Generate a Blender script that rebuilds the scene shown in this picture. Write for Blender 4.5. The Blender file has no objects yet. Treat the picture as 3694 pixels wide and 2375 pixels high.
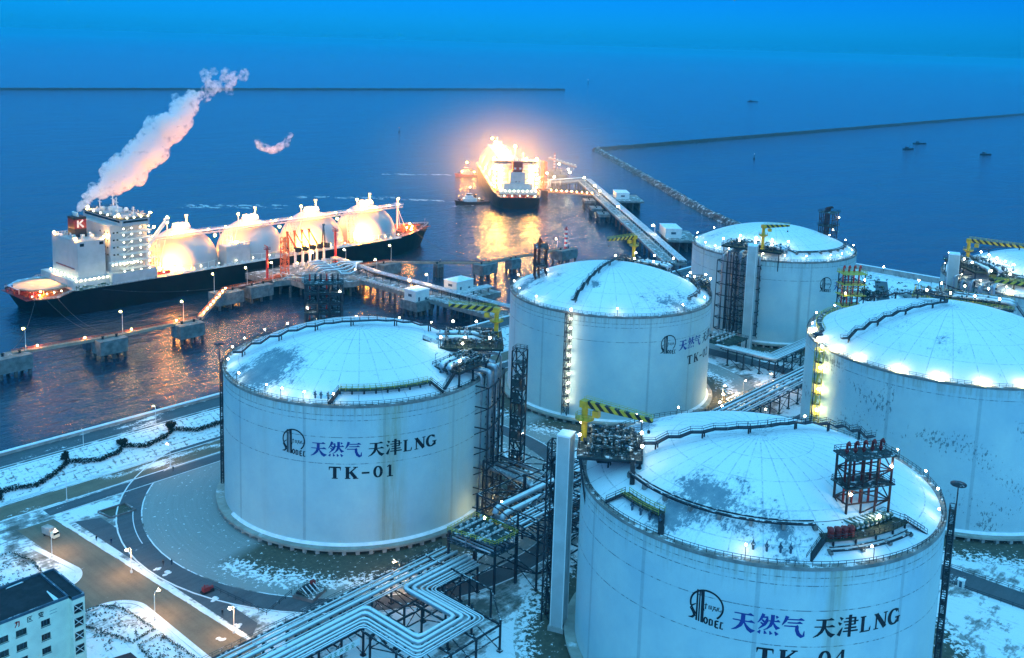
import bpy, math, random
from math import pi, sin, cos, radians as R_, sqrt, atan2, degrees, hypot, exp
from mathutils import Vector as V, Matrix
random.seed(7)
SC = bpy.context.scene
COL = SC.collection

# ---------------------------------------------------------------- camera
CAM_Z = 142.69
CAMERA = (-123.11, -329.17, CAM_Z)          # x runs along the shore, +y points out to sea, metres
HEAD, PITCH, ROLL = 41.5288, 8.80842, 1.764698
cd = bpy.data.cameras.new('camera')
cam = bpy.data.objects.new('camera', cd)
COL.objects.link(cam)
cd.sensor_width = 36.0
cd.lens = 36.0 * 3615.35 / 3694.0
cd.shift_y = -467.567 / 3694.0
cd.clip_start = 1.0
cd.clip_end = 60000.0
cam.matrix_world = (Matrix.Translation(CAMERA) @ Matrix.Rotation(R_(HEAD - 90), 4, 'Z')
                    @ Matrix.Rotation(R_(90 - PITCH), 4, 'X') @ Matrix.Rotation(R_(ROLL), 4, 'Z'))
SC.camera = cam

# ---------------------------------------------------------------- sky, light, exposure
SUN_EL, SUN_AZ = 9.0, 235.0
W = bpy.data.worlds.new('World')
SC.world = W
W.use_nodes = True
nt = W.node_tree
bg = nt.nodes['Background']
sky = nt.nodes.new('ShaderNodeTexSky')
sky.sky_type = 'NISHITA'
sky.sun_disc = False
sky.sun_elevation = R_(SUN_EL)
sky.sun_rotation = R_(90 - SUN_AZ)
sky.air_density = 1.3
sky.dust_density = 0.4
sky.ozone_density = 4.0
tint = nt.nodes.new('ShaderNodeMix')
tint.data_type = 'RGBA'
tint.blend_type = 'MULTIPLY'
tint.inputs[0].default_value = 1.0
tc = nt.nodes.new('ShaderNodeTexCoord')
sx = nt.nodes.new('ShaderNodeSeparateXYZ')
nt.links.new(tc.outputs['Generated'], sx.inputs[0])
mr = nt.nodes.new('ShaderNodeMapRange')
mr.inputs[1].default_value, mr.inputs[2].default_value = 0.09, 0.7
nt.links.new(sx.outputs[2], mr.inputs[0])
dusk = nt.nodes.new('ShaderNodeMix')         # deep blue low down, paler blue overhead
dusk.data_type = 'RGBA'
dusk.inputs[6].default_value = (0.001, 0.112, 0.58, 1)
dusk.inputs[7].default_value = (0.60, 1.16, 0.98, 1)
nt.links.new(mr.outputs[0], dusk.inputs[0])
low = nt.nodes.new('ShaderNodeValToRGB')     # sky brightness by height: band above view darkened to dim the sea, paler overhead
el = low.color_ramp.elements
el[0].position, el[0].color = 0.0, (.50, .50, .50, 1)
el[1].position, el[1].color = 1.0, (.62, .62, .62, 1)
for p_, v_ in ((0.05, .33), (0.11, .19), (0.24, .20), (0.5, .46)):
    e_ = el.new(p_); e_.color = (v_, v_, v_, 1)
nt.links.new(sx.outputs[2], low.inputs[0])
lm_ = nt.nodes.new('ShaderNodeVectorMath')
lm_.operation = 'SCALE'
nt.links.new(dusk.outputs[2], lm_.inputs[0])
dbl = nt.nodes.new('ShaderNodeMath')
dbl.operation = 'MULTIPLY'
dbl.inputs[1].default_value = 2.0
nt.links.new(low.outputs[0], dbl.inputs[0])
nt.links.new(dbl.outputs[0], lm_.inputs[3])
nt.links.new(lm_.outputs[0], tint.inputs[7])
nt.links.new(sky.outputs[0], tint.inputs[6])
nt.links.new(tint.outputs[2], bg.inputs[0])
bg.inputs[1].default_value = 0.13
sl = bpy.data.lights.new('sun', 'SUN')
sun = bpy.data.objects.new('sun', sl)
COL.objects.link(sun)
sl.energy = 0.05
sl.angle = R_(40)
sl.color = (0.35, 0.65, 1.0)
sun.rotation_euler = (R_(90 - SUN_EL), 0, R_(SUN_AZ + 90))
SC.view_settings.view_transform = 'Standard'
SC.view_settings.look = 'None'
SC.view_settings.exposure = 2.9
SC.view_settings.gamma = 1.0
SC.render.engine = 'CYCLES'
cy = SC.cycles
cy.use_denoising = True
cy.max_bounces = 8
cy.diffuse_bounces = 3
cy.glossy_bounces = 3
cy.transmission_bounces = 2
cy.volume_bounces = 6
cy.transparent_max_bounces = 8
cy.sample_clamp_indirect = 30.0
cy.caustics_reflective = False
cy.caustics_refractive = False

# ---------------------------------------------------------------- materials
def _n(t, k, **kw):
    n = t.nodes.new(k)
    for a, b in kw.items():
        setattr(n, a, b)
    return n

class NT:
    """small helper round a material node tree"""
    def __init__(s, name):
        s.m = bpy.data.materials.new(name)
        s.m.use_nodes = True
        s.t = s.m.node_tree
        s.b = s.t.nodes['Principled BSDF']
        s.out = s.t.nodes['Material Output']
    def put(s, sock, v):
        if isinstance(v, (int, float)):
            sock.default_value = v
        elif isinstance(v, tuple):
            sock.default_value = v if len(v) == len(sock.default_value) else (*v, 1)
        else:
            s.t.links.new(v, sock)
    def math(s, op, a, b=0.0, c=0.0):
        n = _n(s.t, 'ShaderNodeMath', operation=op)
        s.put(n.inputs[0], a); s.put(n.inputs[1], b); s.put(n.inputs[2], c)
        return n.outputs[0]
    def noise(s, vec, scale, detail=4.0, rough=0.55, dist=0.0):
        n = _n(s.t, 'ShaderNodeTexNoise')
        if vec is not None:
            s.put(n.inputs['Vector'], vec)
        n.inputs['Scale'].default_value = scale
        n.inputs['Detail'].default_value = detail
        n.inputs['Roughness'].default_value = rough
        n.inputs['Distortion'].default_value = dist
        return n.outputs[0]
    def ramp(s, v, a, b, lo=0.0, hi=1.0):
        n = _n(s.t, 'ShaderNodeMapRange')
        s.put(n.inputs[0], v)
        n.inputs[1].default_value, n.inputs[2].default_value = a, b
        n.inputs[3].default_value, n.inputs[4].default_value = lo, hi
        return n.outputs[0]
    def mix(s, f, a, b, mode='MIX'):
        n = _n(s.t, 'ShaderNodeMix', data_type='RGBA', blend_type=mode)
        s.put(n.inputs[0], f); s.put(n.inputs[6], a); s.put(n.inputs[7], b)
        return n.outputs[2]
    def pos(s):
        return _n(s.t, 'ShaderNodeNewGeometry').outputs['Position']
    def nz(s):
        g = _n(s.t, 'ShaderNodeNewGeometry')
        return s.xyz(g.outputs['Normal'])[2]
    def obj(s):
        return _n(s.t, 'ShaderNodeTexCoord').outputs['Object']
    def xyz(s, v):
        n = _n(s.t, 'ShaderNodeSeparateXYZ'); s.put(n.inputs[0], v)
        return n.outputs[0], n.outputs[1], n.outputs[2]
    def vec(s, x, y, z):
        n = _n(s.t, 'ShaderNodeCombineXYZ')
        s.put(n.inputs[0], x); s.put(n.inputs[1], y); s.put(n.inputs[2], z)
        return n.outputs[0]
    def scale(s, v, k):
        n = _n(s.t, 'ShaderNodeVectorMath', operation='MULTIPLY')
        s.put(n.inputs[0], v); n.inputs[1].default_value = k
        return n.outputs[0]
    def bump(s, h, strength, dist=0.1):
        n = _n(s.t, 'ShaderNodeBump')
        n.inputs['Strength'].default_value = strength
        n.inputs['Distance'].default_value = dist
        s.put(n.inputs['Height'], h)
        s.t.links.new(n.outputs[0], s.b.inputs['Normal'])
    def done(s, col, rough=0.7, metal=0.0, spec=0.4):
        s.put(s.b.inputs['Base Color'], col)
        s.put(s.b.inputs['Roughness'], rough)
        s.put(s.b.inputs['Metallic'], metal)
        s.b.inputs['Specular IOR Level'].default_value = spec
        return s.m

SNOW = (0.80, 0.83, 0.86)
def mat(name, col, rough=0.6, metal=0.0, var=0.25, scale=0.6, snow=None, snow_scale=0.5, spec=0.35):
    """painted or weathered surface; snow = noise threshold above which upward faces carry snow"""
    s = NT(name)
    p = s.pos()
    f = s.noise(p, scale, 5)
    dark = tuple(c * (1 - var) for c in col)
    c = s.mix(s.ramp(f, 0.35, 0.65), dark, tuple(min(1, x * (1 + var * 0.6)) for x in col))
    if snow is not None:
        up = s.ramp(s.nz(), 0.45, 0.8)
        g = s.ramp(s.noise(p, snow_scale, 6, 0.65), snow - 0.05, snow + 0.05)
        c = s.mix(s.math('MULTIPLY', up, g), c, SNOW)
    return s.done(c, rough, metal, spec)

def emit(name, col, strength):
    m = bpy.data.materials.new(name)
    m.use_nodes = True
    t = m.node_tree
    t.nodes.clear()
    e = t.nodes.new('ShaderNodeEmission')
    o = t.nodes.new('ShaderNodeOutputMaterial')
    e.inputs[0].default_value = (*col, 1)
    e.inputs[1].default_value = strength
    t.links.new(e.outputs[0], o.inputs[0])
    return m

EXQ = 0.165
M = {}
M['gear'] = mat('dark valve gear', (0.05, 0.065, 0.06), 0.5, 0.2, 0.4, 0.9, 0.56, 0.9)
M['steel'] = mat('dark steel', (0.018, 0.021, 0.028), 0.55, 0.0, 0.3, 0.8, 0.66)
M['steel_snow'] = mat('snowy steel', (0.012, 0.016, 0.024), 0.6, 0.0, 0.3, 0.8, 0.58, 0.8)
M['rust'] = mat('brown steel', (0.055, 0.022, 0.018), 0.6, 0.0, 0.35, 0.9)
M['blue_steel'] = mat('blue grey steel', (0.05, 0.09, 0.13), 0.5, 0.0, 0.3, 0.6, 0.60)
M['deck'] = mat('dark grating', (0.035, 0.05, 0.05), 0.8, 0.0, 0.4, 0.7, 0.60, 0.6)
M['deck_green'] = mat('green grating', (0.032, 0.045, 0.030), 0.8, 0.0, 0.4, 0.6, 0.66, 0.5)
M['yellow'] = mat('crane yellow', (0.62, 0.36, 0.02), 0.45, 0.0, 0.25, 0.6)
M['yellow_rail'] = mat('yellow rail paint', (0.50, 0.42, 0.05), 0.5, 0.0, 0.2, 0.6)
M['pipe'] = mat('pipe cladding', (0.42, 0.45, 0.48), 0.35, 0.5, 0.2, 0.5, 0.36, 0.7)
M['pipe_bare'] = mat('bare pipe cladding', (0.32, 0.36, 0.40), 0.32, 0.6, 0.25, 0.7, 0.55, 0.5)
M['pipe_green'] = mat('green pipe', (0.10, 0.16, 0.12), 0.45, 0.2, 0.3, 0.5, 0.5, 0.5)
M['red'] = mat('red paint', (0.55, 0.03, 0.02), 0.45, 0.0, 0.2, 0.8)
M['red_dark'] = mat('dark red paint', (0.22, 0.02, 0.02), 0.5, 0.0, 0.3, 0.8)
M['orange'] = mat('orange red paint', (0.60, 0.13, 0.04), 0.5, 0.0, 0.25, 0.8)
M['white'] = mat('white paint', (0.74, 0.74, 0.72), 0.45, 0.0, 0.08, 0.5)
M['white_snow'] = mat('pale cladding', (0.46, 0.47, 0.47), 0.5, 0.0, 0.2, 0.4, 0.48)
M['ship_white'] = mat('ship white paint', (0.46, 0.46, 0.46), 0.45, 0.0, 0.1, 0.25)
M['jetty_concrete'] = mat('weathered jetty concrete', (0.17, 0.18, 0.18), 0.85, 0.0, 0.4, 0.35, 0.66, 0.4)
M['concrete'] = mat('concrete', (0.36, 0.36, 0.34), 0.85, 0.0, 0.3, 0.35)
M['concrete_snow'] = mat('snow dusted concrete', (0.22, 0.21, 0.20), 0.85, 0.0, 0.35, 0.3, 0.58, 0.35)
M['concrete_dark'] = mat('damp concrete', (0.15, 0.15, 0.15), 0.8, 0.0, 0.4, 0.3, 0.58, 0.3)
M['pile'] = mat('pile', (0.09, 0.085, 0.08), 0.8, 0.0, 0.4, 0.7)
M['black'] = mat('black rubber', (0.012, 0.012, 0.014), 0.7, 0.0, 0.3, 1.0)
M['hull'] = mat('black hull paint', (0.007, 0.005, 0.006), 0.6, 0.0, 0.4, 0.12, None, 0.5, 0.08)
M['hull_red'] = mat('red boot topping', (0.12, 0.02, 0.015), 0.5, 0.0, 0.4, 0.2)
M['ship_deck'] = mat('ship deck', (0.16, 0.075, 0.055), 0.75, 0.0, 0.4, 0.3, 0.62, 0.3)
M['helideck'] = mat('helideck paint', (0.42, 0.30, 0.22), 0.7, 0.0, 0.2, 0.3)
M['glass'] = mat('dark glass', (0.012, 0.018, 0.022), 0.12, 0.0, 0.3, 0.3, None, 0.5, 0.6)
M['leaf'] = mat('dark evergreen', (0.012, 0.022, 0.014), 0.9, 0.0, 0.5, 1.5)
M['leaf_snow'] = mat('dusted evergreen', (0.018, 0.03, 0.02), 0.9, 0.0, 0.5, 1.2, 0.6, 1.5)
M['twig'] = mat('bare twigs', (0.04, 0.032, 0.024), 0.9, 0.0, 0.4, 1.5)
M['bark'] = mat('bark', (0.03, 0.024, 0.018), 0.9, 0.0, 0.4, 2)
M['rock'] = mat('rock', (0.055, 0.05, 0.045), 0.9, 0.0, 0.5, 0.5)
M['rock_snow'] = mat('snow dusted rock', (0.085, 0.08, 0.075), 0.9, 0.0, 0.5, 0.3, 0.56, 0.25)
M['roof_dark'] = mat('bitumen roof', (0.018, 0.020, 0.026), 0.9, 0.0, 0.35, 0.6, 0.70, 0.12)
M['facade'] = mat('cream render', (0.74, 0.74, 0.60), 0.8, 0.0, 0.12, 0.3)
M['skin'] = mat('skin', (0.35, 0.20, 0.14), 0.6)
M['cloth'] = mat('dark clothing', (0.02, 0.022, 0.03), 0.9)
M['ink_blue'] = mat('blue lettering', (0.015, 0.035, 0.22), 0.6, 0, 0.15)
M['ink_black'] = mat('black lettering', (0.006, 0.006, 0.012), 0.6, 0, 0.15)
M['funnel'] = mat('funnel red', (0.24, 0.010, 0.012), 0.45, 0, 0.2, 0.5)
M['asphalt'] = None
LAMPW = (1.0, 0.86, 0.58)
M['lamp'] = emit('lamp glow', LAMPW, 60 * EXQ)
M['lamp_roof'] = emit('roof lamp glow', (1.0, 0.95, 0.66), 75 * EXQ)
M['lamp_t5'] = emit('bright roof floodlight', (1.0, 0.85, 0.36), 210 * EXQ)
M['lamp_street'] = emit('street lamp glow', (1.0, 0.55, 0.20), 600 * EXQ)
M['lamp_cool'] = emit('ship deck lamp', (1.0, 0.96, 0.56), 12 * EXQ)
M['lamp_sodium'] = emit('sodium floodlight', (1.0, 0.33, 0.03), 800 * EXQ)
M['lamp_far'] = emit('far sodium floodlight', (1.0, 0.45, 0.08), 600 * EXQ)
M['lamp_foot'] = emit('warm foot light', (1.0, 0.80, 0.42), 170 * EXQ)
M['lamp_jetty'] = emit('jetty lamp', (1.0, 0.5, 0.12), 330 * EXQ)
M['lamp_outer'] = emit('outer jetty lamp', (1.0, 0.85, 0.5), 120 * EXQ)
M['lamp_red'] = emit('red beacon', (1.0, 0.05, 0.03), 14 * EXQ)
M['lamp_buoy'] = emit('buoy light', (0.9, 1.0, 0.8), 5 * EXQ)
M['lamp_green'] = emit('green light', (0.1, 1.0, 0.35), 12 * EXQ)

def stripes(name, a, b, period, k=(1, 1, 1), duty=0.5):
    s = NT(name)
    x, y, z = s.xyz(s.obj())
    v = s.math('ADD', s.math('ADD', s.math('MULTIPLY', x, k[0]), s.math('MULTIPLY', y, k[1])), s.math('MULTIPLY', z, k[2]))
    f = s.math('GREATER_THAN', s.math('FRACT', s.math('ADD', s.math('DIVIDE', v, period), 100.0)), duty)
    n = s.ramp(s.noise(s.pos(), 0.8, 4), 0.3, 0.7, 0.75, 1.1)
    c = s.mix(f, a, b)
    return s.done(s.mix(1.0, c, n, 'MULTIPLY'), 0.5)
M['hazard'] = stripes('yellow and black stripes', (0.60, 0.40, 0.03), (0.010, 0.010, 0.012), 2.6, (1, 0, 1.1))
M['beacon'] = stripes('red and white bands', (0.36, 0.02, 0.03), (0.78, 0.76, 0.74), 3.2, (0, 0, 1))

# ---------------------------------------------------------------- mesh building
class MB:
    def __init__(s):
        s.v, s.f, s.sm, s.mi = [], [], [], []
        s.k = 0
    def add(s, vs, fs, smooth=False):
        o = len(s.v)
        s.v += [tuple(p) for p in vs]
        for f in fs:
            s.f.append([i + o for i in f]); s.sm.append(smooth); s.mi.append(s.k)
        return s
    def box(s, c, d, rz=0.0):
        x, y, z = d[0] / 2, d[1] / 2, d[2] / 2
        cr, sr = cos(rz), sin(rz)
        vs = [(c[0] + a * x * cr - b * y * sr, c[1] + a * x * sr + b * y * cr, c[2] + e * z)
              for e in (-1, 1) for a, b in ((-1, -1), (1, -1), (1, 1), (-1, 1))]
        return s.add(vs, [(3, 2, 1, 0), (4, 5, 6, 7), (0, 1, 5, 4), (1, 2, 6, 5), (2, 3, 7, 6), (3, 0, 4, 7)])
    def beam(s, p, q, w=0.3, h=None):
        h = h or w
        p, q = V(p), V(q)
        d = (q - p)
        if d.length < 1e-6:
            return s
        d.normalize()
        u = d.cross(V((0, 0, 1)))
        if u.length < 1e-3:
            u = V((1, 0, 0))
        u.normalize()
        n = u.cross(d)
        vs = []
        for c in (p, q):
            for a, b in ((-1, -1), (1, -1), (1, 1), (-1, 1)):
                vs.append(c + u * (a * w / 2) + n * (b * h / 2))
        return s.add(vs, [(3, 2, 1, 0), (4, 5, 6, 7), (0, 1, 5, 4), (1, 2, 6, 5), (2, 3, 7, 6), (3, 0, 4, 7)])
    def path(s, pts, r, n=8, closed=False, r2=None):
        pts = [V(p) for p in pts]
        m = len(pts)
        rings = []
        for i, p in enumerate(pts):
            a = pts[(i - 1) % m] if (i or closed) else None
            b = pts[(i + 1) % m] if (i < m - 1 or closed) else None
            d1 = (p - a).normalized() if a is not None else (b - p).normalized()
            d2 = (b - p).normalized() if b is not None else d1
            d = (d1 + d2)
            d = d.normalized() if d.length > 1e-4 else d1
            k = 1.0 / max(0.5, d.dot(d1))
            u = d.cross(V((0, 0, 1)))
            if u.length < 1e-2:
                u = d.cross(V((0.3, 1, 0)))
            u.normalize()
            w = u.cross(d)
            rr = r if r2 is None else r + (r2 - r) * i / (m - 1)
            rings.append([p + (u * cos(t) + w * sin(t)) * rr * k for t in [2 * pi * j / n for j in range(n)]])
        vs = [x for g in rings for x in g]
        fs = []
        for i in range(m if closed else m - 1):
            a, b = i * n, ((i + 1) % m) * n
            for j in range(n):
                fs.append((a + j, a + (j + 1) % n, b + (j + 1) % n, b + j))
        s.add(vs, fs, True)
        if not closed:
            s.add(rings[0], [tuple(reversed(range(n)))])
            s.add(rings[-1], [tuple(range(n))])
        return s
    def tube(s, p, q, r, n=8, r2=None):
        return s.path([p, q], r, n, False, r2)
    def lathe(s, c, prof, n=48, smooth=True, a0=0.0, a1=2 * pi):
        full = abs(a1 - a0 - 2 * pi) < 1e-6
        m = n if full else n + 1
        vs = []
        for r, z in prof:
            for j in range(m):
                t = a0 + (a1 - a0) * j / n
                vs.append((c[0] + r * cos(t), c[1] + r * sin(t), c[2] + z))
        fs = []
        for i in range(len(prof) - 1):
            for j in range(n):
                k = (j + 1) % m
                fs.append((i * m + j, i * m + k, (i + 1) * m + k, (i + 1) * m + j))
        return s.add(vs, fs, smooth)
    def prism(s, pts, z0, z1):
        n = len(pts)
        vs = [(x, y, z0) for x, y in pts] + [(x, y, z1) for x, y in pts]
        return s.add(vs, [tuple(reversed(range(n))), tuple(range(n, 2 * n))] +
                     [(i, (i + 1) % n, n + (i + 1) % n, n + i) for i in range(n)])
    def sheet(s, pts, z):
        return s.add([(p[0], p[1], p[2] if len(p) > 2 else z) for p in pts], [tuple(range(len(pts)))])
    def ball(s, c, r, n=8, m=5, sq=(1, 1, 1)):
        vs = [(c[0], c[1], c[2] - r * sq[2])]
        for i in range(1, m):
            t = -pi / 2 + pi * i / m
            for j in range(n):
                a = 2 * pi * j / n
                vs.append((c[0] + r * cos(t) * cos(a) * sq[0], c[1] + r * cos(t) * sin(a) * sq[1], c[2] + r * sin(t) * sq[2]))
        vs.append((c[0], c[1], c[2] + r * sq[2]))
        fs = [(0, 1 + (j + 1) % n, 1 + j) for j in range(n)]
        for i in range(m - 2):
            a, b = 1 + i * n, 1 + (i + 1) * n
            fs += [(a + j, a + (j + 1) % n, b + (j + 1) % n, b + j) for j in range(n)]
        e = len(vs) - 1
        fs += [(1 + (m - 2) * n + j, 1 + (m - 2) * n + (j + 1) % n, e) for j in range(n)]
        return s.add(vs, fs, True)
    def rail(s, pts, h=1.1, step=1.8, t=0.07, closed=False):
        """handrail: posts and two rails along a polyline"""
        P = [V(p) for p in pts]
        if closed:
            P.append(P[0])
        for a, b in zip(P, P[1:]):
            L = (b - a).length
            k = max(1, round(L / step))
            for i in range(k + 1):
                p = a.lerp(b, i / k)
                s.beam(p, p + V((0, 0, h)), t)
            for z in (h, h * 0.55):
                s.beam(a + V((0, 0, z)), b + V((0, 0, z)), t)
        return s
    def lattice(s, legs, z0, z1, step, w=0.25, bw=0.16, cross=True):
        """braced frame on upright legs given in plan order"""
        n = len(legs)
        for x, y in legs:
            s.beam((x, y, z0), (x, y, z1), w)
        k = max(1, round((z1 - z0) / step))
        for i in range(k):
            a, b = z0 + (z1 - z0) * i / k, z0 + (z1 - z0) * (i + 1) / k
            for j in range(n):
                p, q = legs[j], legs[(j + 1) % n]
                s.beam((*p, b), (*q, b), bw)
                if cross:
                    if (i + j) % 2:
                        p, q = q, p
                    s.beam((*p, a), (*q, b), bw * 0.8)
        return s
    def mesh(s, name, mats, off=(0, 0, 0)):
        me = bpy.data.meshes.new(name)
        me.from_pydata([(x - off[0], y - off[1], z - off[2]) for x, y, z in s.v], [], s.f)
        for m in mats:
            me.materials.append(m)
        me.polygons.foreach_set('use_smooth', s.sm)
        me.polygons.foreach_set('material_index', s.mi)
        me.update()
        return me

def link(name, data, parent=None):
    o = bpy.data.objects.new(name, data)
    COL.objects.link(o)
    if parent is not None:
        o.parent = parent
    return o

ROOT = {}
def root_of(o):
    while o.parent is not None:
        o = o.parent
    return o

def tag(o, label=None, cat=None, group=None, kind=None):
    if label: o['label'] = label
    if cat: o['category'] = cat
    if group: o['group'] = group
    if kind: o['kind'] = kind
    return o

def thing(name, label, cat, loc, group=None):
    o = link(name, None)
    o.empty_display_size = 1
    o.location = loc
    return tag(o, label, cat, group)

def part(mb, name, m, parent, label=None):
    """one mesh built in world coordinates, hung under its thing (or under a part of it)"""
    r = root_of(parent)
    ms = [M[k] if isinstance(k, str) else k for k in (m if isinstance(m, (list, tuple)) else [m])]
    o = link(name, mb.mesh(name, ms, r.location), parent)
    if label: o['label'] = label
    return o

def solo(mb, name, m, label, cat, loc=(0, 0, 0), group=None, kind=None):
    ms = [M[k] if isinstance(k, str) else k for k in (m if isinstance(m, (list, tuple)) else [m])]
    o = link(name, mb.mesh(name, ms, loc))
    o.location = loc
    return tag(o, label, cat, group, kind)

def struct(mb, name, m):
    return solo(mb, name, m, None, None, (0, 0, 0), None, 'structure')

def child_copy(src, parent, off):
    """a further part of the same kind; its mesh data is shared"""
    c = src.copy()
    COL.objects.link(c)
    c.parent = parent
    c.location = V(src.location) + V(off)
    for ch in list(src.children):
        g = ch.copy()
        COL.objects.link(g)
        g.parent = c
    return c

def dup(src, loc, rz=0.0, label=None):
    r = src.copy()
    COL.objects.link(r)
    r.location = loc
    r.rotation_euler = (0, 0, rz)
    if label: r['label'] = label
    for ch in list(src.children):
        c = ch.copy()
        COL.objects.link(c)
        c.parent = r
        for g in list(ch.children):
            d = g.copy()
            COL.objects.link(d)
            d.parent = c
    return r

def pol(c, r, deg, z=None):
    t = R_(deg)
    p = (c[0] + r * cos(t), c[1] + r * sin(t))
    return p if z is None else (*p, z)

def arc(c, r, a, b, z, n=None):
    n = n or max(2, int(abs(b - a) / 3))
    return [pol(c, r, a + (b - a) * i / n, z) for i in range(n + 1)]
# ================================================================ the setting
SEA = -4.0
def sea_material():
    s = NT('sea water')
    p = s.pos()
    w1 = s.noise(s.scale(p, (0.16, 0.34, 0.3)), 1.0, 3, 0.6, 0.4)
    w2 = s.noise(s.scale(p, (0.55, 0.8, 0.6)), 1.0, 3, 0.6, 0.3)
    w3 = s.noise(s.scale(p, (0.012, 0.02, 0.02)), 1.0, 3, 0.6)
    w4 = s.noise(s.scale(p, (0.03, 0.075, 0.05)), 1.0, 3, 0.6, 0.6)
    h = s.math('ADD', s.math('MULTIPLY', w4, 2.6), s.math('ADD', s.math('MULTIPLY', w1, 1.2), s.math('MULTIPLY', w2, 0.5)))
    s.bump(s.math('MULTIPLY', h, s.ramp(w3, 0.3, 0.7, 0.6, 1.3)), 1.0, 0.52)
    c = s.mix(s.ramp(w3, 0.35, 0.7), (0.012, 0.022, 0.040), (0.022, 0.036, 0.060))
    m = s.done(c, 0.10, 0.0, 0.4)
    s.b.inputs['IOR'].default_value = 1.333
    return m
M['sea'] = sea_material()
b = MB()
b.sheet([(-9000, -9000), (26000, -9000), (26000, 26000), (-9000, 26000)], SEA)
struct(b, 'sea', 'sea')

def ground_material():
    s = NT('snowy ground')
    p = s.pos()
    n1 = s.noise(p, 0.045, 6, 0.62)
    n2 = s.noise(p, 0.35, 5, 0.7)
    n3 = s.noise(s.scale(p, (0.9, 0.18, 1)), 1.0, 4, 0.7)
    n4 = s.noise(s.scale(p, (0.25, 0.9, 1)), 0.5, 5, 0.7)
    grass = s.mix(s.ramp(n2, 0.3, 0.7), (0.075, 0.082, 0.075), (0.15, 0.145, 0.125))
    m = s.math('ADD', s.math('MULTIPLY', n1, 0.8), s.math('ADD', s.math('MULTIPLY', n2, 0.30), s.math('MULTIPLY', n4, 0.35)))
    f = s.ramp(m, 0.66, 0.72)
    thin = s.ramp(m, 0.60, 0.74, 0.0, 0.55)
    f = s.math('MULTIPLY', f, s.ramp(n3, 0.30, 0.44, 0.6, 1.0))
    return s.done(s.mix(s.math('MAXIMUM', f, thin), grass, SNOW), 0.9)
M['ground'] = ground_material()

def road_material(name, base, dark, thr, sc=0.06, track=(0.02, 0.5, 1)):
    """worn paving with broken snow patches drawn out along x"""
    s = NT(name)
    p = s.pos()
    n1 = s.noise(s.scale(p, (0.5, 1.4, 1)), sc, 6, 0.65)
    n2 = s.noise(p, 1.6, 5, 0.7)
    n3 = s.noise(p, 0.16, 5, 0.6)
    c = s.mix(s.ramp(n3, 0.3, 0.7), dark, base)
    c = s.mix(s.ramp(n2, 0.3, 0.75, 0.0, 0.35), c, tuple(min(1, x * 1.5) for x in base))
    tr = s.noise(s.scale(p, track), 1.0, 4, 0.6)
    c = s.mix(s.ramp(tr, 0.42, 0.72, 0.0, 0.35), c, tuple(x * 0.55 for x in dark))
    m = s.math('ADD', n1, s.math('MULTIPLY', s.math('SUBTRACT', n2, 0.5), 0.28))
    return s.done(s.mix(s.ramp(m, thr, thr + 0.05), c, SNOW), 0.85)
M['road'] = road_material('brown worn asphalt', (0.20, 0.155, 0.105), (0.13, 0.10, 0.07), 0.72)
M['road_snowy'] = road_material('snowy brown asphalt', (0.20, 0.155, 0.105), (0.13, 0.10, 0.07), 0.56)
M['road_blue'] = road_material('grey asphalt', (0.09, 0.105, 0.118), (0.06, 0.07, 0.082), 0.64)
M['pad'] = road_material('pale tank apron', (0.34, 0.37, 0.38), (0.26, 0.29, 0.30), 0.74, 0.03)
M['pad_dark'] = road_material('mossy dark gravel', (0.075, 0.075, 0.05), (0.04, 0.045, 0.035), 0.66, 0.05)
M['path_snow'] = mat('trodden snow', (0.72, 0.75, 0.80), 0.9, 0, 0.25, 0.3)
M['snow'] = mat('fresh snow', SNOW, 0.9, 0, 0.12, 0.4)
M['kerb'] = mat('snowy kerb', (0.40, 0.40, 0.40), 0.85, 0, 0.3, 0.3, 0.36, 0.3)
M['paint'] = mat('road paint', (0.62, 0.62, 0.60), 0.8, 0, 0.4, 1.2)

def slope_material():
    s = NT('planted bank')
    p = s.pos()
    x, y, z = s.xyz(p)
    n = s.noise(p, 0.5, 6, 0.75)
    cx = s.math('ABSOLUTE', s.math('SUBTRACT', s.math('FRACT', s.math('DIVIDE', x, 2.3)), 0.5))
    cy_ = s.math('ABSOLUTE', s.math('SUBTRACT', s.math('FRACT', s.math('DIVIDE', y, 1.5)), 0.5))
    g = s.math('ADD', s.math('MAXIMUM', cx, cy_), s.math('MULTIPLY', s.math('SUBTRACT', n, 0.5), 2.0))
    f = s.ramp(g, 0.42, 0.62, 0.0, 0.8)
    return s.done(s.mix(f, SNOW, (0.07, 0.062, 0.048)), 0.95)
M['slope'] = slope_material()

LAND_X0, LAND_X1 = -420.0, 527.0
b = MB()
b.sheet([(LAND_X0, -900), (LAND_X1, -900), (LAND_X1, -25), (LAND_X0, -25)], 0.0)
b.prism([(LAND_X0, -900), (LAND_X1, -900), (LAND_X1, -0.5), (LAND_X0, -0.5)], -5.5, -0.02)
struct(b, 'ground', 'ground')
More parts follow.
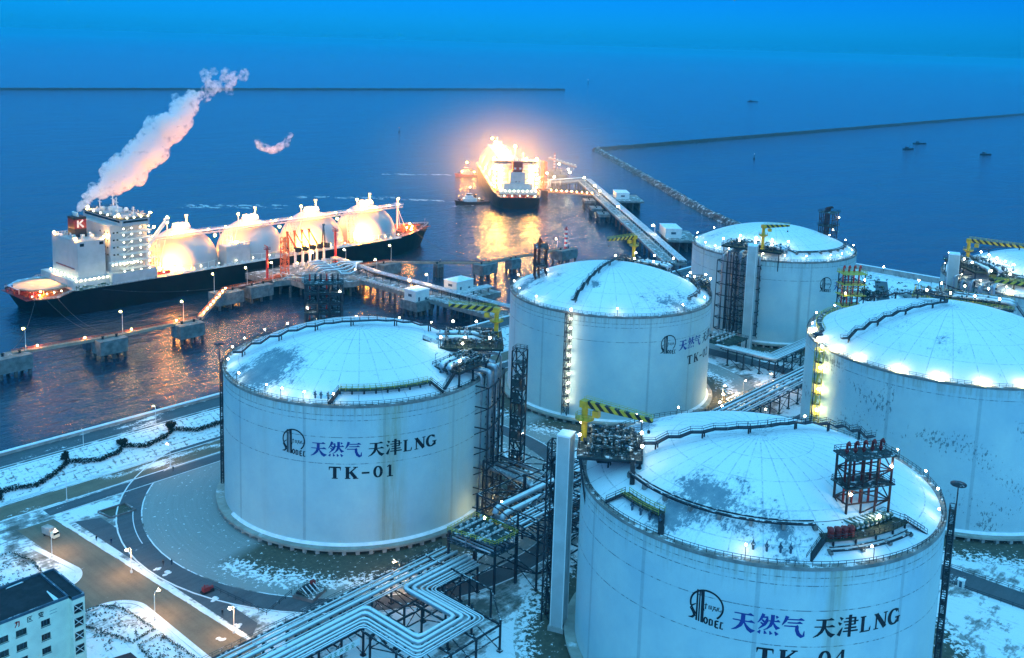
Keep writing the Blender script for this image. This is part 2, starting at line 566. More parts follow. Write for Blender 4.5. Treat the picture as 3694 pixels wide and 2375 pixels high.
# embankment: coast road on top, planted bank falling to the yard
b = MB()
b.sheet([(LAND_X0, -12.5, 4.7), (LAND_X1, -12.5, 4.7), (LAND_X1, -1.0, 4.7), (LAND_X0, -1.0, 4.7)], 0)
b.prism([(LAND_X0, -12.4), (LAND_X1, -12.4), (LAND_X1, -0.3), (LAND_X0, -0.3)], -0.01, 4.68)
struct(b, 'embankment', 'concrete_dark')
b = MB()
b.sheet([(LAND_X0, -9.6), (LAND_X1, -9.6), (LAND_X1, -1.6), (LAND_X0, -1.6)], 4.712)
struct(b, 'coast_road', 'road_blue')
b = MB()
b.sheet([(LAND_X0, -25, 0.02), (LAND_X1, -25, 0.02), (LAND_X1, -12.5, 4.7), (LAND_X0, -12.5, 4.7)], 0)
struct(b, 'planted_bank', 'slope')
b = MB()
b.box(((LAND_X0 + LAND_X1) / 2, -10.1, 4.79), (LAND_X1 - LAND_X0, 0.35, 0.2))
b.box(((LAND_X0 + LAND_X1) / 2, -11.9, 4.76), (LAND_X1 - LAND_X0, 0.9, 0.12))
struct(b, 'coast_road_kerb', 'kerb')
b = MB()
b.k = 0
b.box(((LAND_X0 + LAND_X1) / 2, -0.6, 2.6), (LAND_X1 - LAND_X0, 0.9, 6.2))
b.k = 1
b.box(((LAND_X0 + LAND_X1) / 2, -0.6, 5.86), (LAND_X1 - LAND_X0, 1.3, 0.3))
solo(b, 'sea_wall', ['concrete', 'snow'], 'long low sea wall with snow on its cap along the water', 'wall')
b = MB()
b.box((LAND_X1 + 0.5, -460, 0.9), (1.2, 880, 5.0))
b.k = 1
b.box((LAND_X1 + 0.5, -460, 3.5), (2.2, 880, 0.25))
solo(b, 'shore_wall', ['concrete', 'snow'], 'snow capped shore wall beyond the waste ground at the far right', 'wall')
b = MB()
b.sheet([(LAND_X1 - 16, -900), (LAND_X1 - 2, -900), (LAND_X1 - 2, -14), (LAND_X1 - 16, -14)], 0.012)
struct(b, 'shore_road', 'path_snow')

# riprap at the foot of the wall
rng = random.Random(3)
b = MB()
def rock(b, x, y, z, r, rng):
    k = rng.uniform(0.7, 1.25)
    b.ball((x, y, z), r, 5, 4, (k, rng.uniform(0.7, 1.2), rng.uniform(0.5, 0.8)))
for i in range(1500):
    x = rng.uniform(-200, 300)
    y = abs(rng.gauss(0, 1)) * 4.0 + 0.6
    rock(b, x, y, SEA + 0.05 + max(0, 1.2 - y * 0.25), rng.uniform(0.35, 1.0), rng)
for i in range(1100):
    x, y = rng.gauss(82, 12), rng.gauss(12.5, 3.6)
    rock(b, x, y, SEA, rng.uniform(0.25, 0.8), rng)
solo(b, 'shore_rocks', 'rock', 'dark riprap boulders lying in the shallow water along the sea wall', 'rocks', kind='stuff')

# yard roads and aprons -------------------------------------------------
def sheet(name, m, pts, z):
    b = MB(); b.sheet(pts, z); return struct(b, name, m)
sheet('shore_path', 'path_snow', [(LAND_X0, -26.6), (LAND_X1 - 20, -26.6), (LAND_X1 - 20, -24.2), (LAND_X0, -24.2)], 0.016)
sheet('yard_road', 'road_snowy', [(-420, -36.5), (500, -36.5), (500, -28.2), (-420, -28.2)], 0.047)
sheet('yard_footway', 'road_blue', [(-3, -43.5), (500, -43.5), (500, -38.3), (-3, -38.3)], 0.051)
b = MB()
for y in (-27.4, -37.4):
    b.box((40, y, 0.07), (920, 0.5, 0.16))
b.box((250, -43.9, 0.06), (500, 0.3, 0.14))
struct(b, 'road_kerb', 'kerb')
# the access road running inland on the left, with its side turning
def rounded(cx, cy, r, a, bb, n=10):
    return [pol((cx, cy), r, a + (bb - a) * i / n) for i in range(n + 1)]
M['road_in'] = road_material('brown worn access asphalt', (0.20, 0.155, 0.105), (0.13, 0.10, 0.07), 0.70, 0.06, (0.55, 0.03, 1))
sheet('access_road', 'road_in', [(-3.2, -46), (2.2, -143), (-6.8, -165), (-7.6, -138)] + rounded(-16, -108, 7.5, 0, 90, 8) +
      [(-60, -100.5), (-60, -84.5)] + rounded(-18, -78.5, 6, -90, 0, 8) + [(-13.6, -46)], 0.028)
sheet('parking_strip', 'road_blue', [(0.2, -52), (6.9, -55), (7.8, -134), (3.4, -138)], 0.024)
b = MB()
for i in range(30):
    a, c = i / 30, (i + 1) / 30
    p = (-2.5 + 5.2 * a, -48 - 92 * a); q = (-2.5 + 5.2 * c, -48 - 92 * c)
    b.beam((*p, 0.08), (*q, 0.08), 1.1 + 0.35 * sin(i * 1.7), 0.16)
struct(b, 'kerb', 'snow')
b = MB()
pts = [(-8.4, -138)] + rounded(-16, -108, 8.2, 2, 90, 9) + [(-34, -99.7)]
for p, q in zip(pts, pts[1:]):
    b.beam((*p, 0.07), (*q, 0.07), 1.3, 0.15)
pts = [(-60, -85.2)] + rounded(-18, -78.5, 6.6, -90, 0, 9) + [(-14.6, -58)]
for p, q in zip(pts, pts[1:]):
    b.beam((*p, 0.07), (*q, 0.07), 1.6, 0.15)
struct(b, 'road_verge', 'snow')
sheet('verge_ground', 'ground', [(-22, -78), (-17, -64), (-18, -55), (-40, -55), (-40, -84)], 0.03)

T = {1: (74.35, -92.04), 2: (208.6, -91.5), 3: (353.7, -90.4), 4: (85.2, -224.9), 5: (221.2, -223.1), 6: (357.0, -223.0)}
TR = {1: 41.5, 2: 41.5, 3: 41.5, 4: 41.5, 5: 45.96, 6: 45.96}
TH = {1: 42.83, 2: 42.83, 3: 42.83, 4: 42.83, 5: 47.49, 6: 47.49}
BASE_Z = 2.0
def apron_material(name, a0, a1, moss):
    """pale paving round a tank; towards the front it turns to mossy gravel with broken snow along its edge"""
    s = NT(name)
    p = s.obj()
    x, y, z = s.xyz(p)
    r = s.math('SQRT', s.math('ADD', s.math('MULTIPLY', x, x), s.math('MULTIPLY', y, y)))
    ang = s.math('ARCTAN2', y, x)
    n1 = s.noise(p, 0.09, 6, 0.7); n2 = s.noise(p, 0.7, 5, 0.7); n3 = s.noise(s.vec(s.math('MULTIPLY', r, 1.2), s.math('MULTIPLY', ang, 3.0), 0.0), 1.0, 4, 0.6)
    c = s.mix(s.ramp(n3, 0.3, 0.7), (0.255, 0.275, 0.265), (0.30, 0.32, 0.31))
    c = s.mix(s.ramp(n2, 0.35, 0.7, 0.0, 0.3), c, (0.22, 0.25, 0.25))
    w = s.math('ADD', s.math('MULTIPLY', s.math('SUBTRACT', n1, 0.5), 14.0), s.math('MULTIPLY', s.math('SUBTRACT', n2, 0.5), 4.0))
    inner = s.ramp(s.math('ADD', r, w), moss, moss + 1.5, 1.0, 0.0)
    side = s.math('MULTIPLY', s.ramp(ang, R_(a0), R_(a0 + 6)), s.ramp(ang, R_(a1), R_(a1 + 6), 1.0, 0.0))
    f = s.math('MULTIPLY', inner, side)
    m = s.mix(s.ramp(n2, 0.3, 0.7), (0.05, 0.052, 0.038), (0.115, 0.108, 0.072))
    c = s.mix(f, c, m)
    band = s.math('MULTIPLY', s.ramp(s.math('ABSOLUTE', s.math('SUBTRACT', s.math('ADD', r, w), moss + 1.0)), 1.0, 6.0, 1.0, 0.0), side)
    sn = s.ramp(s.math('ADD', n2, s.math('MULTIPLY', band, 0.16)), 0.62, 0.66)
    return s.done(s.mix(sn, c, SNOW), 0.85)
for i in range(1, 7):
    c, R = T[i], TR[i]
    am = apron_material('apron %d' % i, -172, -8, R + 15) if i == 1 else apron_material('apron %d' % i, -179, 170, R + 12)
    b = MB(); b.lathe((*c, 0.034), [(R - 1, 0), (R + (24 if i < 4 else 15), 0)], 72, False)
    solo(b, 'tank_apron', [am], None, None, (*c, 0.034), None, 'structure')
    if i == 1:
        b = MB(); b.lathe((*c, 0.038), [(R + 24.4, 0), (R + 31, 0)], 72, False); struct(b, 'ring_road', 'road_blue')
        b = MB()
        b.lathe((*c, 0.0), [(R + 31.1, 0.0), (R + 31.1, 0.15), (R + 31.5, 0.15), (R + 31.5, 0.0)], 72, False)
        struct(b, 'ring_kerb', 'kerb')
# the sunken basin
b = MB()
pb = [(7.8, -51.3), (16.1, -51.5), (16.3, -57.6), (8.7, -57.5)]
b.sheet(pb, 0.05)
b2 = MB()
for p, q in zip(pb, pb[1:] + pb[:1]):
    b2.beam((*p, 0.25), (*q, 0.25), 0.5, 0.5)
t = thing('settling_basin', 'dark four sided basin with a low rim on the snowy lawn', 'basin', (12, -54.5, 0))
part(b, 'basin_floor', 'pad_dark', t); part(b2, 'rim', 'concrete_dark', t)
b = MB()
for k in range(5):
    x0 = 10 + k * 1.2
b.lathe((T[1][0], T[1][1], 0.05), [(68, 0), (68.25, 0)], 40, False, R_(148), R_(168))
struct(b, 'lawn_edging', 'kerb')
# crossing yard roads between the tank rows
sheet('cross_road', 'road_blue', [(151, -340), (160, -340), (160, -172), (151, -172)], 0.044)
sheet('cross_road', 'road_blue', [(284, -340), (293, -340), (293, -45), (284, -45)], 0.044)
sheet('mid_road', 'road_blue', [(100, -163), (480, -163), (480, -170), (100, -170)], 0.050)
# ================================================================ painted writing
GL = {
 'tian': [[(.10,.85,.05),(.66,.85,.06),(.78,.88,.12),(.92,.83,.03)], [(.04,.52,.05),(.70,.52,.06),(.83,.55,.12),(.98,.49,.03)],
          [(.48,.85,.17),(.47,.52,.17),(.37,.29,.14),(.2,.12,.09),(.01,.02,.03)], [(.52,.50,.05),(.60,.33,.1),(.72,.17,.16),(.84,.09,.19),(1.0,.14,.03)]],
 'ran': [[(.26,1.0,.14),(.18,.8,.11),(.08,.64,.06),(.01,.56,.03)], [(.22,.84,.06),(.42,.86,.11),(.42,.7,.14),(.32,.5,.12),(.06,.26,.03)],
         [(.2,.72,.07),(.3,.62,.1)], [(.14,.58,.06),(.27,.50,.09)], [(.5,.70,.05),(.82,.70,.06),(.9,.73,.11),(1.0,.68,.03)],
         [(.66,1.0,.16),(.66,.7,.16),(.58,.48,.13),(.44,.32,.06),(.28,.23,.03)], [(.68,.66,.05),(.77,.49,.11),(.86,.38,.17),(1.0,.40,.03)],
         [(.80,.96,.06),(.88,.87,.13)], [(.15,.21,.05),(.07,.06,.15)], [(.33,.21,.05),(.38,.06,.14)], [(.56,.21,.05),(.63,.06,.14)], [(.78,.21,.05),(.9,.06,.16)]],
 'qi': [[(.22,1.0,.15),(.15,.78,.12),(.01,.55,.03)], [(.2,.85,.05),(.70,.85,.06),(.80,.88,.12),(.95,.83,.03)], [(.24,.69,.05),(.66,.69,.06),(.75,.72,.11),(.88,.67,.03)],
        [(.1,.53,.05),(.6,.53,.06),(.70,.55,.12)], [(.65,.55,.14),(.65,.36,.15),(.73,.16,.16),(.86,.06,.15),(.95,.09,.1),(.97,.32,.03)]],
 'jin': [[(.07,.94,.05),(.2,.82,.14)], [(.01,.7,.05),(.14,.58,.14)], [(.05,.06,.16),(.11,.2,.14),(.22,.44,.04)], [(.34,.86,.06),(.86,.86,.07)], [(.83,.88,.1),(.83,.53,.1)],
         [(.26,.70,.06),(1.0,.70,.06)], [(.34,.55,.06),(.86,.55,.06)], [(.32,.39,.06),(.92,.39,.08)], [(.25,.24,.06),(1.0,.24,.08)], [(.58,1.02,.15),(.58,-.04,.14)]],
 'L': [[(.28,.98,.2),(.28,.02,.2)], [(.06,.97,.06),(.52,.97,.06)], [(.06,.03,.06),(.88,.03,.06)], [(.86,.03,.06),(.88,.16,.1),(.93,.32,.02)]],
 'N': [[(.18,.97,.08),(.18,.03,.08)], [(.16,.98,.2),(.84,.04,.22)], [(.85,.97,.08),(.85,.03,.08)], [(.0,.97,.05),(.3,.97,.05)], [(.02,.03,.05),(.36,.03,.05)], [(.68,.97,.05),(1.0,.97,.05)]],
 'T': [[(.04,.95,.09),(.96,.95,.09)], [(.07,.96,.1),(.04,.68,.02)], [(.93,.96,.1),(.96,.68,.02)], [(.5,.96,.22),(.5,.04,.22)], [(.26,.03,.06),(.74,.03,.06)]],
 'K': [[(.24,.97,.2),(.24,.03,.2)], [(.05,.97,.06),(.46,.97,.06)], [(.05,.03,.06),(.46,.03,.06)], [(.86,.95,.08),(.36,.46,.08)], [(.46,.58,.19),(.86,.04,.2)], [(.66,.97,.06),(1.0,.97,.06)], [(.64,.03,.06),(1.04,.03,.06)]],
 '-': [[(.1,.47,.12),(.9,.47,.12)]],
 '1': [[(.52,.98,.2),(.52,.03,.2)], [(.22,.82,.04),(.50,.97,.12)], [(.22,.03,.06),(.82,.03,.06)]],
 '2': [[(.2,.72,.17),(.24,.88,.11),(.48,.96,.07),(.72,.86,.16),(.76,.7,.19),(.6,.42,.12),(.18,.08,.05)], [(.16,.07,.13),(.84,.07,.13)], [(.9,.3,.03),(.84,.08,.12)]],
 '3': [[(.2,.8,.15),(.45,.96,.07),(.72,.84,.16),(.70,.64,.14),(.42,.53,.06)], [(.42,.53,.06),(.74,.42,.16),(.78,.24,.18),(.5,.03,.07),(.18,.16,.16)]],
 '4': [[(.66,.98,.18),(.66,.03,.18)], [(.64,.96,.07),(.08,.32,.07)], [(.06,.31,.1),(.96,.31,.1)], [(.44,.03,.05),(.88,.03,.05)]],
 '5': [[(.24,.95,.1),(.8,.95,.12)], [(.26,.95,.08),(.22,.55,.07)], [(.22,.52,.06),(.5,.6,.08),(.76,.48,.17),(.78,.24,.18),(.5,.03,.07),(.18,.14,.16)]],
}
def _ell(cx, cy, rx, ry, a, b, wx, wy, n=22):
    o = []
    for i in range(n + 1):
        t = R_(a + (b - a) * i / n)
        o.append((cx + rx * cos(t), cy + ry * sin(t), wy + (wx - wy) * abs(cos(t))))
    return o
GL['0'] = [_ell(.5, .5, .3, .44, 0, 360, .19, .07)]
GL['G'] = [_ell(.5, .5, .36, .44, 42, 318, .2, .07), [(.6, .42, .06), (1.02, .42, .06)], [(.84, .42, .17), (.84, .08, .15)], [(.80, .93, .05), (.86, .66, .04)]]
# round emblem with tall strokes and small letters
GL['emblem'] = [_ell(.5, .575, .47, .42, -48, 198, .05, .05, 34), [(.225, .97, .045), (.225, .06, .05)], [(.295, .98, .035), (.295, .05, .04)],
    [(.385, .99, .075), (.385, .62, .085), (.39, .04, .08)], [(.33, .96, .03), (.42, .40, .06)], [(.19, .54, .025), (.09, .47, .04), (.04, .38, .05), (.12, .29, .07), (.165, .19, .075), (.10, .12, .06), (-.01, .10, .02)],
    [(.06, .46, .03), (.13, .34, .05), (.2, .24, .05)],
    _ell(.50, .13, .048, .085, 0, 360, .045, .04, 12), [(.61, .20, .045), (.61, .02, .045)], [(.61, .20, .045), (.69, .18, .045), (.69, .04, .045), (.61, .03, .045)],
    [(.78, .19, .05), (.78, .0, .05)], [(.78, .19, .04), (.87, .19, .04)], [(.78, .10, .035), (.85, .10, .035)], [(.78, .0, .04), (.87, .0, .04)],
    [(1.0, .17, .045), (.94, .19, .045), (.92, .0, .045), (1.0, .0, .045)],
    [(.44, .58, .02), (.53, .60, .02)], [(.485, .64, .02), (.475, .46, .03)], [(.57, .58, .022), (.57, .49, .022), (.65, .50, .022), (.64, .59, .022), (.57, .58, .022)], [(.60, .56, .02), (.62, .51, .02)],
    [(.68, .58, .022), (.77, .58, .022)], [(.73, .58, .022), (.67, .44, .022)], [(.71, .52, .022), (.77, .53, .022), (.76, .47, .022)], [(.82, .59, .022), (.79, .47, .022)], [(.86, .60, .022), (.83, .50, .022), (.91, .48, .022), (.92, .53, .022)]]
GL['qu'] = [[(.1, .92, .08), (.9, .92, .08)], [(.14, .92, .08), (.14, .06, .08), (.95, .06, .08)], [(.3, .74, .07), (.75, .26, .09)], [(.75, .76, .08), (.3, .26, .07)]]
GL['bian'] = [[(.45, 1, .09), (.55, .88, .09)], [(.08, .84, .08), (.92, .84, .08)], [(.4, .84, .08), (.3, .55, .08)], [(.6, .84, .08), (.62, .56, .08)], [(.2, .75, .08), (.1, .58, .08)],
              [(.78, .75, .08), (.9, .6, .08)], [(.15, .45, .08), (.8, .45, .08), (.6, .2, .08), (.1, 0, .06)], [(.3, .38, .08), (.55, .16, .1), (.92, .0, .09)]]
GL['dao'] = [[(.1, .8, .1), (.85, .8, .1), (.8, .15, .1), (.65, .08, .08)], [(.45, .95, .1), (.4, .5, .1), (.1, .05, .08)]]

def strokes(mb, g, fmap, seg=0.12, bold=1.0):
    """lay the strokes of one sign through fmap(x, y) -> point"""
    for st in GL[g]:
        pts = []
        for (x0, y0, w0), (x1, y1, w1) in zip(st, st[1:]):
            n = max(1, int(hypot(x1 - x0, y1 - y0) / seg))
            for i in range(n):
                k = i / n
                pts.append((x0 + (x1 - x0) * k, y0 + (y1 - y0) * k, w0 + (w1 - w0) * k))
        pts.append(st[-1])
        pts = [(x, y, w * bold) for x, y, w in pts]
        vs = []
        for i, (x, y, w) in enumerate(pts):
            a, c = pts[max(0, i - 1)], pts[min(len(pts) - 1, i + 1)]
            dx, dy = c[0] - a[0], c[1] - a[1]
            L = hypot(dx, dy) or 1
            nx, ny = -dy / L, dx / L
            vs += [fmap(x + nx * w / 2, y + ny * w / 2), fmap(x - nx * w / 2, y - ny * w / 2)]
        mb.add(vs, [(2 * i, 2 * i + 1, 2 * i + 3, 2 * i + 2) for i in range(len(pts) - 1)])

def on_cyl(c, R, a0, a1, z0, z1, lift=0.04):
    def f(x, y):
        t = R_(a0 + (a1 - a0) * x)
        return (c[0] + (R + lift) * cos(t), c[1] + (R + lift) * sin(t), z0 + (z1 - z0) * y)
    return f

def tank_writing(root, i, off, row2):
    c, R = T[i], TR[i]
    k = 41.5 / R
    def put(mb, g, a0, a1, z0, z1, lift=0.04):
        strokes(mb, g, on_cyl(c, R, off + a0, off + a1, z0, z1, lift), 0.12, 1.3 if g in 'LNGTK-0123456789' else 1.08)
    b = MB(); put(b, 'emblem', -160.4, -150.6, 27.6, 35.0)
    part(b, 'emblem', 'ink_black', root)
    b = MB()
    for n, (g, a, e) in enumerate((('tian', -148.4, -142.0), ('ran', -141.5, -135.4), ('qi', -135.0, -128.6))):
        put(b, g, a, e, 28.0, 32.5, 0.04 + n * 0.003)
    part(b, 'blue_lettering', 'ink_blue', root)
    b = MB()
    for n, (g, a, e, z0, z1) in enumerate((('tian', -126.3, -120.0, 28.0, 32.5), ('jin', -119.3, -113.1, 28.0, 32.5), ('L', -112.7, -108.7, 28.4, 31.8),
                                           ('N', -107.9, -103.0, 28.4, 31.8), ('G', -102.9, -97.9, 28.3, 31.9))):
        put(b, g, a, e, z0, z1, 0.04 + n * 0.003)
    part(b, 'black_lettering', 'ink_black', root)
    b = MB()
    for n, (g, a, e) in enumerate((('T', -141.3, -136.5), ('K', -135.3, -130.1), ('-', -129.0, -125.3), ('0', -124.6, -120.2), (row2, -119.8, -115.8))):
        put(b, g, a, e, 21.7, 25.2, 0.04 + n * 0.003)
    part(b, 'tank_number', 'ink_black', root)

# ================================================================ storage tanks
def wall_material(name, H, seams, stains=(), peel=0.0, band_z=()):
    """painted concrete: lift joints, form seams, drip streaks under the rim, stains; object space, tank centre as origin"""
    s = NT(name)
    p = s.obj()
    x, y, z = s.xyz(p)
    ang = s.math('ARCTAN2', y, x)
    u = s.math('MULTIPLY', ang, 41.5)
    uz = s.vec(u, z, 0.0)
    n1 = s.noise(p, 0.06, 5, 0.6)
    n2 = s.noise(p, 0.9, 4, 0.7)
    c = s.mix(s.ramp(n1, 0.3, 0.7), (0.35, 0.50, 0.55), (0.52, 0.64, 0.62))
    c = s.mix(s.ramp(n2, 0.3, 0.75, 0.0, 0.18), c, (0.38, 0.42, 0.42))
    streak = s.noise(s.scale(uz, (0.9, 0.05, 1)), 1.0, 4, 0.75)
    f = s.math('MULTIPLY', s.ramp(streak, 0.50, 0.68), s.ramp(z, H - 7.0, H - 0.3, 0.0, 0.55))
    c = s.mix(f, c, (0.20, 0.19, 0.15))
    f = s.math('MULTIPLY', s.ramp(streak, 0.40, 0.62), s.math('GREATER_THAN', z, H - 3.0))
    c = s.mix(s.math('MULTIPLY', f, 0.35), c, (0.30, 0.30, 0.24))
    dots = s.ramp(s.noise(s.scale(uz, (0.9, 0.2, 1)), 1.0, 3, 0.6), 0.45, 0.55, 0.15, 0.9)
    for zz in band_z:
        f = s.math('LESS_THAN', s.math('ABSOLUTE', s.math('SUBTRACT', z, zz)), 0.10)
        c = s.mix(s.math('MULTIPLY', f, dots), c, (0.10, 0.13, 0.15))
    for a in seams:
        d = s.math('ABSOLUTE', s.math('SUBTRACT', ang, R_(a)))
        f = s.ramp(d, 0.009, 0.012, 0.55, 0.0)
        c = s.mix(s.math('MULTIPLY', f, s.ramp(n2, 0.3, 0.7, 0.6, 1.0)), c, (0.22, 0.29, 0.32))
    for a, w, colr, k in stains:
        d = s.math('ABSOLUTE', s.math('SUBTRACT', ang, R_(a)))
        f = s.ramp(d, R_(w) * 0.15, R_(w), 1.0, 0.0)
        ns = s.noise(s.scale(uz, (0.35, 0.035, 1)), 1.0, 5, 0.7)
        c = s.mix(s.math('MULTIPLY', f, s.ramp(ns, 0.30, 0.70, 0.0, k)), c, colr)
    if peel:
        zone = s.noise(s.scale(uz, (0.045, 0.06, 1)), 1.0, 2, 0.5)
        pn = s.noise(s.scale(uz, (1.3, 0.55, 1)), 1.0, 4, 0.7)
        f = s.ramp(s.math('ADD', pn, s.math('MULTIPLY', s.math('SUBTRACT', zone, 0.5), 1.0)), peel, peel + 0.03)
        c = s.mix(s.math('MULTIPLY', f, 0.75), c, (0.07, 0.10, 0.12))
    return s.done(c, 0.75)

def roof_material(name, R, patches, thr=0.35, sect=36):
    """snow on a steel dome: plate seams show as thin melted lines, bare patches where the wind has scoured"""
    s = NT(name)
    p = s.obj()
    x, y, z = s.xyz(p)
    r = s.math('SQRT', s.math('ADD', s.math('MULTIPLY', x, x), s.math('MULTIPLY', y, y)))
    ang = s.math('ARCTAN2', y, x)
    n1 = s.noise(p, 0.20, 7, 0.75)
    n2 = s.noise(s.scale(p, (0.8, 1.3, 0.9)), 1.0, 5, 0.75)
    n3 = s.noise(p, 0.03, 3, 0.5)
    m = s.math('ADD', s.math('MULTIPLY', n1, 0.55), s.math('MULTIPLY', n2, 0.45))
    for px, py, rad, k in patches:
        d = s.math('SQRT', s.math('ADD', s.math('POWER', s.math('SUBTRACT', x, px), 2.0), s.math('POWER', s.math('SUBTRACT', y, py), 2.0)))
        m = s.math('SUBTRACT', m, s.ramp(d, 0.0, rad, k, 0.0))
    bare = s.ramp(m, thr - 0.02, thr + 0.03, 1.0, 0.0)
    g = s.math('ABSOLUTE', s.math('SUBTRACT', s.math('FRACT', s.math('ADD', s.math('MULTIPLY', ang, sect / (2 * pi)), 100.5)), 0.5))
    gm = s.math('MULTIPLY', g, s.math('MULTIPLY', r, 2 * pi / sect))
    l1 = s.math('LESS_THAN', gm, 0.15)
    q = s.math('ABSOLUTE', s.math('SUBTRACT', s.math('FRACT', s.math('DIVIDE', r, 8.2)), 0.5))
    l2 = s.math('LESS_THAN', q, 0.016)
    ln = s.math('MULTIPLY', s.math('MAXIMUM', l1, l2), s.ramp(n2, 0.44, 0.60, 0.06, 0.62))
    steel = s.mix(s.ramp(n1, 0.35, 0.65), (0.13, 0.20, 0.25), (0.25, 0.31, 0.34))
    snow = s.mix(s.ramp(n3, 0.35, 0.65), (0.74, 0.77, 0.80), (0.84, 0.86, 0.88))
    thin = s.ramp(m, thr + 0.02, thr + 0.10, 0.45, 0.0)
    c = s.mix(thin, snow, (0.42, 0.48, 0.52))
    c = s.mix(ln, c, (0.16, 0.22, 0.26))
    c = s.mix(bare, c, steel)
    return s.done(c, 0.7)

M['slab'] = mat('base slab concrete', (0.34, 0.33, 0.29), 0.85, 0, 0.25, 0.25, 0.64, 0.12)

def zroof(i, r):
    R, H = TR[i] - 1.2, TH[i]
    rise = 10.9 if i < 5 else 12.6
    rho = (R * R + rise * rise) / (2 * rise)
    return H + 0.15 + sqrt(max(0, rho * rho - min(r, R) ** 2)) - (rho - rise)

def lamp_on(parent, pos, h, lm='lamp_roof', r=0.34, arm=(0, 0), name='roof_lamp'):
    b = MB()
    b.beam(pos, (pos[0], pos[1], pos[2] + h), 0.12)
    if arm != (0, 0):
        b.beam((pos[0], pos[1], pos[2] + h), (pos[0] + arm[0], pos[1] + arm[1], pos[2] + h + 0.2), 0.1)
    p = part(b, name, 'steel', parent)
    b = MB()
    b.ball((pos[0] + arm[0], pos[1] + arm[1], pos[2] + h + 0.15), r, 8, 5)
    part(b, 'lamp_glass', lm, p)
    return p

def stairway(mb, pts, w=1.2, rail=True, legs=None):
    """walkway or stair flight ribbon on short legs"""
    P = [V(p) for p in pts]
    for a, c in zip(P, P[1:]):
        d = (c - a); d.z = 0
        if d.length < 1e-3:
            continue
        d.normalize()
        n = V((-d.y, d.x, 0)) * (w / 2)
        mb.beam(a, c, w, 0.28)
        if rail:
            for sgn in (1, -1):
                k = max(1, round((c - a).length / 2.2))
                for j in range(k + 1):
                    p = a.lerp(c, j / k) + n * sgn
                    mb.beam(p, p + V((0, 0, 1.2)), 0.08)
                for z in (1.2, 0.65):
                    mb.beam(a + n * sgn + V((0, 0, z)), c + n * sgn + V((0, 0, z)), 0.08)
    if legs:
        for a in P[1::4]:
            g = legs(a)
            mb.beam((a.x, a.y, g), (a.x, a.y, a.z), 0.3)
            d = 0.9
            mb.beam((a.x + d, a.y, g), (a.x + d, a.y, a.z - 0.1), 0.25)

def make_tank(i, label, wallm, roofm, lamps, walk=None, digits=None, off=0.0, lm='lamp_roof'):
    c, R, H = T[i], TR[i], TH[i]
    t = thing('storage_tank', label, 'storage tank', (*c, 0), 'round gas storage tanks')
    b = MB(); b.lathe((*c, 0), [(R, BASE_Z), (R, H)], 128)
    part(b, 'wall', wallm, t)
    b = MB()
    prof = [(R + 0.15, H - 0.6), (R + 0.15, H + 0.15), (R - 1.2, H + 0.15)]
    b.lathe((*c, 0), prof, 128, False)
    part(b, 'rim', 'concrete_snow', t)
    b = MB()
    n = 26
    b.lathe((*c, 0), [(max(0.01, (R - 1.2) * (1 - k / n)), zroof(i, (R - 1.2) * (1 - k / n))) for k in range(n + 1)], 128)
    part(b, 'dome_roof', roofm, t)
    b = MB()
    b.lathe((*c, 0), [(R - 2, 1.25), (R + 2.6, 1.25), (R + 2.6, BASE_Z - 0.1), (R + 0.02, BASE_Z)], 112, False)
    part(b, 'base_slab', 'slab', t)
    b = MB()
    b.lathe((*c, 0), [(R + 0.9, BASE_Z - 0.05), (R + 0.6, BASE_Z + 0.35), (R + 0.01, BASE_Z + 0.6)], 112, True, R_(168), R_(312))
    part(b, 'snow_ledge', 'snow', t)
    if i in (1, 2, 3, 5):
        first = None
        for k in range(36):
            a = 150 + k * 5.0
            q = pol(c, R + 1.6, a)
            if first is None:
                b = MB(); b.box((*q, 0.64), (1.1, 1.1, 1.26), R_(a)); first = part(b, 'pile', 'concrete', t); f0 = q
            else:
                child_copy(first, t, (q[0] - f0[0], q[1] - f0[1], 0))
    b = MB()
    n = 150
    ring = arc(c, R - 0.25, 0, 360, H + 0.15, n)[:-1]
    b.rail(ring, 1.15, 2.0, 0.085, True)
    part(b, 'roof_railing', 'steel', t)
    for a in lamps:
        q = pol(c, R - 0.8, a, H + 0.15)
        lamp_on(t, q, 2.6, lm, 0.24, (cos(R_(a + 180)) * 0.7, sin(R_(a + 180)) * 0.7))
    if walk:
        b = MB()
        stairway(b, walk, 1.3, True, lambda p: zroof(i, hypot(p.x - c[0], p.y - c[1])) - 0.1)
        part(b, 'dome_walkway', 'steel', t)
    if digits:
        tank_writing(t, i, off, digits)
    return t

def dome_walk(i, a0, a1, n=7, lift=1.5, r0=None):
    """over the crown from bearing a0 to bearing a1: flat landings joined by flights"""
    c = T[i]
    out = []
    R = TR[i] - 3.0
    for sgn, a in ((0, a0), (1, a1)):
        seg = []
        for k in range(n):
            r = R * (1 - k / n)
            r2 = R * (1 - (k + 0.5) / n)
            z = zroof(i, r2) + lift
            seg += [pol(c, r, a, z), pol(c, r2, a, z)]
        out += seg if sgn == 0 else list(reversed(seg))
    return out

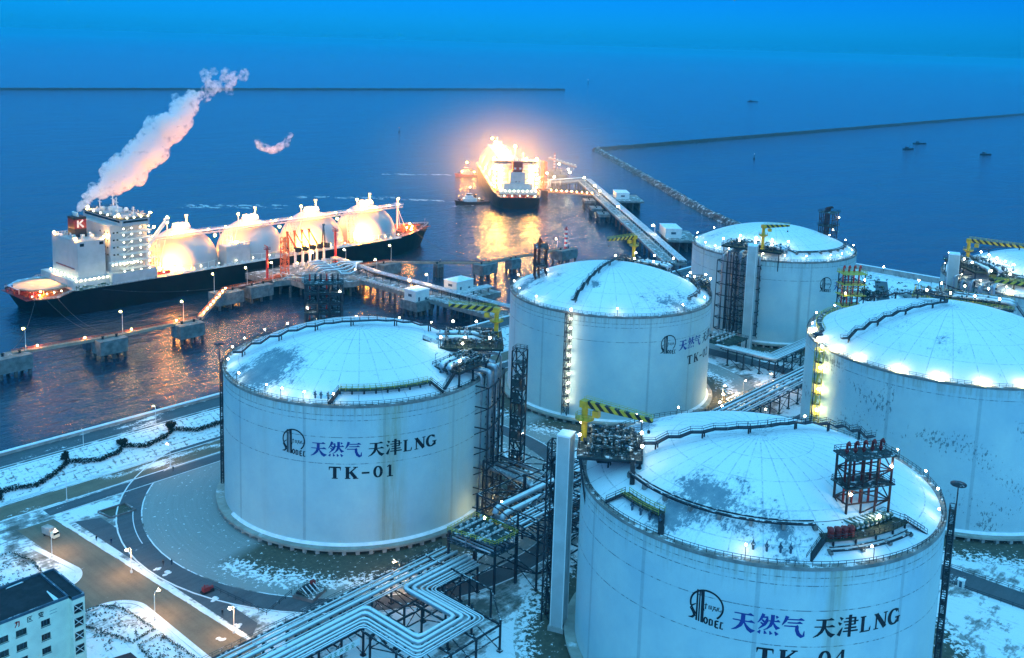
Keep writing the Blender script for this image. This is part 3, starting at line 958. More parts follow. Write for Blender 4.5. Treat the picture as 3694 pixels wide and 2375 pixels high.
wm = {
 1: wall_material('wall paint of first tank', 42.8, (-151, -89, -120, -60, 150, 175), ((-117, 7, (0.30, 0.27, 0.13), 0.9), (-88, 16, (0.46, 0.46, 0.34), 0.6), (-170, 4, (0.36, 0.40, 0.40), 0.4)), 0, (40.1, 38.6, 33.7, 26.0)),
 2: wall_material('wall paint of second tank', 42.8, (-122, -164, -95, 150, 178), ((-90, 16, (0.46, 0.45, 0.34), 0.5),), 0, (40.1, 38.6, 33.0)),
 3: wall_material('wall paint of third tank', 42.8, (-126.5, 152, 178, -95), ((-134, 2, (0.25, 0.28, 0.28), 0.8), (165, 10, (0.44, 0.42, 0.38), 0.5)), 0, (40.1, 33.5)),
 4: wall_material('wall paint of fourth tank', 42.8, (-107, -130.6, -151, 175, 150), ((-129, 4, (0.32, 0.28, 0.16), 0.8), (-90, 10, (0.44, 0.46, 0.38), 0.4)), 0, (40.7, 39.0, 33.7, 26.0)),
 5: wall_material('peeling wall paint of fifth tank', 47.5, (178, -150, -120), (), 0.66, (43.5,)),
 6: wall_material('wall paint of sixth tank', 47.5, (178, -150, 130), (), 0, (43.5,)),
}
rm = {
 1: roof_material('roof of first tank', 41, ((-33, 3, 17, 0.30), (-20, 34, 12, 0.2), (30, 27, 12, 0.16))),
 2: roof_material('roof of second tank', 41, ((-6, -36, 20, 0.17), (-22, -8, 5, 0.2), (-21, 12, 9, 0.12), (-30, 24, 14, 0.22))),
 3: roof_material('roof of third tank', 41, ((-20, 20, 10, 0.10),)),
 4: roof_material('roof of fourth tank', 41, ((-28, -3, 13, 0.24), (-37, 2, 7, 0.2), (-27, -20, 12, 0.16), (2, 36, 14, 0.24), (-10, 33, 10, 0.18))),
 5: roof_material('roof of fifth tank', 45, ((-20, 12, 12, 0.10), (-28, -8, 10, 0.10))),
 6: roof_material('roof of sixth tank', 45, ((0, 0, 5, 0.02),)),
}
t1 = make_tank(1, 'white tank with TK-01 in black on its side, nearest the moored ship', wm[1], rm[1], (170, 150, 132, 118, 102, 88, 72, 52, 30, 12, -140, -162, 190, 208, -60),
               dome_walk(1, 146, -32), '1', 0.0)
t2 = make_tank(2, 'white TK-02 tank with a lit ladder on its front and stairs over its dome', wm[2], rm[2], (150, 132, 115, 60, 35, 10, -20, -50, -75, 170, -100, -140),
               dome_walk(2, -166, 20), '2', 44.8)
t3 = make_tank(3, 'smallest looking white tank in the distance with a concrete shaft on its front', wm[3], rm[3], (150, 162, 175, 190, 200, 215, 230, 250, 262, 280, -60, -40, -20, 10, 40, 80, 110, 130),
               None, '3', 41.0)
t4 = make_tank(4, 'big white tank with TK-04 in black, cut by the lower edge', wm[4], rm[4], (80, 60, 42, 25, 10, -30, -48, -62, -78, -118, 100, 205),
               dome_walk(4, 136, -20), '4', -9.0)
t5 = make_tank(5, 'largest white tank with dark peeling paint and floodlit roof at the right edge', wm[5], rm[5], (100, 120, 80), dome_walk(5, 150, 62, 8), None, 0, 'lamp_roof')
t6 = make_tank(6, 'white tank almost hidden at the right edge behind the largest tank', wm[6], rm[6], (110, 125, 140, 155, 170, 185, 90, 70), dome_walk(6, 95, 10), None)
# low floodlights along the rim of the largest tank wash its roof
for a in (150, 162, 180, 195, 211, 226, 136, 122):
    q = pol(T[5], TR[5] - 0.7, a, TH[5] + 0.15)
    lamp_on(t5, q, 0.8, 'lamp_t5', 0.42, (0, 0), 'rim_floodlight')
for a in (172, 185, 198, 210):
    q = pol(T[6], TR[6] - 0.7, a, TH[6] + 0.15)
    lamp_on(t6, q, 0.8, 'lamp_t5', 0.32, (0, 0), 'rim_floodlight')
# ================================================================ equipment on the tanks
def jib_crane(label, x, y, z0, z1, az, L, plate=True):
    t = thing('jib_crane', label, 'crane', (x, y, z0), 'yellow jib cranes on the tanks')
    d = V((cos(R_(az)), sin(R_(az)), 0))
    b = MB(); b.tube((x, y, z0), (x, y, z1 - 0.2), 0.75, 14); b.lathe((x, y, z0), [(1.3, 0), (1.3, 0.3), (0.75, 0.5)], 14)
    part(b, 'post', 'yellow', t)
    zp = z0 + (z1 - z0) * 0.62
    b = MB(); b.lathe((x, y, zp), [(0.75, -0.9), (2.3, 0), (2.3, 0.15), (0.75, 0.15)], 18)
    part(b, 'service_ring', 'yellow', t)
    b = MB(); b.rail([pol((x, y), 2.2, k * 30, zp + 0.15) for k in range(12)], 1.1, 1.4, 0.07, True)
    part(b, 'ring_railing', 'yellow_rail', t)
    b = MB(); b.box((x, y, z1 + 0.1), (2.0, 2.0, 1.7), R_(az)); part(b, 'slewing_head', 'yellow', t)
    # boom is built along its own x so that its stripes run with it
    b = MB()
    b.add([(0.9, -0.55, -0.75), (0.9, 0.55, -0.75), (0.9, 0.55, 0.95), (0.9, -0.55, 0.95),
           (L, -0.35, -0.15), (L, 0.35, -0.15), (L, 0.35, 0.75), (L, -0.35, 0.75)],
          [(3, 2, 1, 0), (4, 5, 6, 7), (0, 1, 5, 4), (1, 2, 6, 5), (2, 3, 7, 6), (3, 0, 4, 7)])
    o = link('boom', b.mesh('boom', [M['hazard']]), t)
    o.location = (0, 0, z1 - z0 + 0.1); o.rotation_euler = (0, 0, R_(az))
    b = MB()
    s = d.cross(V((0, 0, 1)))
    p0 = V((x, y, z1 + 1.0)); p1 = p0 + d * L
    for g in (1, -1):
        b.rail([p0 + s * 0.5 * g, p1 + s * 0.4 * g - V((0, 0, 0.2))], 1.0, 2.2, 0.06)
    part(b, 'boom_railing', 'yellow_rail', t)
    b = MB()
    h = V((x, y, z1)) + d * 3.2
    b.box((h.x, h.y, h.z - 1.7), (1.6, 1.3, 1.5), R_(az)); b.tube((h.x, h.y, h.z - 1.0), (h.x, h.y, h.z + 0.2), 0.2, 6)
    part(b, 'hoist', 'yellow', t)
    b = MB(); e = V((x, y, z1)) + d * (L - 0.8)
    b.tube(e, e - V((0, 0, 2.2)), 0.05, 4); b.box((e.x, e.y, e.z - 2.4), (0.5, 0.5, 0.7)); part(b, 'hook', 'black', t)
    return t

def relief_tower(label, x, y, az, L, Wd, z0, z1, np=5, steel='rust', pipes='red_dark', rail='steel', lamps=2, w=.34, bw=.2, landing='deck', nl=(0.02, 0.52, 1.0)):
    t = thing('relief_tower', label, 'vent tower', (x, y, z0), 'relief valve towers on the tanks')
    u = V((cos(R_(az)), sin(R_(az)), 0)); n = V((-u.y, u.x, 0)); c = V((x, y, 0))
    k = 3
    def P(a, e, z=None):
        p = c + u * (a * L / 2) + n * (e * Wd / 2)
        return (p.x, p.y) if z is None else (p.x, p.y, z)
    b = MB()
    b.lattice([P(-1, -1), P(1, -1), P(1, 1), P(-1, 1)], z0, z1, 3.3, w, bw)
    for a in (-0.33, 0.33):
        for e in (-1, 1):
            b.beam(P(a, e, z0), P(a, e, z1), w * .85)
    part(b, 'frame', steel, t)
    d0 = None
    for f in nl:
        b = MB(); z = z0 + (z1 - z0) * f
        b.box((x, y, z), (L + 1.4, Wd + 1.4, 0.25), R_(az))
        part(b, 'landing', landing, t)
    b = MB()
    q = [P(-1.1, -1.25, z1 + .1), P(1.1, -1.25, z1 + .1), P(1.1, 1.25, z1 + .1), P(-1.1, 1.25, z1 + .1)]
    b.rail(q, 1.15, 1.6, 0.09, True)
    q = [(X, Y, z0 + (z1 - z0) * 0.52) for X, Y, _ in q]
    b.rail(q, 1.1, 2.0, 0.08, True)
    part(b, 'railing', rail, t)
    for i in range(np):
        a = -0.8 + 1.6 * i / (np - 1)
        b = MB()
        x0, y0 = P(a, 0.25)
        x1, y1 = P(a, -0.2)
        b.path([(x0, y0, z0 - 0.5), (x0, y0, z1 + 2.2), ((x0 + x1) / 2, (y0 + y1) / 2, z1 + 2.7), (x1, y1, z1 + 2.2), (x1, y1, z1 + 1.7)], 0.26, 8)
        b.lathe((x0, y0, z1 + 0.4), [(0.26, 0), (0.45, 0.1), (0.45, 0.6), (0.26, 0.7)], 8)
        part(b, 'vent_pipe', pipes, t)
    for i in range(lamps):
        lamp_on(t, P(-0.9 + 1.8 * i, -1.2, z0 + (z1 - z0) * (0.3 + 0.4 * i)), 1.6, 'lamp_roof', 0.28, (0, 0), 'tower_lamp')
    return t

def pump_deck(i, label, a, r, az, L, Wd, z, rail='steel', deck='deck_green', n=(4, 3), lamps=5, name='pump_platform', group='equipment decks on the tank roofs', seed=0, bigpipe=True):
    """steel deck standing on the dome with vertical pump heads, valves and pipework"""
    rg = random.Random(seed + i * 17)
    c0 = pol(T[i], r, a)
    x, y = c0
    t = thing(name, label, 'roof platform', (x, y, z), group)
    u = V((cos(R_(az)), sin(R_(az)), 0)); nn = V((-u.y, u.x, 0)); c = V((x, y, 0))
    def P(p, q, zz=0.0):
        w = c + u * (p * L / 2) + nn * (q * Wd / 2)
        return (w.x, w.y, z + zz)
    b = MB(); b.box((x, y, z - 0.2), (L, Wd, 0.4), R_(az)); part(b, 'deck', deck, t)
    b = MB()
    for q in (-1, 1):
        b.beam(P(-1, q * 0.96, -0.65), P(1, q * 0.96, -0.65), 0.35, 0.5)
        b.beam(P(q * 0.96, -1, -0.65), P(q * 0.96, 1, -0.65), 0.35, 0.5)
    part(b, 'edge_beam', 'steel', t)
    for p in (-0.92, 0, 0.92):
        for q in (-0.92, 0.92):
            X, Y, Z = P(p, q, -0.6)
            rr = hypot(X - T[i][0], Y - T[i][1])
            g = zroof(i, rr) if rr < TR[i] - 0.3 else TH[i] - 4
            if rr < TR[i] - 0.3 and Z - g > 0.3:
                b = MB(); b.beam((X, Y, g - 0.1), (X, Y, Z), 0.45); b.box((X, Y, g), (1.2, 1.2, 0.3)); part(b, 'leg', 'steel', t)
            elif Z > g:
                b = MB(); ix, iy = pol(T[i], TR[i] - 0.2, degrees(atan2(Y - T[i][1], X - T[i][0])))
                b.beam((ix, iy, TH[i] - 5), (X, Y, Z), 0.4); part(b, 'bracket', 'steel', t)
    b = MB(); b.rail([P(-1, -1), P(1, -1), P(1, 1), P(-1, 1)], 1.2, 1.8, 0.09, True); part(b, 'railing', rail, t)
    # pump heads
    first = None
    for p in range(n[0]):
        for q in range(n[1]):
            X, Y, Z = P(-0.72 + 1.44 * p / max(1, n[0] - 1), -0.6 + 1.2 * q / max(1, n[1] - 1))
            X += rg.uniform(-.4, .4); Y += rg.uniform(-.4, .4)
            if first is None:
                b = MB()
                b.lathe((X, Y, Z), [(0.75, 0), (0.75, 0.2), (0.45, 0.3), (0.45, 1.3), (0.7, 1.35), (0.7, 1.55), (0.4, 1.7), (0.35, 2.3), (0.01, 2.4)], 10)
                b.tube((X, Y, Z + 0.9), (X + 1.4, Y + 0.2, Z + 0.9), 0.18, 6); b.box((X + 1.4, Y + 0.2, Z + 1.0), (0.5, 0.5, 1.2))
                first = part(b, 'pump_head', 'gear', t); f0 = (X, Y, Z)
            else:
                o = child_copy(first, t, (X - f0[0], Y - f0[1], Z - f0[2])); o.rotation_euler = (0, 0, 0)
    # pipe runs with risers and hand valves
    b = MB()
    for k in range(14):
        q = rg.uniform(-0.85, 0.85); h = rg.uniform(0.5, 2.2); p0, p1 = sorted((rg.uniform(-0.95, 0.95), rg.uniform(-0.95, 0.95)))
        if p1 - p0 < 0.3: p1 = min(0.95, p0 + 0.5)
        b.path([P(p0, q, 0), P(p0, q, h), P(p1, q, h), P(p1, q + rg.uniform(-.3, .3), h), P(p1, q, 0)], rg.uniform(0.10, 0.24), 6)
    for k in range(9):
        p = rg.uniform(-0.9, 0.9); q0, q1 = rg.uniform(-0.95, 0), rg.uniform(0, 0.95); h = rg.uniform(0.6, 2.4)
        b.path([P(p, q0, 0), P(p, q0, h), P(p, q1, h), P(p, q1, 0)], rg.uniform(0.10, 0.22), 6)
    part(b, 'pipework', 'gear', t)
    b = MB()
    for k in range(26):
        X, Y, Z = P(rg.uniform(-0.93, 0.93), rg.uniform(-0.9, 0.9), 0)
        h = rg.uniform(0.6, 2.2)
        b.beam((X, Y, Z), (X, Y, Z + h), rg.uniform(0.12, 0.3)); b.box((X, Y, Z + h), (rg.uniform(.3, 1.1), rg.uniform(.3, .8), rg.uniform(.2, .6)), rg.uniform(0, 3))
    part(b, 'valve_gear', 'blue_steel', t)
    b = MB()
    for k in range(5):
        p = rg.uniform(-0.95, 0.95); X, Y, Z = P(p, rg.choice((-0.98, 0.98)), 0)
        b.path([(X, Y, Z), (X, Y, Z + 3.2), (X + 0.9, Y, Z + 3.2)], 0.08, 4)
    part(b, 'davit', 'steel', t)
    if bigpipe:
        for q in (-0.25, 0.3):
            b = MB()
            b.path([P(-1.0, q, -1.2), P(-1.02, q, 0.4), P(-0.9, q, 1.15), P(-0.4, q, 1.3), P(0.1, q, 1.15), P(0.3, q, 0.3), P(0.32, q, -0.3)], 0.85, 12)
            part(b, 'main_pipe', 'pipe', t)
    for k in range(lamps):
        lamp_on(t, P(-0.95 + 1.9 * k / max(1, lamps - 1), (-0.96, 0.96)[k % 2], 0), 3.2, 'lamp_roof', 0.34, (0, 0), 'deck_lamp')
    # stair down to the roof
    b = MB()
    p0 = P(-1.0, -0.7, -0.2); rr = TR[i] - 3
    p1 = (p0[0] - u.x * 5, p0[1] - u.y * 5, 0); g = zroof(i, hypot(p1[0] - T[i][0], p1[1] - T[i][1]))
    stairway(b, [p0, (p1[0], p1[1], max(g, TH[i]) + 0.2)], 1.0)
    part(b, 'stair', 'steel', t)
    return t

def low_walk(i, label, r, a0, a1, z, rail='yellow_rail', deck='deck_green', w=2.2, stairs=True):
    """long low service walkway following the rim"""
    t = thing('service_walkway', label, 'walkway', pol(T[i], r, (a0 + a1) / 2, z), 'service walkways round the tank roofs')
    pts = arc(T[i], r, a0, a1, z, 8)
    b = MB()
    for p, q in zip(pts, pts[1:]):
        b.beam(p, q, w, 0.3)
    part(b, 'deck', deck, t)
    b = MB()
    for d in (-w / 2, w / 2):
        b.rail(arc(T[i], r + d, a0, a1, z + 0.1, 8), 1.15, 1.8, 0.09)
    part(b, 'railing', rail, t)
    for p in pts:
        g = zroof(i, hypot(p[0] - T[i][0], p[1] - T[i][1]))
        b = MB(); b.beam((p[0], p[1], g), p, 0.35); part(b, 'leg', 'steel', t)
    if stairs:
        for e, s in ((pts[0], -1), (pts[-1], 1)):
            a = (a0 if s < 0 else a1) + s * (1 if a1 > a0 else -1) * 3.5
            q = pol(T[i], min(r + 3.4, TR[i] - 0.9), a, TH[i] + 0.3)
            b = MB(); stairway(b, [e, q], 1.2); part(b, 'stair', 'steel', t)
    return t

def roof_ring(i, label, r, a0, a1, h=1.4, pr=0.32, m='steel_snow'):
    t = thing('pipe_ring', label, 'roof pipe', pol(T[i], r, (a0 + a1) / 2, zroof(i, r)), 'pipe rings round the domes')
    z = zroof(i, r) + h
    b = MB(); b.path(arc(T[i], r, a0, a1, z, 40), pr, 8); part(b, 'pipe', m, t)
    b = MB(); b.path(arc(T[i], r - 0.9, a0, a1, z + 0.3, 40), pr * 0.55, 6); part(b, 'small_pipe', m, t)
    k = int(abs(a1 - a0) / 10)
    for j in range(k + 1):
        a = a0 + (a1 - a0) * j / k
        p = pol(T[i], r - 0.4, a); b = MB(); g = zroof(i, r - 0.4)
        b.box((*p, (g + z) / 2 - 0.1), (1.5, 0.7, z - g - 0.1), R_(a)); part(b, 'support', 'concrete_snow', t)
    return t

def rim_valves(i, a_list, r, label):
    t = thing('nozzle_row', label, 'roof valves', pol(T[i], r, sum(a_list) / len(a_list), TH[i]), 'nozzles on the roof rims')
    for a in a_list:
        p = pol(T[i], r, a); g = zroof(i, r)
        b = MB()
        b.tube((*p, g - 0.1), (*p, g + 1.5), 0.24, 8); b.lathe((*p, g + 0.9), [(0.24, 0), (0.5, 0.05), (0.5, 0.25), (0.24, 0.3)], 8)
        b.beam((p[0] - 0.5, p[1], g + 1.6), (p[0] + 0.5, p[1] + 0.3, g + 1.6), 0.16); b.beam((p[0], p[1], g + 1.5), (p[0], p[1], g + 2.2), 0.12)
        part(b, 'nozzle', 'blue_steel', t)
    return t

def lift_shaft(label, x, y, rz, w, d, z1, tower=None, z0=0.0):
    t = thing('lift_shaft', label, 'lift shaft', (x, y, z0), 'concrete lift shafts beside the tanks')
    b = MB(); b.box((x, y, z0 + 0.6), (w + 1, d + 1, 1.2), R_(rz)); part(b, 'footing', 'concrete', t)
    b = MB(); b.box((x, y, (z0 + 1.2 + z1) / 2), (w, d, z1 - z0 - 1.2), R_(rz)); part(b, 'shaft', M['shaft'], t)
    b = MB(); b.box((x, y, z1 + 0.2), (w + 0.3, d + 0.3, 0.4), R_(rz)); part(b, 'roof', 'snow', t)
    u = V((cos(R_(rz)), sin(R_(rz)), 0)); n = V((-u.y, u.x, 0))
    b = MB()
    for a, e in ((-1, -1), (1, -1), (1, 1), (-1, 1)):
        p = V((x, y, 0)) + u * (a * w / 2) + n * (e * d / 2)
        b.box((p.x, p.y, (z0 + z1) / 2 + 0.5), (0.22, 0.22, z1 - z0 - 1.4), R_(rz))
    part(b, 'corner_trim', 'white', t)
    if tower:
        ox, oy, tw, td, tz = tower
        b = MB()
        c = V((x, y, 0)) + u * ox + n * oy
        L = [((c + u * (p * tw / 2) + n * (q * td / 2)).x, (c + u * (p * tw / 2) + n * (q * td / 2)).y) for p, q in ((-1, -1), (1, -1), (1, 1), (-1, 1))]
        b.lattice(L, z0, tz, 3.4, 0.3, 0.2)
        part(b, 'stair_frame', 'steel', t)
        b = MB()
        k = int((tz - z0) / 3.4)
        for j in range(k):
            za, zb = z0 + 3.4 * j, z0 + 3.4 * (j + 1)
            p, q = (L[0], L[2]) if j % 2 else (L[2], L[0])
            b.beam((*p, za), (*q, zb), 0.9, 0.2)
        part(b, 'stair_flight', 'steel', t)
    return t
M['shaft'] = mat('pale rendered concrete', (0.42, 0.46, 0.46), 0.8, 0, 0.12, 0.2)

def stair_tower(label, x, y, w, z1, steel='steel', lamps=True, rz=0, z0=0.0, bright='lamp_roof'):
    t = thing('stair_tower', label, 'stair tower', (x, y, z0), 'open steel stair towers')
    u = V((cos(R_(rz)), sin(R_(rz)), 0)); n = V((-u.y, u.x, 0))
    def P(a, e):
        p = V((x, y, 0)) + u * (a * w / 2) + n * (e * w / 2)
        return (p.x, p.y)
    L = [P(-1, -1), P(1, -1), P(1, 1), P(-1, 1)]
    b = MB(); b.lattice(L, z0, z1, 4.2, 0.36, 0.24); part(b, 'frame', steel, t)
    k = int((z1 - z0) / 4.2)
    for j in range(1, k + 1):
        z = z0 + 4.2 * j
        b = MB(); b.box((x, y, z), (w, w, 0.2), R_(rz)); part(b, 'landing', 'deck', t)
    b = MB()
    for j in range(k):
        za, zb = z0 + 4.2 * j, z0 + 4.2 * (j + 1)
        p, q = (P(-.6, -.6), P(.6, .2)) if j % 2 else (P(.6, -.6), P(-.6, .2))
        b.beam((*p, za), (*q, zb), 0.9, 0.2)
    part(b, 'stair_flight', 'steel', t)
    for j in range(k):
        z = z0 + 4.2 * j + 2.1
        for e, (p, q) in enumerate(((P(-.95, -.95), P(.3, -.95)), (P(-.95, .9), P(-.95, -.4)))):
            if (j + e) % 3 != 2:
                b = MB(); b.beam((*p, z), (*q, z), .1, 2.4); part(b, 'side_panel', 'deck', t)
    b = MB(); b.rail([(*p, z1) for p in L], 1.2, 1.2, 0.1, True); part(b, 'railing', steel, t)
    if lamps:
        for j in range(1, k, 2):
            lamp_on(t, (*P(0.2, -0.8), z0 + 4.2 * j + 0.2), 1.9, bright, 0.24, (0, 0), 'landing_lamp')
    return t

def ladder_tower(label, i, a, z0, z1, steel='steel', lm=None, mast=True, w=2.2, gap=1.6, lr=0.3):
    """zigzag ladder cage up the tank wall, with a disc topped lightning mast"""
    R = TR[i]
    x, y = pol(T[i], R + gap, a)
    t = thing('ladder_tower', label, 'ladder', (x, y, z0), 'ladders up the tank walls')
    u = V((cos(R_(a + 90)), sin(R_(a + 90)), 0)); n = V((cos(R_(a)), sin(R_(a)), 0)); c = V((x, y, 0))
    def P(p, q):
        k = c + u * (p * w / 2) + n * (q * gap / 2)
        return (k.x, k.y)
    b = MB(); L = [P(-1, -1), P(1, -1), P(1, 1), P(-1, 1)]
    b.lattice(L, z0, z1, 3.6, 0.2, 0.13)
    k = int((z1 - z0) / 3.6)
    for j in range(k):
        za = z0 + 3.6 * j
        for e in range(9):
            f = e / 8
            p = P(-0.7 + 1.4 * f if j % 2 else 0.7 - 1.4 * f, 0)
            b.beam((*P(p and (-0.7 + 1.4 * f if j % 2 else 0.7 - 1.4 * f), -0.7), za + 3.6 * f), (*P((-0.7 + 1.4 * f if j % 2 else 0.7 - 1.4 * f), 0.7), za + 3.6 * f), 0.16)
    part(b, 'ladder_frame', steel, t)
    for j in range(1, k + 1):
        b = MB(); z = z0 + 3.6 * j; q = c
        b.box((q.x, q.y, z), (w, gap, 0.14), R_(a + 90)); part(b, 'rest_platform', 'deck', t)
        if lm and j % 2 == 0 or lm and lr > 0.4:
            b = MB(); p = P(0.75, -0.2); b.beam((*p, z), (*p, z + 1.8), 0.1); q = part(b, 'ladder_lamp', 'steel', t)
            b = MB(); b.ball((*p, z + 1.9), lr, 8, 5); part(b, 'lamp_glass', lm, q)
    if mast:
        b = MB(); p = P(0, 1.2); b.tube((*p, z0), (*p, z1 + 5.0), 0.22, 8, 0.14)
        b.lathe((*p, z1 + 5.0), [(0.1, -0.5), (1.7, 0.0), (1.7, 0.25), (0.01, 0.45)], 20)
        part(b, 'mast', 'steel', t)
    return t

def riser(label, i, a0, a1, z0, z1, n=6, seed=1, top=True):
    """bundle of vertical pipes bracketed off the tank wall, bending over the rim"""
    rg = random.Random(seed)
    x, y = pol(T[i], TR[i] + 2, (a0 + a1) / 2)
    t = thing('pipe_riser', label, 'pipes', (x, y, z0), 'pipe risers on the tank walls')
    R = TR[i]
    for k in range(n):
        a = a0 + (a1 - a0) * (k + 0.5) / n
        r = rg.choice((0.28, 0.4, 0.62, 0.8))
        d = 1.5 + (k % 2) * 1.7
        p = pol(T[i], R + d, a); q = pol(T[i], R - 5, a)
        zt = z1 + rg.uniform(-0.5, 2.6)
        b = MB()
        b.path([(*p, z0), (*p, zt - 1.2), (*pol(T[i], R + d - 0.5, a), zt - 0.3), (*pol(T[i], R + d - 1.4, a), zt), (*q, zt + 0.2)], r, 10)
        part(b, 'pipe', 'pipe_bare', t)
    b = MB()
    nz = 7
    for j in range(nz):
        z = z0 + (z1 - 3 - z0) * j / (nz - 1)
        A = [pol(T[i], R + 4.4, a0 + (a1 - a0) * k / 4, z) for k in range(5)]
        for p, q in zip(A, A[1:]):
            b.beam(p, q, 0.35)
        for k in range(0, 5, 2):
            a = a0 + (a1 - a0) * k / 4
            b.beam(pol(T[i], R, a, z), A[k], 0.3); b.beam(pol(T[i], R, a, z - 2.4), A[k], 0.24)
    for k in range(5):
        a = a0 + (a1 - a0) * k / 4
        b.beam(pol(T[i], R + 4.4, a, z0), pol(T[i], R + 4.4, a, z1 - 3), 0.3)
    part(b, 'bracket_frame', 'steel', t)
    return t

# --- first tank
pump_deck(1, 'green grated deck crowded with snowy valves on the right rim of the TK-01 roof', -43, 35, -45, 20, 19, 49.4, n=(5, 4), lamps=6, seed=1)
pump_deck(1, 'lower deck with two fat silver pipe bends on the TK-01 roof edge', -73, 36, 8, 15, 10, 47.6, n=(2, 1), lamps=2, deck='deck', seed=9)
low_walk(1, 'long green service walkway on legs along the front rim of the TK-01 roof', 37.2, -138, -97, 46.0)
jib_crane('yellow striped crane rising from the TK-01 roof deck', 108.5, -119.0, 49.0, 58.0, 119, 16)
relief_tower('blue black vent tower with red pipes behind the TK-01 dome, in front of the jetty', 87.0, -57.5, -38, 12, 6.5, 45.4, 59.5, 6, 'steel', 'steel', 'steel', 2, .85, .52, 'deck', (.02, .3, .55, .8, 1.0))
for k_, o_ in enumerate(list(bpy.data.objects)):
    if o_.name.startswith('vent_pipe') and o_.parent and o_.parent.name == 'relief_tower' and k_ % 3 == 0:
        o_.data.materials[0] = M['red']; o_['label'] = 'red painted vent pipe'
rim_valves(1, (-148, -145.5, -142.5, -140.5), 38.8, 'four small valve spindles at the front rim of the TK-01 roof')
riser('bundle of silver risers bending over the right rim of TK-01', 1, -74, -49, 3, 44.5, 8, 4)
stair_tower('dark lit stair tower standing between TK-01 and TK-02', 101.8, -135.2, 3.6, 50.0, rz=20)
ladder_tower('thin ladder with disc topped mast on the left edge of TK-01', 1, 143, 4, 44, w=.9, gap=.7)
# --- second tank
pump_deck(2, 'equipment deck with snowy pipes along the back rim of the TK-02 roof', 12, 36, 100, 24, 12, 47.5, n=(5, 3), lamps=6, seed=3)
pump_deck(2, 'small dark equipment deck at the right rim of TK-02 beside the TK-03 pipes', -42, 38, 45, 12, 6, 46.0, n=(3, 1), lamps=4, seed=5, bigpipe=False)
jib_crane('yellow striped crane against the water behind the TK-02 dome', 252.0, -72.5, 47.0, 57.0, 171, 17)
relief_tower('narrow black vent tower at the left rim of the TK-02 roof', 189.5, -69.0, 45, 9, 4.5, 45.0, 60.5, 4, 'rust', 'rust')
ladder_tower('brightly lit ladder running up the front of TK-02', 2, -165, 3, 43, lm='lamp', mast=False, lr=0.42)
roof_ring(2, 'snowy pipe curving round the right rim of the TK-02 dome', 36.5, -85, -25)
# --- third tank
pump_deck(3, 'wide deck crowded with valves across the front of the TK-03 roof', 192, 33.5, 100, 30, 14, 47.5, n=(7, 3), lamps=8, seed=7)
jib_crane('yellow striped crane over the middle of the TK-03 roof', 316.0, -103.7, 48.0, 59.0, -36, 13.5)
relief_tower('black vent tower standing alone at the back of the TK-03 roof', 374.0, -110.5, 0, 7, 7, 46.5, 61.0, 5, 'rust', 'rust')
roof_ring(3, 'pipe ring along the right front of the TK-03 dome', 36.0, -135, -60)
lift_shaft('pale concrete lift shaft on the front of TK-03', 306.0, -104.0, 20, 5.6, 4.0, 51.0, None)
b = MB()
riser('dark bundle of vertical pipes on the left front of TK-03', 3, 172, 200, 6, 43.5, 14, 6)
t = thing('braced_frame', 'braced steel frame between the dark pipes and the TK-03 lift shaft', 'steel frame', (309, -99.5, 0))
b = MB(); b.lattice([(306.5, -95.5), (311, -100.5), (312.5, -98.0), (308, -93)], 6, 46, 4.4, 0.35, 0.26); part(b, 'frame', 'steel', t)
b = MB(); b.lattice([(304.5, -93.5), (306.5, -95.5), (308, -93), (306, -91)], 6, 46, 8.8, 0.3, 0.2, False); part(b, 'side_frame', 'steel', t)
# --- fourth tank
pump_deck(4, 'dark deck packed with snowy valves at the left of the TK-04 roof', 131, 35, 35, 17, 15, 50.0, n=(5, 4), lamps=5, seed=11, bigpipe=False, deck='deck')
jib_crane('big yellow crane with striped boom above the TK-04 valve deck', 59.5, -192.6, 49.5, 59.0, -85, 18)
low_walk(4, 'short green stair walkway at the left rim of the TK-04 roof', 37.0, 158, 176, 45.6, stairs=True)
relief_tower('tall brown vent tower with red pipes at the front of the TK-04 roof', 77.6, -253.0, -31, 10.5, 4.4, 46.6, 59.8, 5, 'rust', 'red_dark', 'steel', 2, .42, .26)
t = thing('valve_platform', 'long green deck with red valves at the foot of the TK-04 vent tower', 'roof platform', pol(T[4], 34.5, -113, 46), 'equipment decks on the tank roofs')
pts_in, pts_out = arc(T[4], 31.5, -131, -96, 46.3, 8), arc(T[4], 37.2, -131, -96, 46.3, 8)
b = MB()
for p, q, r_, s_ in zip(pts_in, pts_in[1:], pts_out, pts_out[1:]):
    b.prism([p[:2], r_[:2], s_[:2], q[:2]], 46.0, 46.3)
part(b, 'deck', 'deck_green', t)
b = MB(); b.rail(pts_out + list(reversed(pts_in)), 1.15, 1.8, 0.09, True); part(b, 'railing', 'steel', t)
for a in (-128, -120, -112, -104, -97):
    for r in (32, 36.8):
        p = pol(T[4], r, a); b = MB(); b.beam((*p, zroof(4, r)), (*p, 46.1), 0.35); part(b, 'leg', 'steel', t)
for k, a in enumerate((-128.5, -126, -123.5, -121)):
    p = pol(T[4], 36.0, a, 46.3); b = MB()
    b.tube(p, (p[0], p[1], p[2] + 1.2), 0.7, 10); b.ball((p[0], p[1], p[2] + 1.6), 0.75, 8, 5); b.tube((p[0], p[1], p[2] + 1.4), (p[0] + 1.0, p[1] + 1.0, p[2] + 1.4), 0.35, 8)
    part(b, 'red_valve', 'red_dark', t)
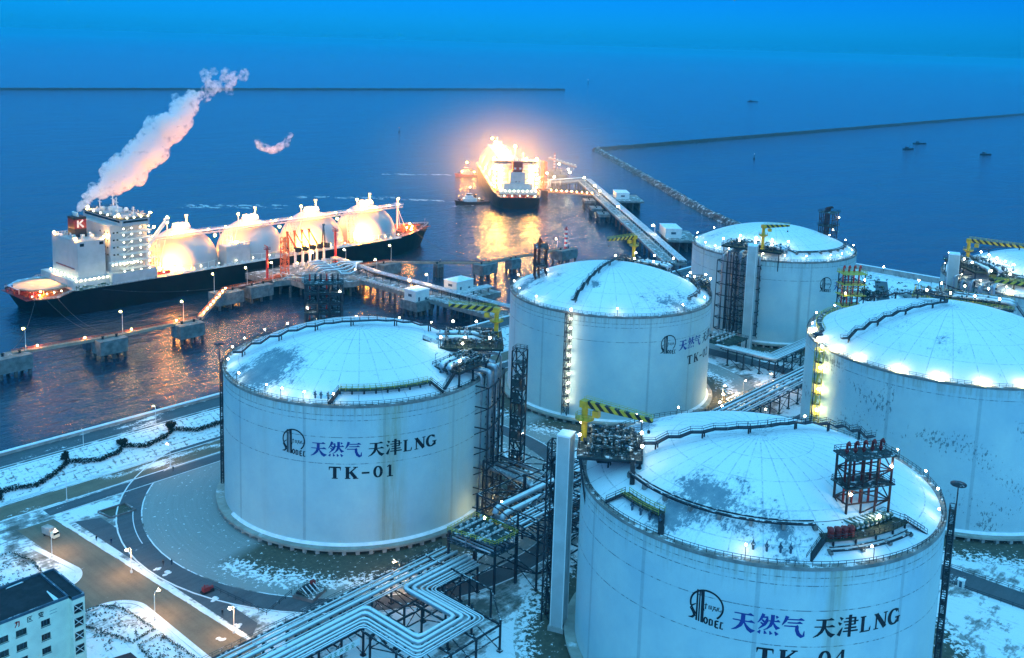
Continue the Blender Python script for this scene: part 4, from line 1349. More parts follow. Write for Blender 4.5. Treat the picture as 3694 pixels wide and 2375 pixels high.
for k in range(9):
    a = -117 + k * 2.2; p = pol(T[4], 34.3, a, 46.3); q = pol(T[4], 31.6, a - 1.5, 46.3); b = MB()
    b.path([(p[0], p[1], 46.3), (p[0], p[1], 47.4), (q[0], q[1], 47.5)], 0.32, 8); b.ball((p[0], p[1], 47.5), 0.55, 8, 5)
    part(b, 'relief_valve', 'pipe_green', t)
lamp_on(t, pol(T[4], 35, -108, 46.3), 2.2, 'lamp_roof', 0.36)
for a0, a1, z in ((-131, -137, 0), (-96, -90, 0)):
    b = MB(); stairway(b, [pol(T[4], 36.5, a0, 46.3), pol(T[4], 39.4, a1, TH[4] + 0.4)], 1.2); part(b, 'stair', 'steel', t)
roof_ring(4, 'snow topped pipe ring round the front of the TK-04 dome', 33.4, 150, 228)
rim_valves(4, (-153, -149, -145, -142), 38.2, 'four small valves by the front rim of the TK-04 roof')
rim_valves(4, (165, 169, 173, 177), 38.4, 'four dark nozzles by the left rim of the TK-04 roof')
roof_ring(4, 'low pipe beside the long green deck on the TK-04 roof edge', 38.6, -130, -98, 0.9, 0.24)
M['peel'] = M['steel']
lift_shaft('tall slim concrete lift shaft on the left of TK-04', 58.65, -187.95, 20, 3.9, 3.1, 50.3, (2.6, 3.6, 3.2, 2.6, 47))
ladder_tower('dark caged ladder with disc topped mast on the right edge of TK-04', 4, -71, 4, 45, w=2.4, gap=1.1)
# --- fifth tank
pump_deck(5, 'floodlit deck with yellow railings and looping pipes behind the crown of the largest tank', 12, 39, 105, 34, 16, 54.5, 'yellow_rail', 'deck', (7, 3), 9, seed=13)
relief_tower('lit vent tower with bright red pipes and yellow landings behind the largest tank roof', 238.5, -181.0, -40, 8, 5, 49.0, 61.5, 4, 'steel', 'red', 'yellow_rail', 3, .34, .2, 'yellow_rail', (.02, .35, .68, 1.0))
low_walk(5, 'yellow railed stairway along the back rim of the largest tank', 42, 128, 84, 49.6, 'yellow_rail', 'deck')
ladder_tower('yellow floodlit ladder with disc topped mast on the left of the largest tank', 5, 144.3, 3, 47, 'yellow_rail', 'lamp_t5', True, 2.6, 1.8, 0.40)
jib_crane('yellow striped boom reaching into the right edge of the picture above the largest tank', 262.0, -247.0, 50.0, 64.0, 113, 22)
# --- sixth tank
pump_deck(6, 'tangled deck of snowy pipes at the far right behind the largest tank', 137, 36, 45, 28, 17, 54.0, n=(7, 4), lamps=9, seed=15)
pump_deck(6, 'lower lit deck of pipes at the far right above the floodlit rim', 172, 37, 85, 20, 10, 52.0, 'yellow_rail', n=(5, 2), lamps=6, seed=19)
riser('dense bundle of dark pipes on the wall at the far right edge', 6, 132, 168, 6, 48.5, 12, 8)
jib_crane('yellow striped crane at the far right beside the concrete shaft', 337.0, -192.0, 52.0, 63.0, -86, 27)
lift_shaft('wide concrete lift shaft at the far right between the two largest tanks', 322.0, -191.0, 20, 5.6, 4.2, 59.0, (4.4, -2.6, 3.6, 3.6, 54))
# ================================================================ pipe racks and yard
def rack(label, x0, x1, y0, y1, z, step=6.5, m='steel_snow', brace=True, z0=0.0):
    """steel trestles along x carrying pipes between y0 and y1"""
    t = thing('pipe_rack', label, 'pipe rack', ((x0 + x1) / 2, (y0 + y1) / 2, z0), 'pipe racks between the tanks')
    k = max(1, round((x1 - x0) / step))
    for j in range(k + 1):
        x = x0 + (x1 - x0) * j / k
        b = MB()
        for y in (y0, y1):
            b.beam((x, y, z0), (x, y, z), 0.42); b.box((x, y, z0 + 0.2), (1.1, 1.1, 0.4))
        b.beam((x, y0 - 0.6, z), (x, y1 + 0.6, z), 0.36, 0.45); b.beam((x, y0, z - 2.6), (x, y1, z - 2.6), 0.3)
        if brace: b.beam((x, y0, z - 2.6), (x, y1, z0 + 0.4), 0.18)
        part(b, 'trestle', m, t)
    b = MB()
    for y in (y0, y1):
        b.beam((x0, y, z), (x1, y, z), 0.36, 0.45)
        if brace:
            for j in range(0, k, 2):
                a, c = x0 + (x1 - x0) * j / k, x0 + (x1 - x0) * (j + 1) / k
                b.beam((a, y, z0 + 0.4), (c, y, z - 0.5), 0.18)
    part(b, 'side_beam', m, t)
    return t

rA = rack('long snowy pipe rack running from the lower edge to the green valve deck', -34, 56, -150.5, -162.5, 7.0)
for k, (y, r) in enumerate(((-149.4, .22), (-150.4, .16), (-151.2, .30), (-152.3, .14), (-153.0, .20), (-153.9, .48), (-155.2, .16), (-155.9, .16))):
    b = MB(); b.tube((-40, y, 7.3 + r), (57, y, 7.3 + r), r, 8); part(b, 'pipe', 'pipe', rA)
# four pipes with the square expansion loop
for k, r in enumerate((.62, .56, .34, .30, .22, .20)):
    o = (0, 1.5, 2.75, 3.7, 4.6, 5.2)[k]
    z = 7.3 + r
    x0, x1, y0, y1 = 22.6 - o, 34.6 + o, -157.3 - o, -175.6 - o
    c = 1.3
    pts = [(-40, y0, z), (x0 - c, y0, z), (x0 - c * .3, y0 - c * .3, z), (x0, y0 - c, z), (x0, y1 + c, z), (x0 + c * .3, y1 + c * .3, z), (x0 + c, y1, z),
           (x1 - c, y1, z), (x1 - c * .3, y1 + c * .3, z), (x1, y1 + c, z), (x1, y0 - c, z), (x1 + c * .3, y0 - c * .3, z), (x1 + c, y0, z), (57, y0, z)]
    b = MB(); b.path(pts, r, 10); part(b, 'loop_pipe', 'pipe', rA)
b = MB()
b.beam((-40, -148.4, 7.2), (57, -148.4, 7.2), 0.9, 0.16); b.rail([(-40, -147.9, 7.3), (57, -147.9, 7.3)], 1.1, 2.4, 0.07)
part(b, 'side_walk', 'steel_snow', rA)
t = thing('loop_frame', 'square steel frame carrying the expansion loop of the pipes', 'steel frame', (30, -176, 0), 'pipe racks between the tanks')
for y in (-166, -175, -184.3):
    for x in (16.5, 24.6, 32.8, 41.0):
        b = MB(); b.beam((x, y, 0), (x, y, 8.2 if x > 40 else 6.9), 0.42); b.box((x, y, .2), (1.1, 1.1, .4)); part(b, 'column', 'steel_snow', t)
b = MB()
for y in (-166, -175, -184.3):
    b.beam((16.5, y, 6.9), (41.0, y, 6.9), 0.36, 0.45); b.beam((16.5, y, 4), (41, y, 4), 0.26)
for x in (16.5, 24.6, 32.8, 41.0):
    b.beam((x, -163, 6.9), (x, -184.3, 6.9), 0.36, 0.45); b.beam((x, -166, 4), (x, -175, 6.7), 0.2); b.beam((x, -184.3, 0.5), (x, -175, 4), 0.2)
part(b, 'beam', 'steel_snow', t)
b = MB()
for x in (49.4,):
    for y in (-166, -173.5):
        b.beam((x, y, 0), (x, y, 8.0), 0.42)
b.beam((41, -166, 8), (66.6, -166.3, 8), 0.36); b.beam((49.4, -166, 8), (49.4, -150, 8), 0.36); b.beam((49.4, -173.5, 8), (41, -184.3, 8), .3); b.beam((49.4, -166, 8), (49.4, -173.5, 8), .3)
part(b, 'link_frame', 'steel_snow', t)
# banner on the rack
t = thing('banner', 'long pale banner with green writing hung on the rack at the lower edge', 'banner', (9, -163.6, 5))
b = MB(); b.box((9.2, -163.4, 4.9), (13, 0.08, 1.7)); part(b, 'cloth', 'white', t)
M['ink_green'] = mat('green lettering', (0.02, 0.22, 0.10), 0.6)
GL['sheng'] = [[(.3,.95,.1),(.12,.55,.1)], [(.2,.74,.1),(.85,.74,.1)], [(.2,.42,.1),(.82,.42,.1)], [(.05,.05,.1),(.95,.05,.1)], [(.52,.98,.1),(.52,.05,.1)]]
GL['chan'] = [[(.5,1,.1),(.5,.86,.1)], [(.1,.84,.1),(.9,.84,.1)], [(.3,.75,.1),(.36,.6,.1)], [(.7,.76,.1),(.62,.6,.1)], [(.12,.52,.1),(.92,.52,.1)], [(.22,.52,.1),(.05,.02,.08)]]
GL['an'] = [[(.5,1,.1),(.5,.88,.1)], [(.08,.68,.1),(.12,.84,.1),(.9,.84,.1),(.86,.68,.1)], [(.05,.45,.1),(.95,.45,.1)], [(.45,.72,.1),(.25,.25,.1),(.9,.0,.1)], [(.7,.45,.1),(.5,.15,.1),(.08,.0,.08)]]
GL['quan'] = [[(.5,1,.1),(.05,.5,.08)], [(.5,1,.1),(.95,.5,.1)], [(.25,.5,.09),(.75,.5,.09)], [(.25,.28,.09),(.75,.28,.09)], [(.08,.04,.1),(.92,.04,.1)], [(.5,.5,.1),(.5,.04,.1)]]
GL['bao'] = [[(.22,.98,.1),(.05,.6,.08)], [(.18,.75,.1),(.18,.0,.1)], [(.4,.92,.09),(.9,.92,.09),(.9,.66,.09),(.4,.66,.09),(.4,.92,.09)], [(.32,.46,.09),(.98,.46,.09)], [(.65,.64,.1),(.65,.0,.1)], [(.62,.42,.09),(.36,.1,.08)], [(.68,.42,.09),(.96,.1,.1)]]
GL['huan'] = [[(.03,.88,.09),(.38,.88,.09)], [(.05,.52,.09),(.36,.52,.09)], [(.2,.88,.09),(.2,.1,.09)], [(.02,.06,.09),(.4,.16,.09)], [(.45,.9,.09),(1,.9,.09)], [(.74,.9,.09),(.45,.4,.09)], [(.72,.62,.09),(.72,.0,.09)], [(.78,.56,.09),(.98,.34,.09)]]
b = MB()
for k, g in enumerate(('huan', 'bao', 'sheng', 'chan', 'an', 'quan')):
    x0 = 4.6 + k * 1.65
    strokes(b, g, lambda x, y: (x0 + x * 1.3, -163.45 - 0.004 * k, 4.2 + y * 1.3))
part(b, 'lettering', 'ink_green', t)

# green valve deck
t = thing('valve_deck', 'two storey green valve deck standing at the right foot of TK-01', 'valve deck', (60.5, -159.5, 0))
for x, y in ((55.0, -152.6), (65.8, -151.8), (66.4, -166.6), (58.4, -166.3)):
    b = MB(); b.beam((x, y, 0), (x, y, 14), 0.5); part(b, 'column', 'steel_snow', t)
q = [(54.6, -152.4), (66.0, -151.6), (66.6, -167.0), (57.6, -166.8)]
for z, nm in ((14.0, 'upper_deck'), (11.0, 'lower_deck')):
    b = MB(); b.prism(list(reversed(q)), z - 0.25, z); part(b, nm, 'deck', t)
    b = MB(); b.rail([(x, y, z) for x, y in q], 1.25, 1.5, 0.1, True); part(b, 'railing', 'yellow_rail' if z > 12 else 'blue_steel', t)
rg = random.Random(5)
first = None
for k in range(12):
    x, y = 57 + (k % 4) * 2.5 + rg.uniform(-.3, .3), -155 - (k // 4) * 3.8
    if first is None:
        b = MB(); b.tube((x - 1, y, 14.6), (x + 1, y, 14.6), .32, 8); b.tube((x, y, 14.3), (x, y, 15.7), .2, 8); b.box((x, y, 15.8), (.9, .3, .5)); first = part(b, 'valve', 'white_snow', t); f0 = (x, y)
    else:
        child_copy(first, t, (x - f0[0], y - f0[1], 0))
b = MB()
for k in range(7):
    b.tube((56 + k * 1.4, -153, 12), (57 + k * 1.3, -166, 12), .25, 6); b.beam((56 + k * 1.4, -158, 11), (56 + k * 1.4, -158, 14), .3)
part(b, 'pipework', 'pipe', t)

# tall frames between TK-01 and TK-04
t = thing('steel_trestle', 'tall open steel frame with big pipes against the right side of TK-01', 'steel frame', (94, -142, 0), 'pipe racks between the tanks')
b = MB(); b.lattice([(88, -134), (100.5, -134.4), (101.2, -150.8), (88.4, -150.4)], 0, 18, 4.5, 0.5, 0.32)
b.beam((94.3, -134, 18), (94.8, -150.6, 18), .32); b.beam((88.2, -142, 18), (101, -142.5, 18), .32)
for z in (9, 13.5):
    for f in (.33, .66):
        b.beam((88 + 12.6 * f, -134.2, z), (88.4 + 12.8 * f, -150.6, z), .3)
part(b, 'frame', 'steel_snow', t)
for k, (x, z, r) in enumerate(((90.2, 15.2, .75), (92.3, 14.4, .45), (93.6, 14.2, .25), (95.4, 14.4, .42), (97.4, 14.2, .3), (99, 15, .6))):
    b = MB(); b.path([(x, -131, z), (x, -150, z), (x, -151.6, z - .4), (x, -152.4, z - 1.6), (x, -152.6, 8.5), (x + 1, -154, 8), (x + 30, -154.5 - k * .8, 8)], r, 10); part(b, 'pipe', 'pipe_bare', t)
t = thing('steel_trestle', 'lower steel frame with two fat snowy pipe bends beside the tall concrete shaft', 'steel frame', (80, -166, 0), 'pipe racks between the tanks')
b = MB(); b.lattice([(67, -151.5), (86, -152), (86.5, -173), (67.2, -173.3)], 0, 20, 5.0, 0.45, 0.34, True)
for x in (73.5, 80):
    b.beam((x, -152, 0), (x, -152, 15), .4); b.beam((x, -173, 0), (x, -173, 15), .4); b.beam((x, -152, 15), (x, -173, 15), .32); b.beam((x, -152, 10), (x, -173, 10), .32)
for x, y in ((66.8, -166.6), (86.3, -163)):
    b.beam((x, y, 0), (x, y, 20), .42)
b.beam((66.8, -166.6, 20), (86.3, -163, 20), .3); b.beam((66.8, -166.6, 5), (67.2, -173.3, 0.4), .2); b.beam((67.2, -173.3, 5), (86.5, -173, 5), .26)
part(b, 'frame', 'steel_snow', t)
for k, (y, r, z) in enumerate(((-156.0, .85, 16.6), (-158.6, .8, 15.6), (-161.0, .35, 14.8), (-162.2, .35, 14.8), (-163.4, .28, 14.6), (-164.8, .45, 14.8), (-166.4, .3, 14.6))):
    b = MB()
    x0 = 70.5 if k < 2 else 69
    pts = [(x0 + 1.8, y, z - 3.8), (x0 + .4, y, z - 3.4), (x0 - .7, y, z - 2.6), (x0 - 1, y, z - 1.4), (x0 - .6, y, z - .5), (x0 + .6, y, z), (90, y, z), (96, y, z)] if k < 2 else [(x0, y, z), (96, y, z)]
    b.path(pts, r, 12); part(b, 'pipe', 'pipe', t)
t = thing('steel_trestle', 'dense stack of dark frames and pipes behind the tall concrete shaft', 'steel frame', (112, -158, 0), 'pipe racks between the tanks')
b = MB()
for x0 in (102, 112, 122):
    b.lattice([(x0, -146), (x0 + 9, -146), (x0 + 9, -172), (x0, -172)], 0, 16, 4.0, .4, .28, True)
    b.beam((x0, -154.6, 16), (x0 + 9, -154.6, 16), .3); b.beam((x0, -163.3, 16), (x0 + 9, -163.3, 16), .3); b.beam((x0, -163.3, 0), (x0, -163.3, 16), .36)
part(b, 'frame', 'steel_snow', t)
for k in range(10):
    b = MB(); b.tube((88, -148 - k * 2.3, 12.6 + (k % 3) * 1.6), (140, -148 - k * 2.3, 12.6 + (k % 3) * 1.6), (.5, .25, .35)[k % 3], 8); part(b, 'pipe', 'pipe_bare', t)
# main rack onward to the far tanks
rB = rack('long pipe rack running on between the second and the largest tank', 108, 300, -146.5, -157, 7.0, 8)
for k, (y, r) in enumerate(((-146.6, .3), (-147.8, .2), (-149, .5), (-150.6, .34), (-151.9, .2), (-153, .55), (-154.8, .3), (-156, .3))):
    b = MB(); b.tube((96, y, 7.3 + r), (330, y, 7.3 + r), r, 8); part(b, 'pipe', 'pipe', rB)
b = MB(); b.rail([(108, -146, 7.3), (300, -146, 7.3)], 1.1, 2.4, .08); part(b, 'railing', 'steel', rB)
# branch to TK-03
t = thing('pipe_rack', 'snowy pipe rack with a square corner in front of TK-03', 'pipe rack', (285, -125, 0), 'pipe racks between the tanks')
for x, y in ((275.6, -111), (275.6, -119), (275.6, -127), (275.6, -134.5), (284, -134.5), (292.5, -134.5), (301, -134.5), (310, -134.5), (284, -127.5), (284, -119), (284, -111), (292.5, -127.5), (301, -127.5), (310, -127.5)):
    b = MB(); b.beam((x, y, 0), (x, y, 7), .45); b.box((x, y, .2), (1.2, 1.2, .4)); part(b, 'column', 'steel', t)
b = MB()
for x in (275.6, 284):
    b.beam((x, -108, 7), (x, -135, 7), .4)
for y in (-127.5, -134.5):
    b.beam((275.6, y, 7), (312, y, 7), .4); b.beam((275.6, y, 4), (312, y, 4), .25)
for k in range(4):
    x = 275.6 + k * 8.5; b.beam((x, -134.5, 4), (x + 8.5, -134.5, .4), .2); b.beam((x + 8.5, -134.5, 4), (x, -134.5, .4), .2)
    b.beam((275.6, -111 - k * 6, 4), (275.6, -117 - k * 6, .4), .2)
part(b, 'beam', 'steel', t)
for k, r in enumerate((.5, .5, .4, .4, .3, .3)):
    o = k * 1.25
    b = MB(); b.path([(276.2 + o, -104, 7.4 + r), (276.2 + o, -132.4 + o, 7.4 + r), (276.9 + o, -133.4 + o, 7.4 + r), (278 + o, -133.8 + o, 7.4 + r), (330, -133.8 + o, 7.4 + r)], r, 8); part(b, 'pipe', 'pipe', t)
t = thing('valve_deck', 'low dark valve deck at the foot of TK-03', 'valve deck', (287.5, -102, 0))
for x, y in ((279, -96), (296, -96), (279, -109), (296, -109)):
    b = MB(); b.beam((x, y, 0), (x, y, 8), .5); part(b, 'column', 'steel', t)
b = MB(); b.box((287.5, -102.5, 8), (19, 14, .4)); part(b, 'deck', 'deck_green', t)
b = MB(); b.rail([(278, -95.5, 8.2), (297, -95.5, 8.2), (297, -109.5, 8.2), (278, -109.5, 8.2)], 1.2, 1.8, .1, True); part(b, 'railing', 'steel', t)
first = None
for k in range(10):
    x, y = 280 + (k % 5) * 3.6, -98 - (k // 5) * 5
    if first is None:
        b = MB(); b.tube((x - 1.2, y, 9), (x + 1.2, y, 9), .5, 8); b.tube((x, y, 8.2), (x, y, 10.4), .25, 6); b.box((x, y, 10.4), (1.1, .5, .5)); first = part(b, 'valve', 'white_snow', t); f0 = (x, y)
    else: child_copy(first, t, (x - f0[0], y - f0[1], 0))

# ---------------------------------------------------------------- street lamps
def street_lamp(label, x, y, h, az, z0=0.0, lm='lamp_street', r=0.42, group='street lamps on the yard roads', on=True):
    t = thing('street_lamp', label, 'street lamp', (x, y, z0), group)
    d = (cos(R_(az)), sin(R_(az)))
    b = MB(); b.tube((x, y, z0), (x, y, z0 + h - .6), .13, 6, .09)
    b.path([(x, y, z0 + h - .6), (x + d[0] * .3, y + d[1] * .3, z0 + h - .1), (x + d[0] * 1.3, y + d[1] * 1.3, z0 + h + .1)], .08, 5)
    b.box((x, y, z0 + .3), (.5, .5, .6))
    part(b, 'post', 'white', t)
    b = MB(); b.lathe((x + d[0] * 1.5, y + d[1] * 1.5, z0 + h), [(.05, .28), (.42, .12), (.46, .0)], 10); part(b, 'hood', 'steel', t)
    if on:
        b = MB(); b.ball((x + d[0] * 1.5, y + d[1] * 1.5, z0 + h - .08), r, 8, 5, (1, 1, .8)); part(b, 'lamp_glass', lm, t)
    return t
SL = [(-13.3, -67.9, 'lit lamp post at the head of the access road beside the truck', 20), (-2.1, -90.3, 'lit lamp post on the kerb opposite the side turning', 200),
      (-9.0, -115.1, 'lit lamp post on the near verge by the planted beds', 20), (1.5, -133.4, 'lit lamp post at the lower end of the parking strip', 200)]
for x, y, l, a in SL:
    street_lamp(l, x, y, 7.4, a)
street_lamp('lit lamp post on the pipe rack side of TK-01 below its slab', 43.0, -146.5, 7.5, 120)
street_lamp('unlit slim lamp post beside the coast road left of TK-01', 22.3, -11.5, 7, 90, 3.6, on=False)
street_lamp('lit lamp post on the coast road nearest to TK-01', 48.5, -11.5, 8, 90, 4.0, r=.3)
street_lamp('lit lamp post on the yard road beyond the hedge', 39.5, -37.0, 8, 90, r=.3)
street_lamp('unlit lamp post on the yard road at the left', 4.7, -37.4, 8, 90, on=False)
street_lamp('lit lamp post on the snowy ground between TK-02 and the largest tank', 243, -137, 7, 0, r=.4)
street_lamp('lit lamp post low beside the right foot of TK-02', 233, -133, 6, 0, r=.45)
street_lamp('lit lamp post by the pipe rack corner under TK-03', 262, -139, 6, 0, r=.4)
for k, (x, y) in enumerate(((118, -44.5), (150, -38), (176, -12), (120, -13))):
    street_lamp(('lit lamp post on the footway just behind TK-01', 'lit lamp post on the yard road left of TK-02', 'lit coast road lamp post behind TK-02', 'lit coast road lamp post behind TK-01')[k], x, y, 8, 90, 4.0 if y > -20 else 0, r=.3)
# lamps at the feet of the tanks throw warm light up the concrete
def wall_pack(label, x, y, z, r=.4, lm='lamp_street'):
    t = thing('bollard_lamp', label, 'lamp', (x, y, 0), 'low lamps round the tank feet')
    b = MB(); b.beam((x, y, 0), (x, y, z - .3), .16); part(b, 'post', 'steel', t)
    b = MB(); b.ball((x, y, z), r, 8, 5); part(b, 'lamp_glass', lm, t)
for k, (i, a, l) in enumerate(((1, -66, 'low lamp among the pipes at the right foot of TK-01'), (1, -80, 'low lamp under the green valve deck'), (2, -74, 'low lamp at the right foot of TK-02'),
                               (2, -62, 'low lamp behind the right foot of TK-02'))):
    p = pol(T[i], TR[i] + 7, a); wall_pack(l, p[0], p[1], 3.4, .42, 'lamp_foot')

# ---------------------------------------------------------------- office building
t = thing('office_building', 'cream office building with dark flat roof in the lower left corner', 'building', (-46, -112, 0))
X0, X1, Y0, Y1, ZT = -75.0, -31.8, -119.6, -105.2, 17.4
wins = [(-46.2, 2.6), (-42.2, 2.3), (-37.0, 2.0), (-50.6, 2.6), (-55, 2.6), (-59.4, 2.6), (-63.8, 2.6)]
rows = [13.6, 10.3, 7.0, 3.7]
def facade(b, x0, x1, y, z0, z1, holes, th=0.35):
    """wall facing -y with real openings: holes = (xa, xb, za, zb)"""
    xs = sorted({x0, x1, *[h[0] for h in holes], *[h[1] for h in holes]})
    zs = sorted({z0, z1, *[h[2] for h in holes], *[h[3] for h in holes]})
    for xa, xb in zip(xs, xs[1:]):
        for za, zb in zip(zs, zs[1:]):
            cx, cz = (xa + xb) / 2, (za + zb) / 2
            if any(h[0] < cx < h[1] and h[2] < cz < h[3] for h in holes):
                continue
            b.add([(xa, y, za), (xb, y, za), (xb, y, zb), (xa, y, zb)], [(0, 1, 2, 3)])
    for xa, xb, za, zb in holes:
        b.add([(xa, y, za), (xb, y, za), (xb, y, zb), (xa, y, zb), (xa, y + th, za), (xb, y + th, za), (xb, y + th, zb), (xa, y + th, zb)],
              [(0, 1, 5, 4), (3, 7, 6, 2), (0, 4, 7, 3), (1, 2, 6, 5)])
holes = [(x - w / 2, x + w / 2, z - .8, z + .8) for x, w in wins for z in rows]
b = MB(); facade(b, X0, X1, Y0, 0, ZT, holes)
b.add([(X1, Y0, 0), (X1, Y1, 0), (X1, Y1, ZT), (X1, Y0, ZT), (X0, Y0, 0), (X0, Y1, 0), (X0, Y1, ZT), (X0, Y0, ZT)], [(0, 1, 2, 3), (5, 4, 7, 6), (1, 5, 6, 2)])
part(b, 'wall', 'facade', t)
b = MB(); b.sheet([(X0, Y0 + .3), (X1 - .3, Y0 + .3), (X1 - .3, Y1 - .3), (X0, Y1 - .3)], ZT); part(b, 'roof', 'roof_dark', t)
b = MB()
for p, q in (((X0, Y0 + .12), (X1, Y0 + .12)), ((X1 - .15, Y0 + .3), (X1 - .15, Y1 - .3)), ((X0, Y1 - .15), (X1, Y1 - .15))):
    b.beam((*p, ZT + .22), (*q, ZT + .22), .36, .62)
part(b, 'parapet', 'blue_steel', t)
for x0, x1, y0, y1 in ((-34.6, -33.6, -119, -113.5), (-40, -36, -106.3, -105.7), (-56, -50, -108.4, -107.2)):
    b = MB(); b.prism([(x0, y0), (x1, y0 + .2), (x1 - .3, y1), (x0 + .5, y1 - .3)], ZT + .01, ZT + .1); part(b, 'snow_patch', 'snow', t)
for xa, xb, za, zb in holes:
    b = MB(); b.add([(xa, Y0 + .3, za), (xb, Y0 + .3, za), (xb, Y0 + .3, zb), (xa, Y0 + .3, zb)], [(0, 1, 2, 3)])
    w = part(b, 'window', 'glass', t)
    b = MB()
    for k in range(4):
        x = xa + (xb - xa) * k / 3; b.box((x, Y0 + .27, (za + zb) / 2), (.07, .05, zb - za))
    b.box(((xa + xb) / 2, Y0 + .02, za - .05), (xb - xa + .2, .14, .1))
    part(b, 'frame', 'blue_steel', w)
# stair annex with big glazed bays
AX0, AX1, AY0, AY1 = -31.8, -29.0, -121.4, -106.0
b = MB()
ah = [(AX0 + .35, AX1 - .35, z - 1.15, z + 1.15) for z in (15.0, 11.7, 8.4, 5.1)]
facade(b, AX0, AX1, AY0, 0, ZT, ah)
b.add([(AX1, AY0, 0), (AX1, AY1, 0), (AX1, AY1, ZT), (AX1, AY0, ZT), (AX0, AY0, 0), (AX0, Y0, 0), (AX0, Y0, ZT), (AX0, AY0, ZT), (AX0, AY1, 0), (AX0, AY1, ZT)],
      [(0, 1, 2, 3), (5, 4, 7, 6), (1, 8, 9, 2)])
part(b, 'stair_annex', 'facade', t)
b = MB(); b.sheet([(AX0 + .2, AY0 + .2), (AX1 - .2, AY0 + .2), (AX1 - .2, AY1 - .2), (AX0 + .2, AY1 - .2)], ZT + .35); part(b, 'annex_roof', 'roof_dark', t)
b = MB()
for p, q in (((AX0, AY0 + .12), (AX1, AY0 + .12)), ((AX1 - .12, AY0 + .3), (AX1 - .12, AY1 - .3)), ((AX0, AY1 - .12), (AX1, AY1 - .12))):
    b.beam((*p, ZT + .4), (*q, ZT + .4), .34, .66)
part(b, 'annex_parapet', 'blue_steel', t)
for xa, xb, za, zb in ah:
    b = MB(); b.add([(xa, AY0 + .3, za), (xb, AY0 + .3, za), (xb, AY0 + .3, zb), (xa, AY0 + .3, zb)], [(0, 1, 2, 3)]); w = part(b, 'window', 'glass', t)
    b = MB(); b.beam((xa, AY0 + .28, zb), (xb, AY0 + .28, za), .14); b.beam((xa, AY0 + .26, (za + zb) / 2 - .5), (xb, AY0 + .26, (za + zb) / 2 + .3), .1); part(b, 'stair_stringer', 'white', w)
b = MB()
strokes(b, 'qu', lambda x, y: (-41.0 + x * 1.3, Y0 - .04, 15.35 + y * 1.3), 0.12, 1.5)
strokes(b, 'bian', lambda x, y: (-38.6 + x * 1.3, Y0 - .044, 15.35 + y * 1.3), 0.12, 1.5)
part(b, 'wall_lettering', 'ink_black', t)
b = MB(); strokes(b, 'dao', lambda x, y: (-43.6 + x * 1.2, Y0 - .04, 15.2 + y * 1.5), 0.12, 2.0); part(b, 'red_lettering', 'red', t)
b = MB()
strokes(b, '-', lambda x, y: (-36.3 + x * 2, Y0 - .04, 15.6 + y * .8)); strokes(b, '-', lambda x, y: (-36.3 + x * 2, Y0 - .044, 14.9 + y * .8))
part(b, 'wall_stripe', 'blue_steel', t)
t = thing('low_building', 'small dark hipped roof peeking up at the lower edge beside the office', 'building', (-29.5, -137, 0))
b = MB(); b.prism([(-35, -143), (-24, -143), (-24, -131.5), (-35, -131.5)], 0, 5.4); part(b, 'wall', 'facade', t)
b = MB()
b.add([(-35.6, -143.6, 5.4), (-23.4, -143.6, 5.4), (-23.4, -130.9, 5.4), (-35.6, -130.9, 5.4), (-29.5, -139, 8.2), (-29.5, -134, 8.2)], [(0, 1, 4), (1, 2, 5, 4), (2, 3, 5), (3, 0, 4, 5), (3, 2, 1, 0)])
part(b, 'roof', 'roof_dark', t)

# ---------------------------------------------------------------- planting
def tuft(b, c, r, n, rg, leaf=.5, flat=1.0):
    """leaf sized faces scattered through a lumpy volume"""
    for _ in range(n):
        d = V((rg.gauss(0, 1), rg.gauss(0, 1), rg.gauss(0, 1))).normalized() * (rg.random() ** .45)
        p = V((c[0] + d.x * r[0], c[1] + d.y * r[1], c[2] + d.z * r[2] * flat))
        u = V((rg.gauss(0, 1), rg.gauss(0, 1), rg.gauss(0, .6))).normalized() * leaf * rg.uniform(.6, 1.3)
        w = V((rg.gauss(0, 1), rg.gauss(0, 1), rg.gauss(0, 1))).cross(u).normalized() * leaf * rg.uniform(.3, .7)
        b.add([p - u, p + w, p + u, p - w], [(0, 1, 2, 3)])
rg = random.Random(11)
bends = [(-42, -24), (-22, -21), (-4.4, -21.6), (2, -23), (8.4, -20.7), (14.5, -17.2), (23, -20.4), (30, -19.6), (33.5, -17.4), (40, -20.2), (49, -18.4), (52.5, -16.4), (60, -19.8), (69, -19.6), (82, -18)]
hl = ['dark trimmed hedge curving in at the left edge of the bank', 'dark curved hedge between the left pair of shrubs on the bank', 'dark curved hedge between the middle pair of shrubs on the bank', 'dark curved hedge running behind TK-01 at the foot of the bank']
cuts = [0, 5, 8, 11, 14]
for k in range(4):
    seg = bends[cuts[k]:cuts[k + 1] + 1]
    b = MB()
    for p, q in zip(seg, seg[1:]):
        m = max(2, int(hypot(q[0] - p[0], q[1] - p[1]) / .7))
        for j in range(m):
            x, y = p[0] + (q[0] - p[0]) * j / m, p[1] + (q[1] - p[1]) * j / m
            z = .3 + max(0, (y + 25) / 12.5 * 4.7)
            tuft(b, (x, y, z + .5), (.95, .95, .95), 34, rg, .36)
    solo(b, 'hedge', 'leaf', hl[k], 'hedge', (seg[0][0], seg[0][1], 0), 'hedges along the foot of the bank')
sl_ = ['dark spiky shrub on the bank at the left', 'dark round shrub on the bank in the middle', 'dark spreading shrub on the bank nearest TK-01']
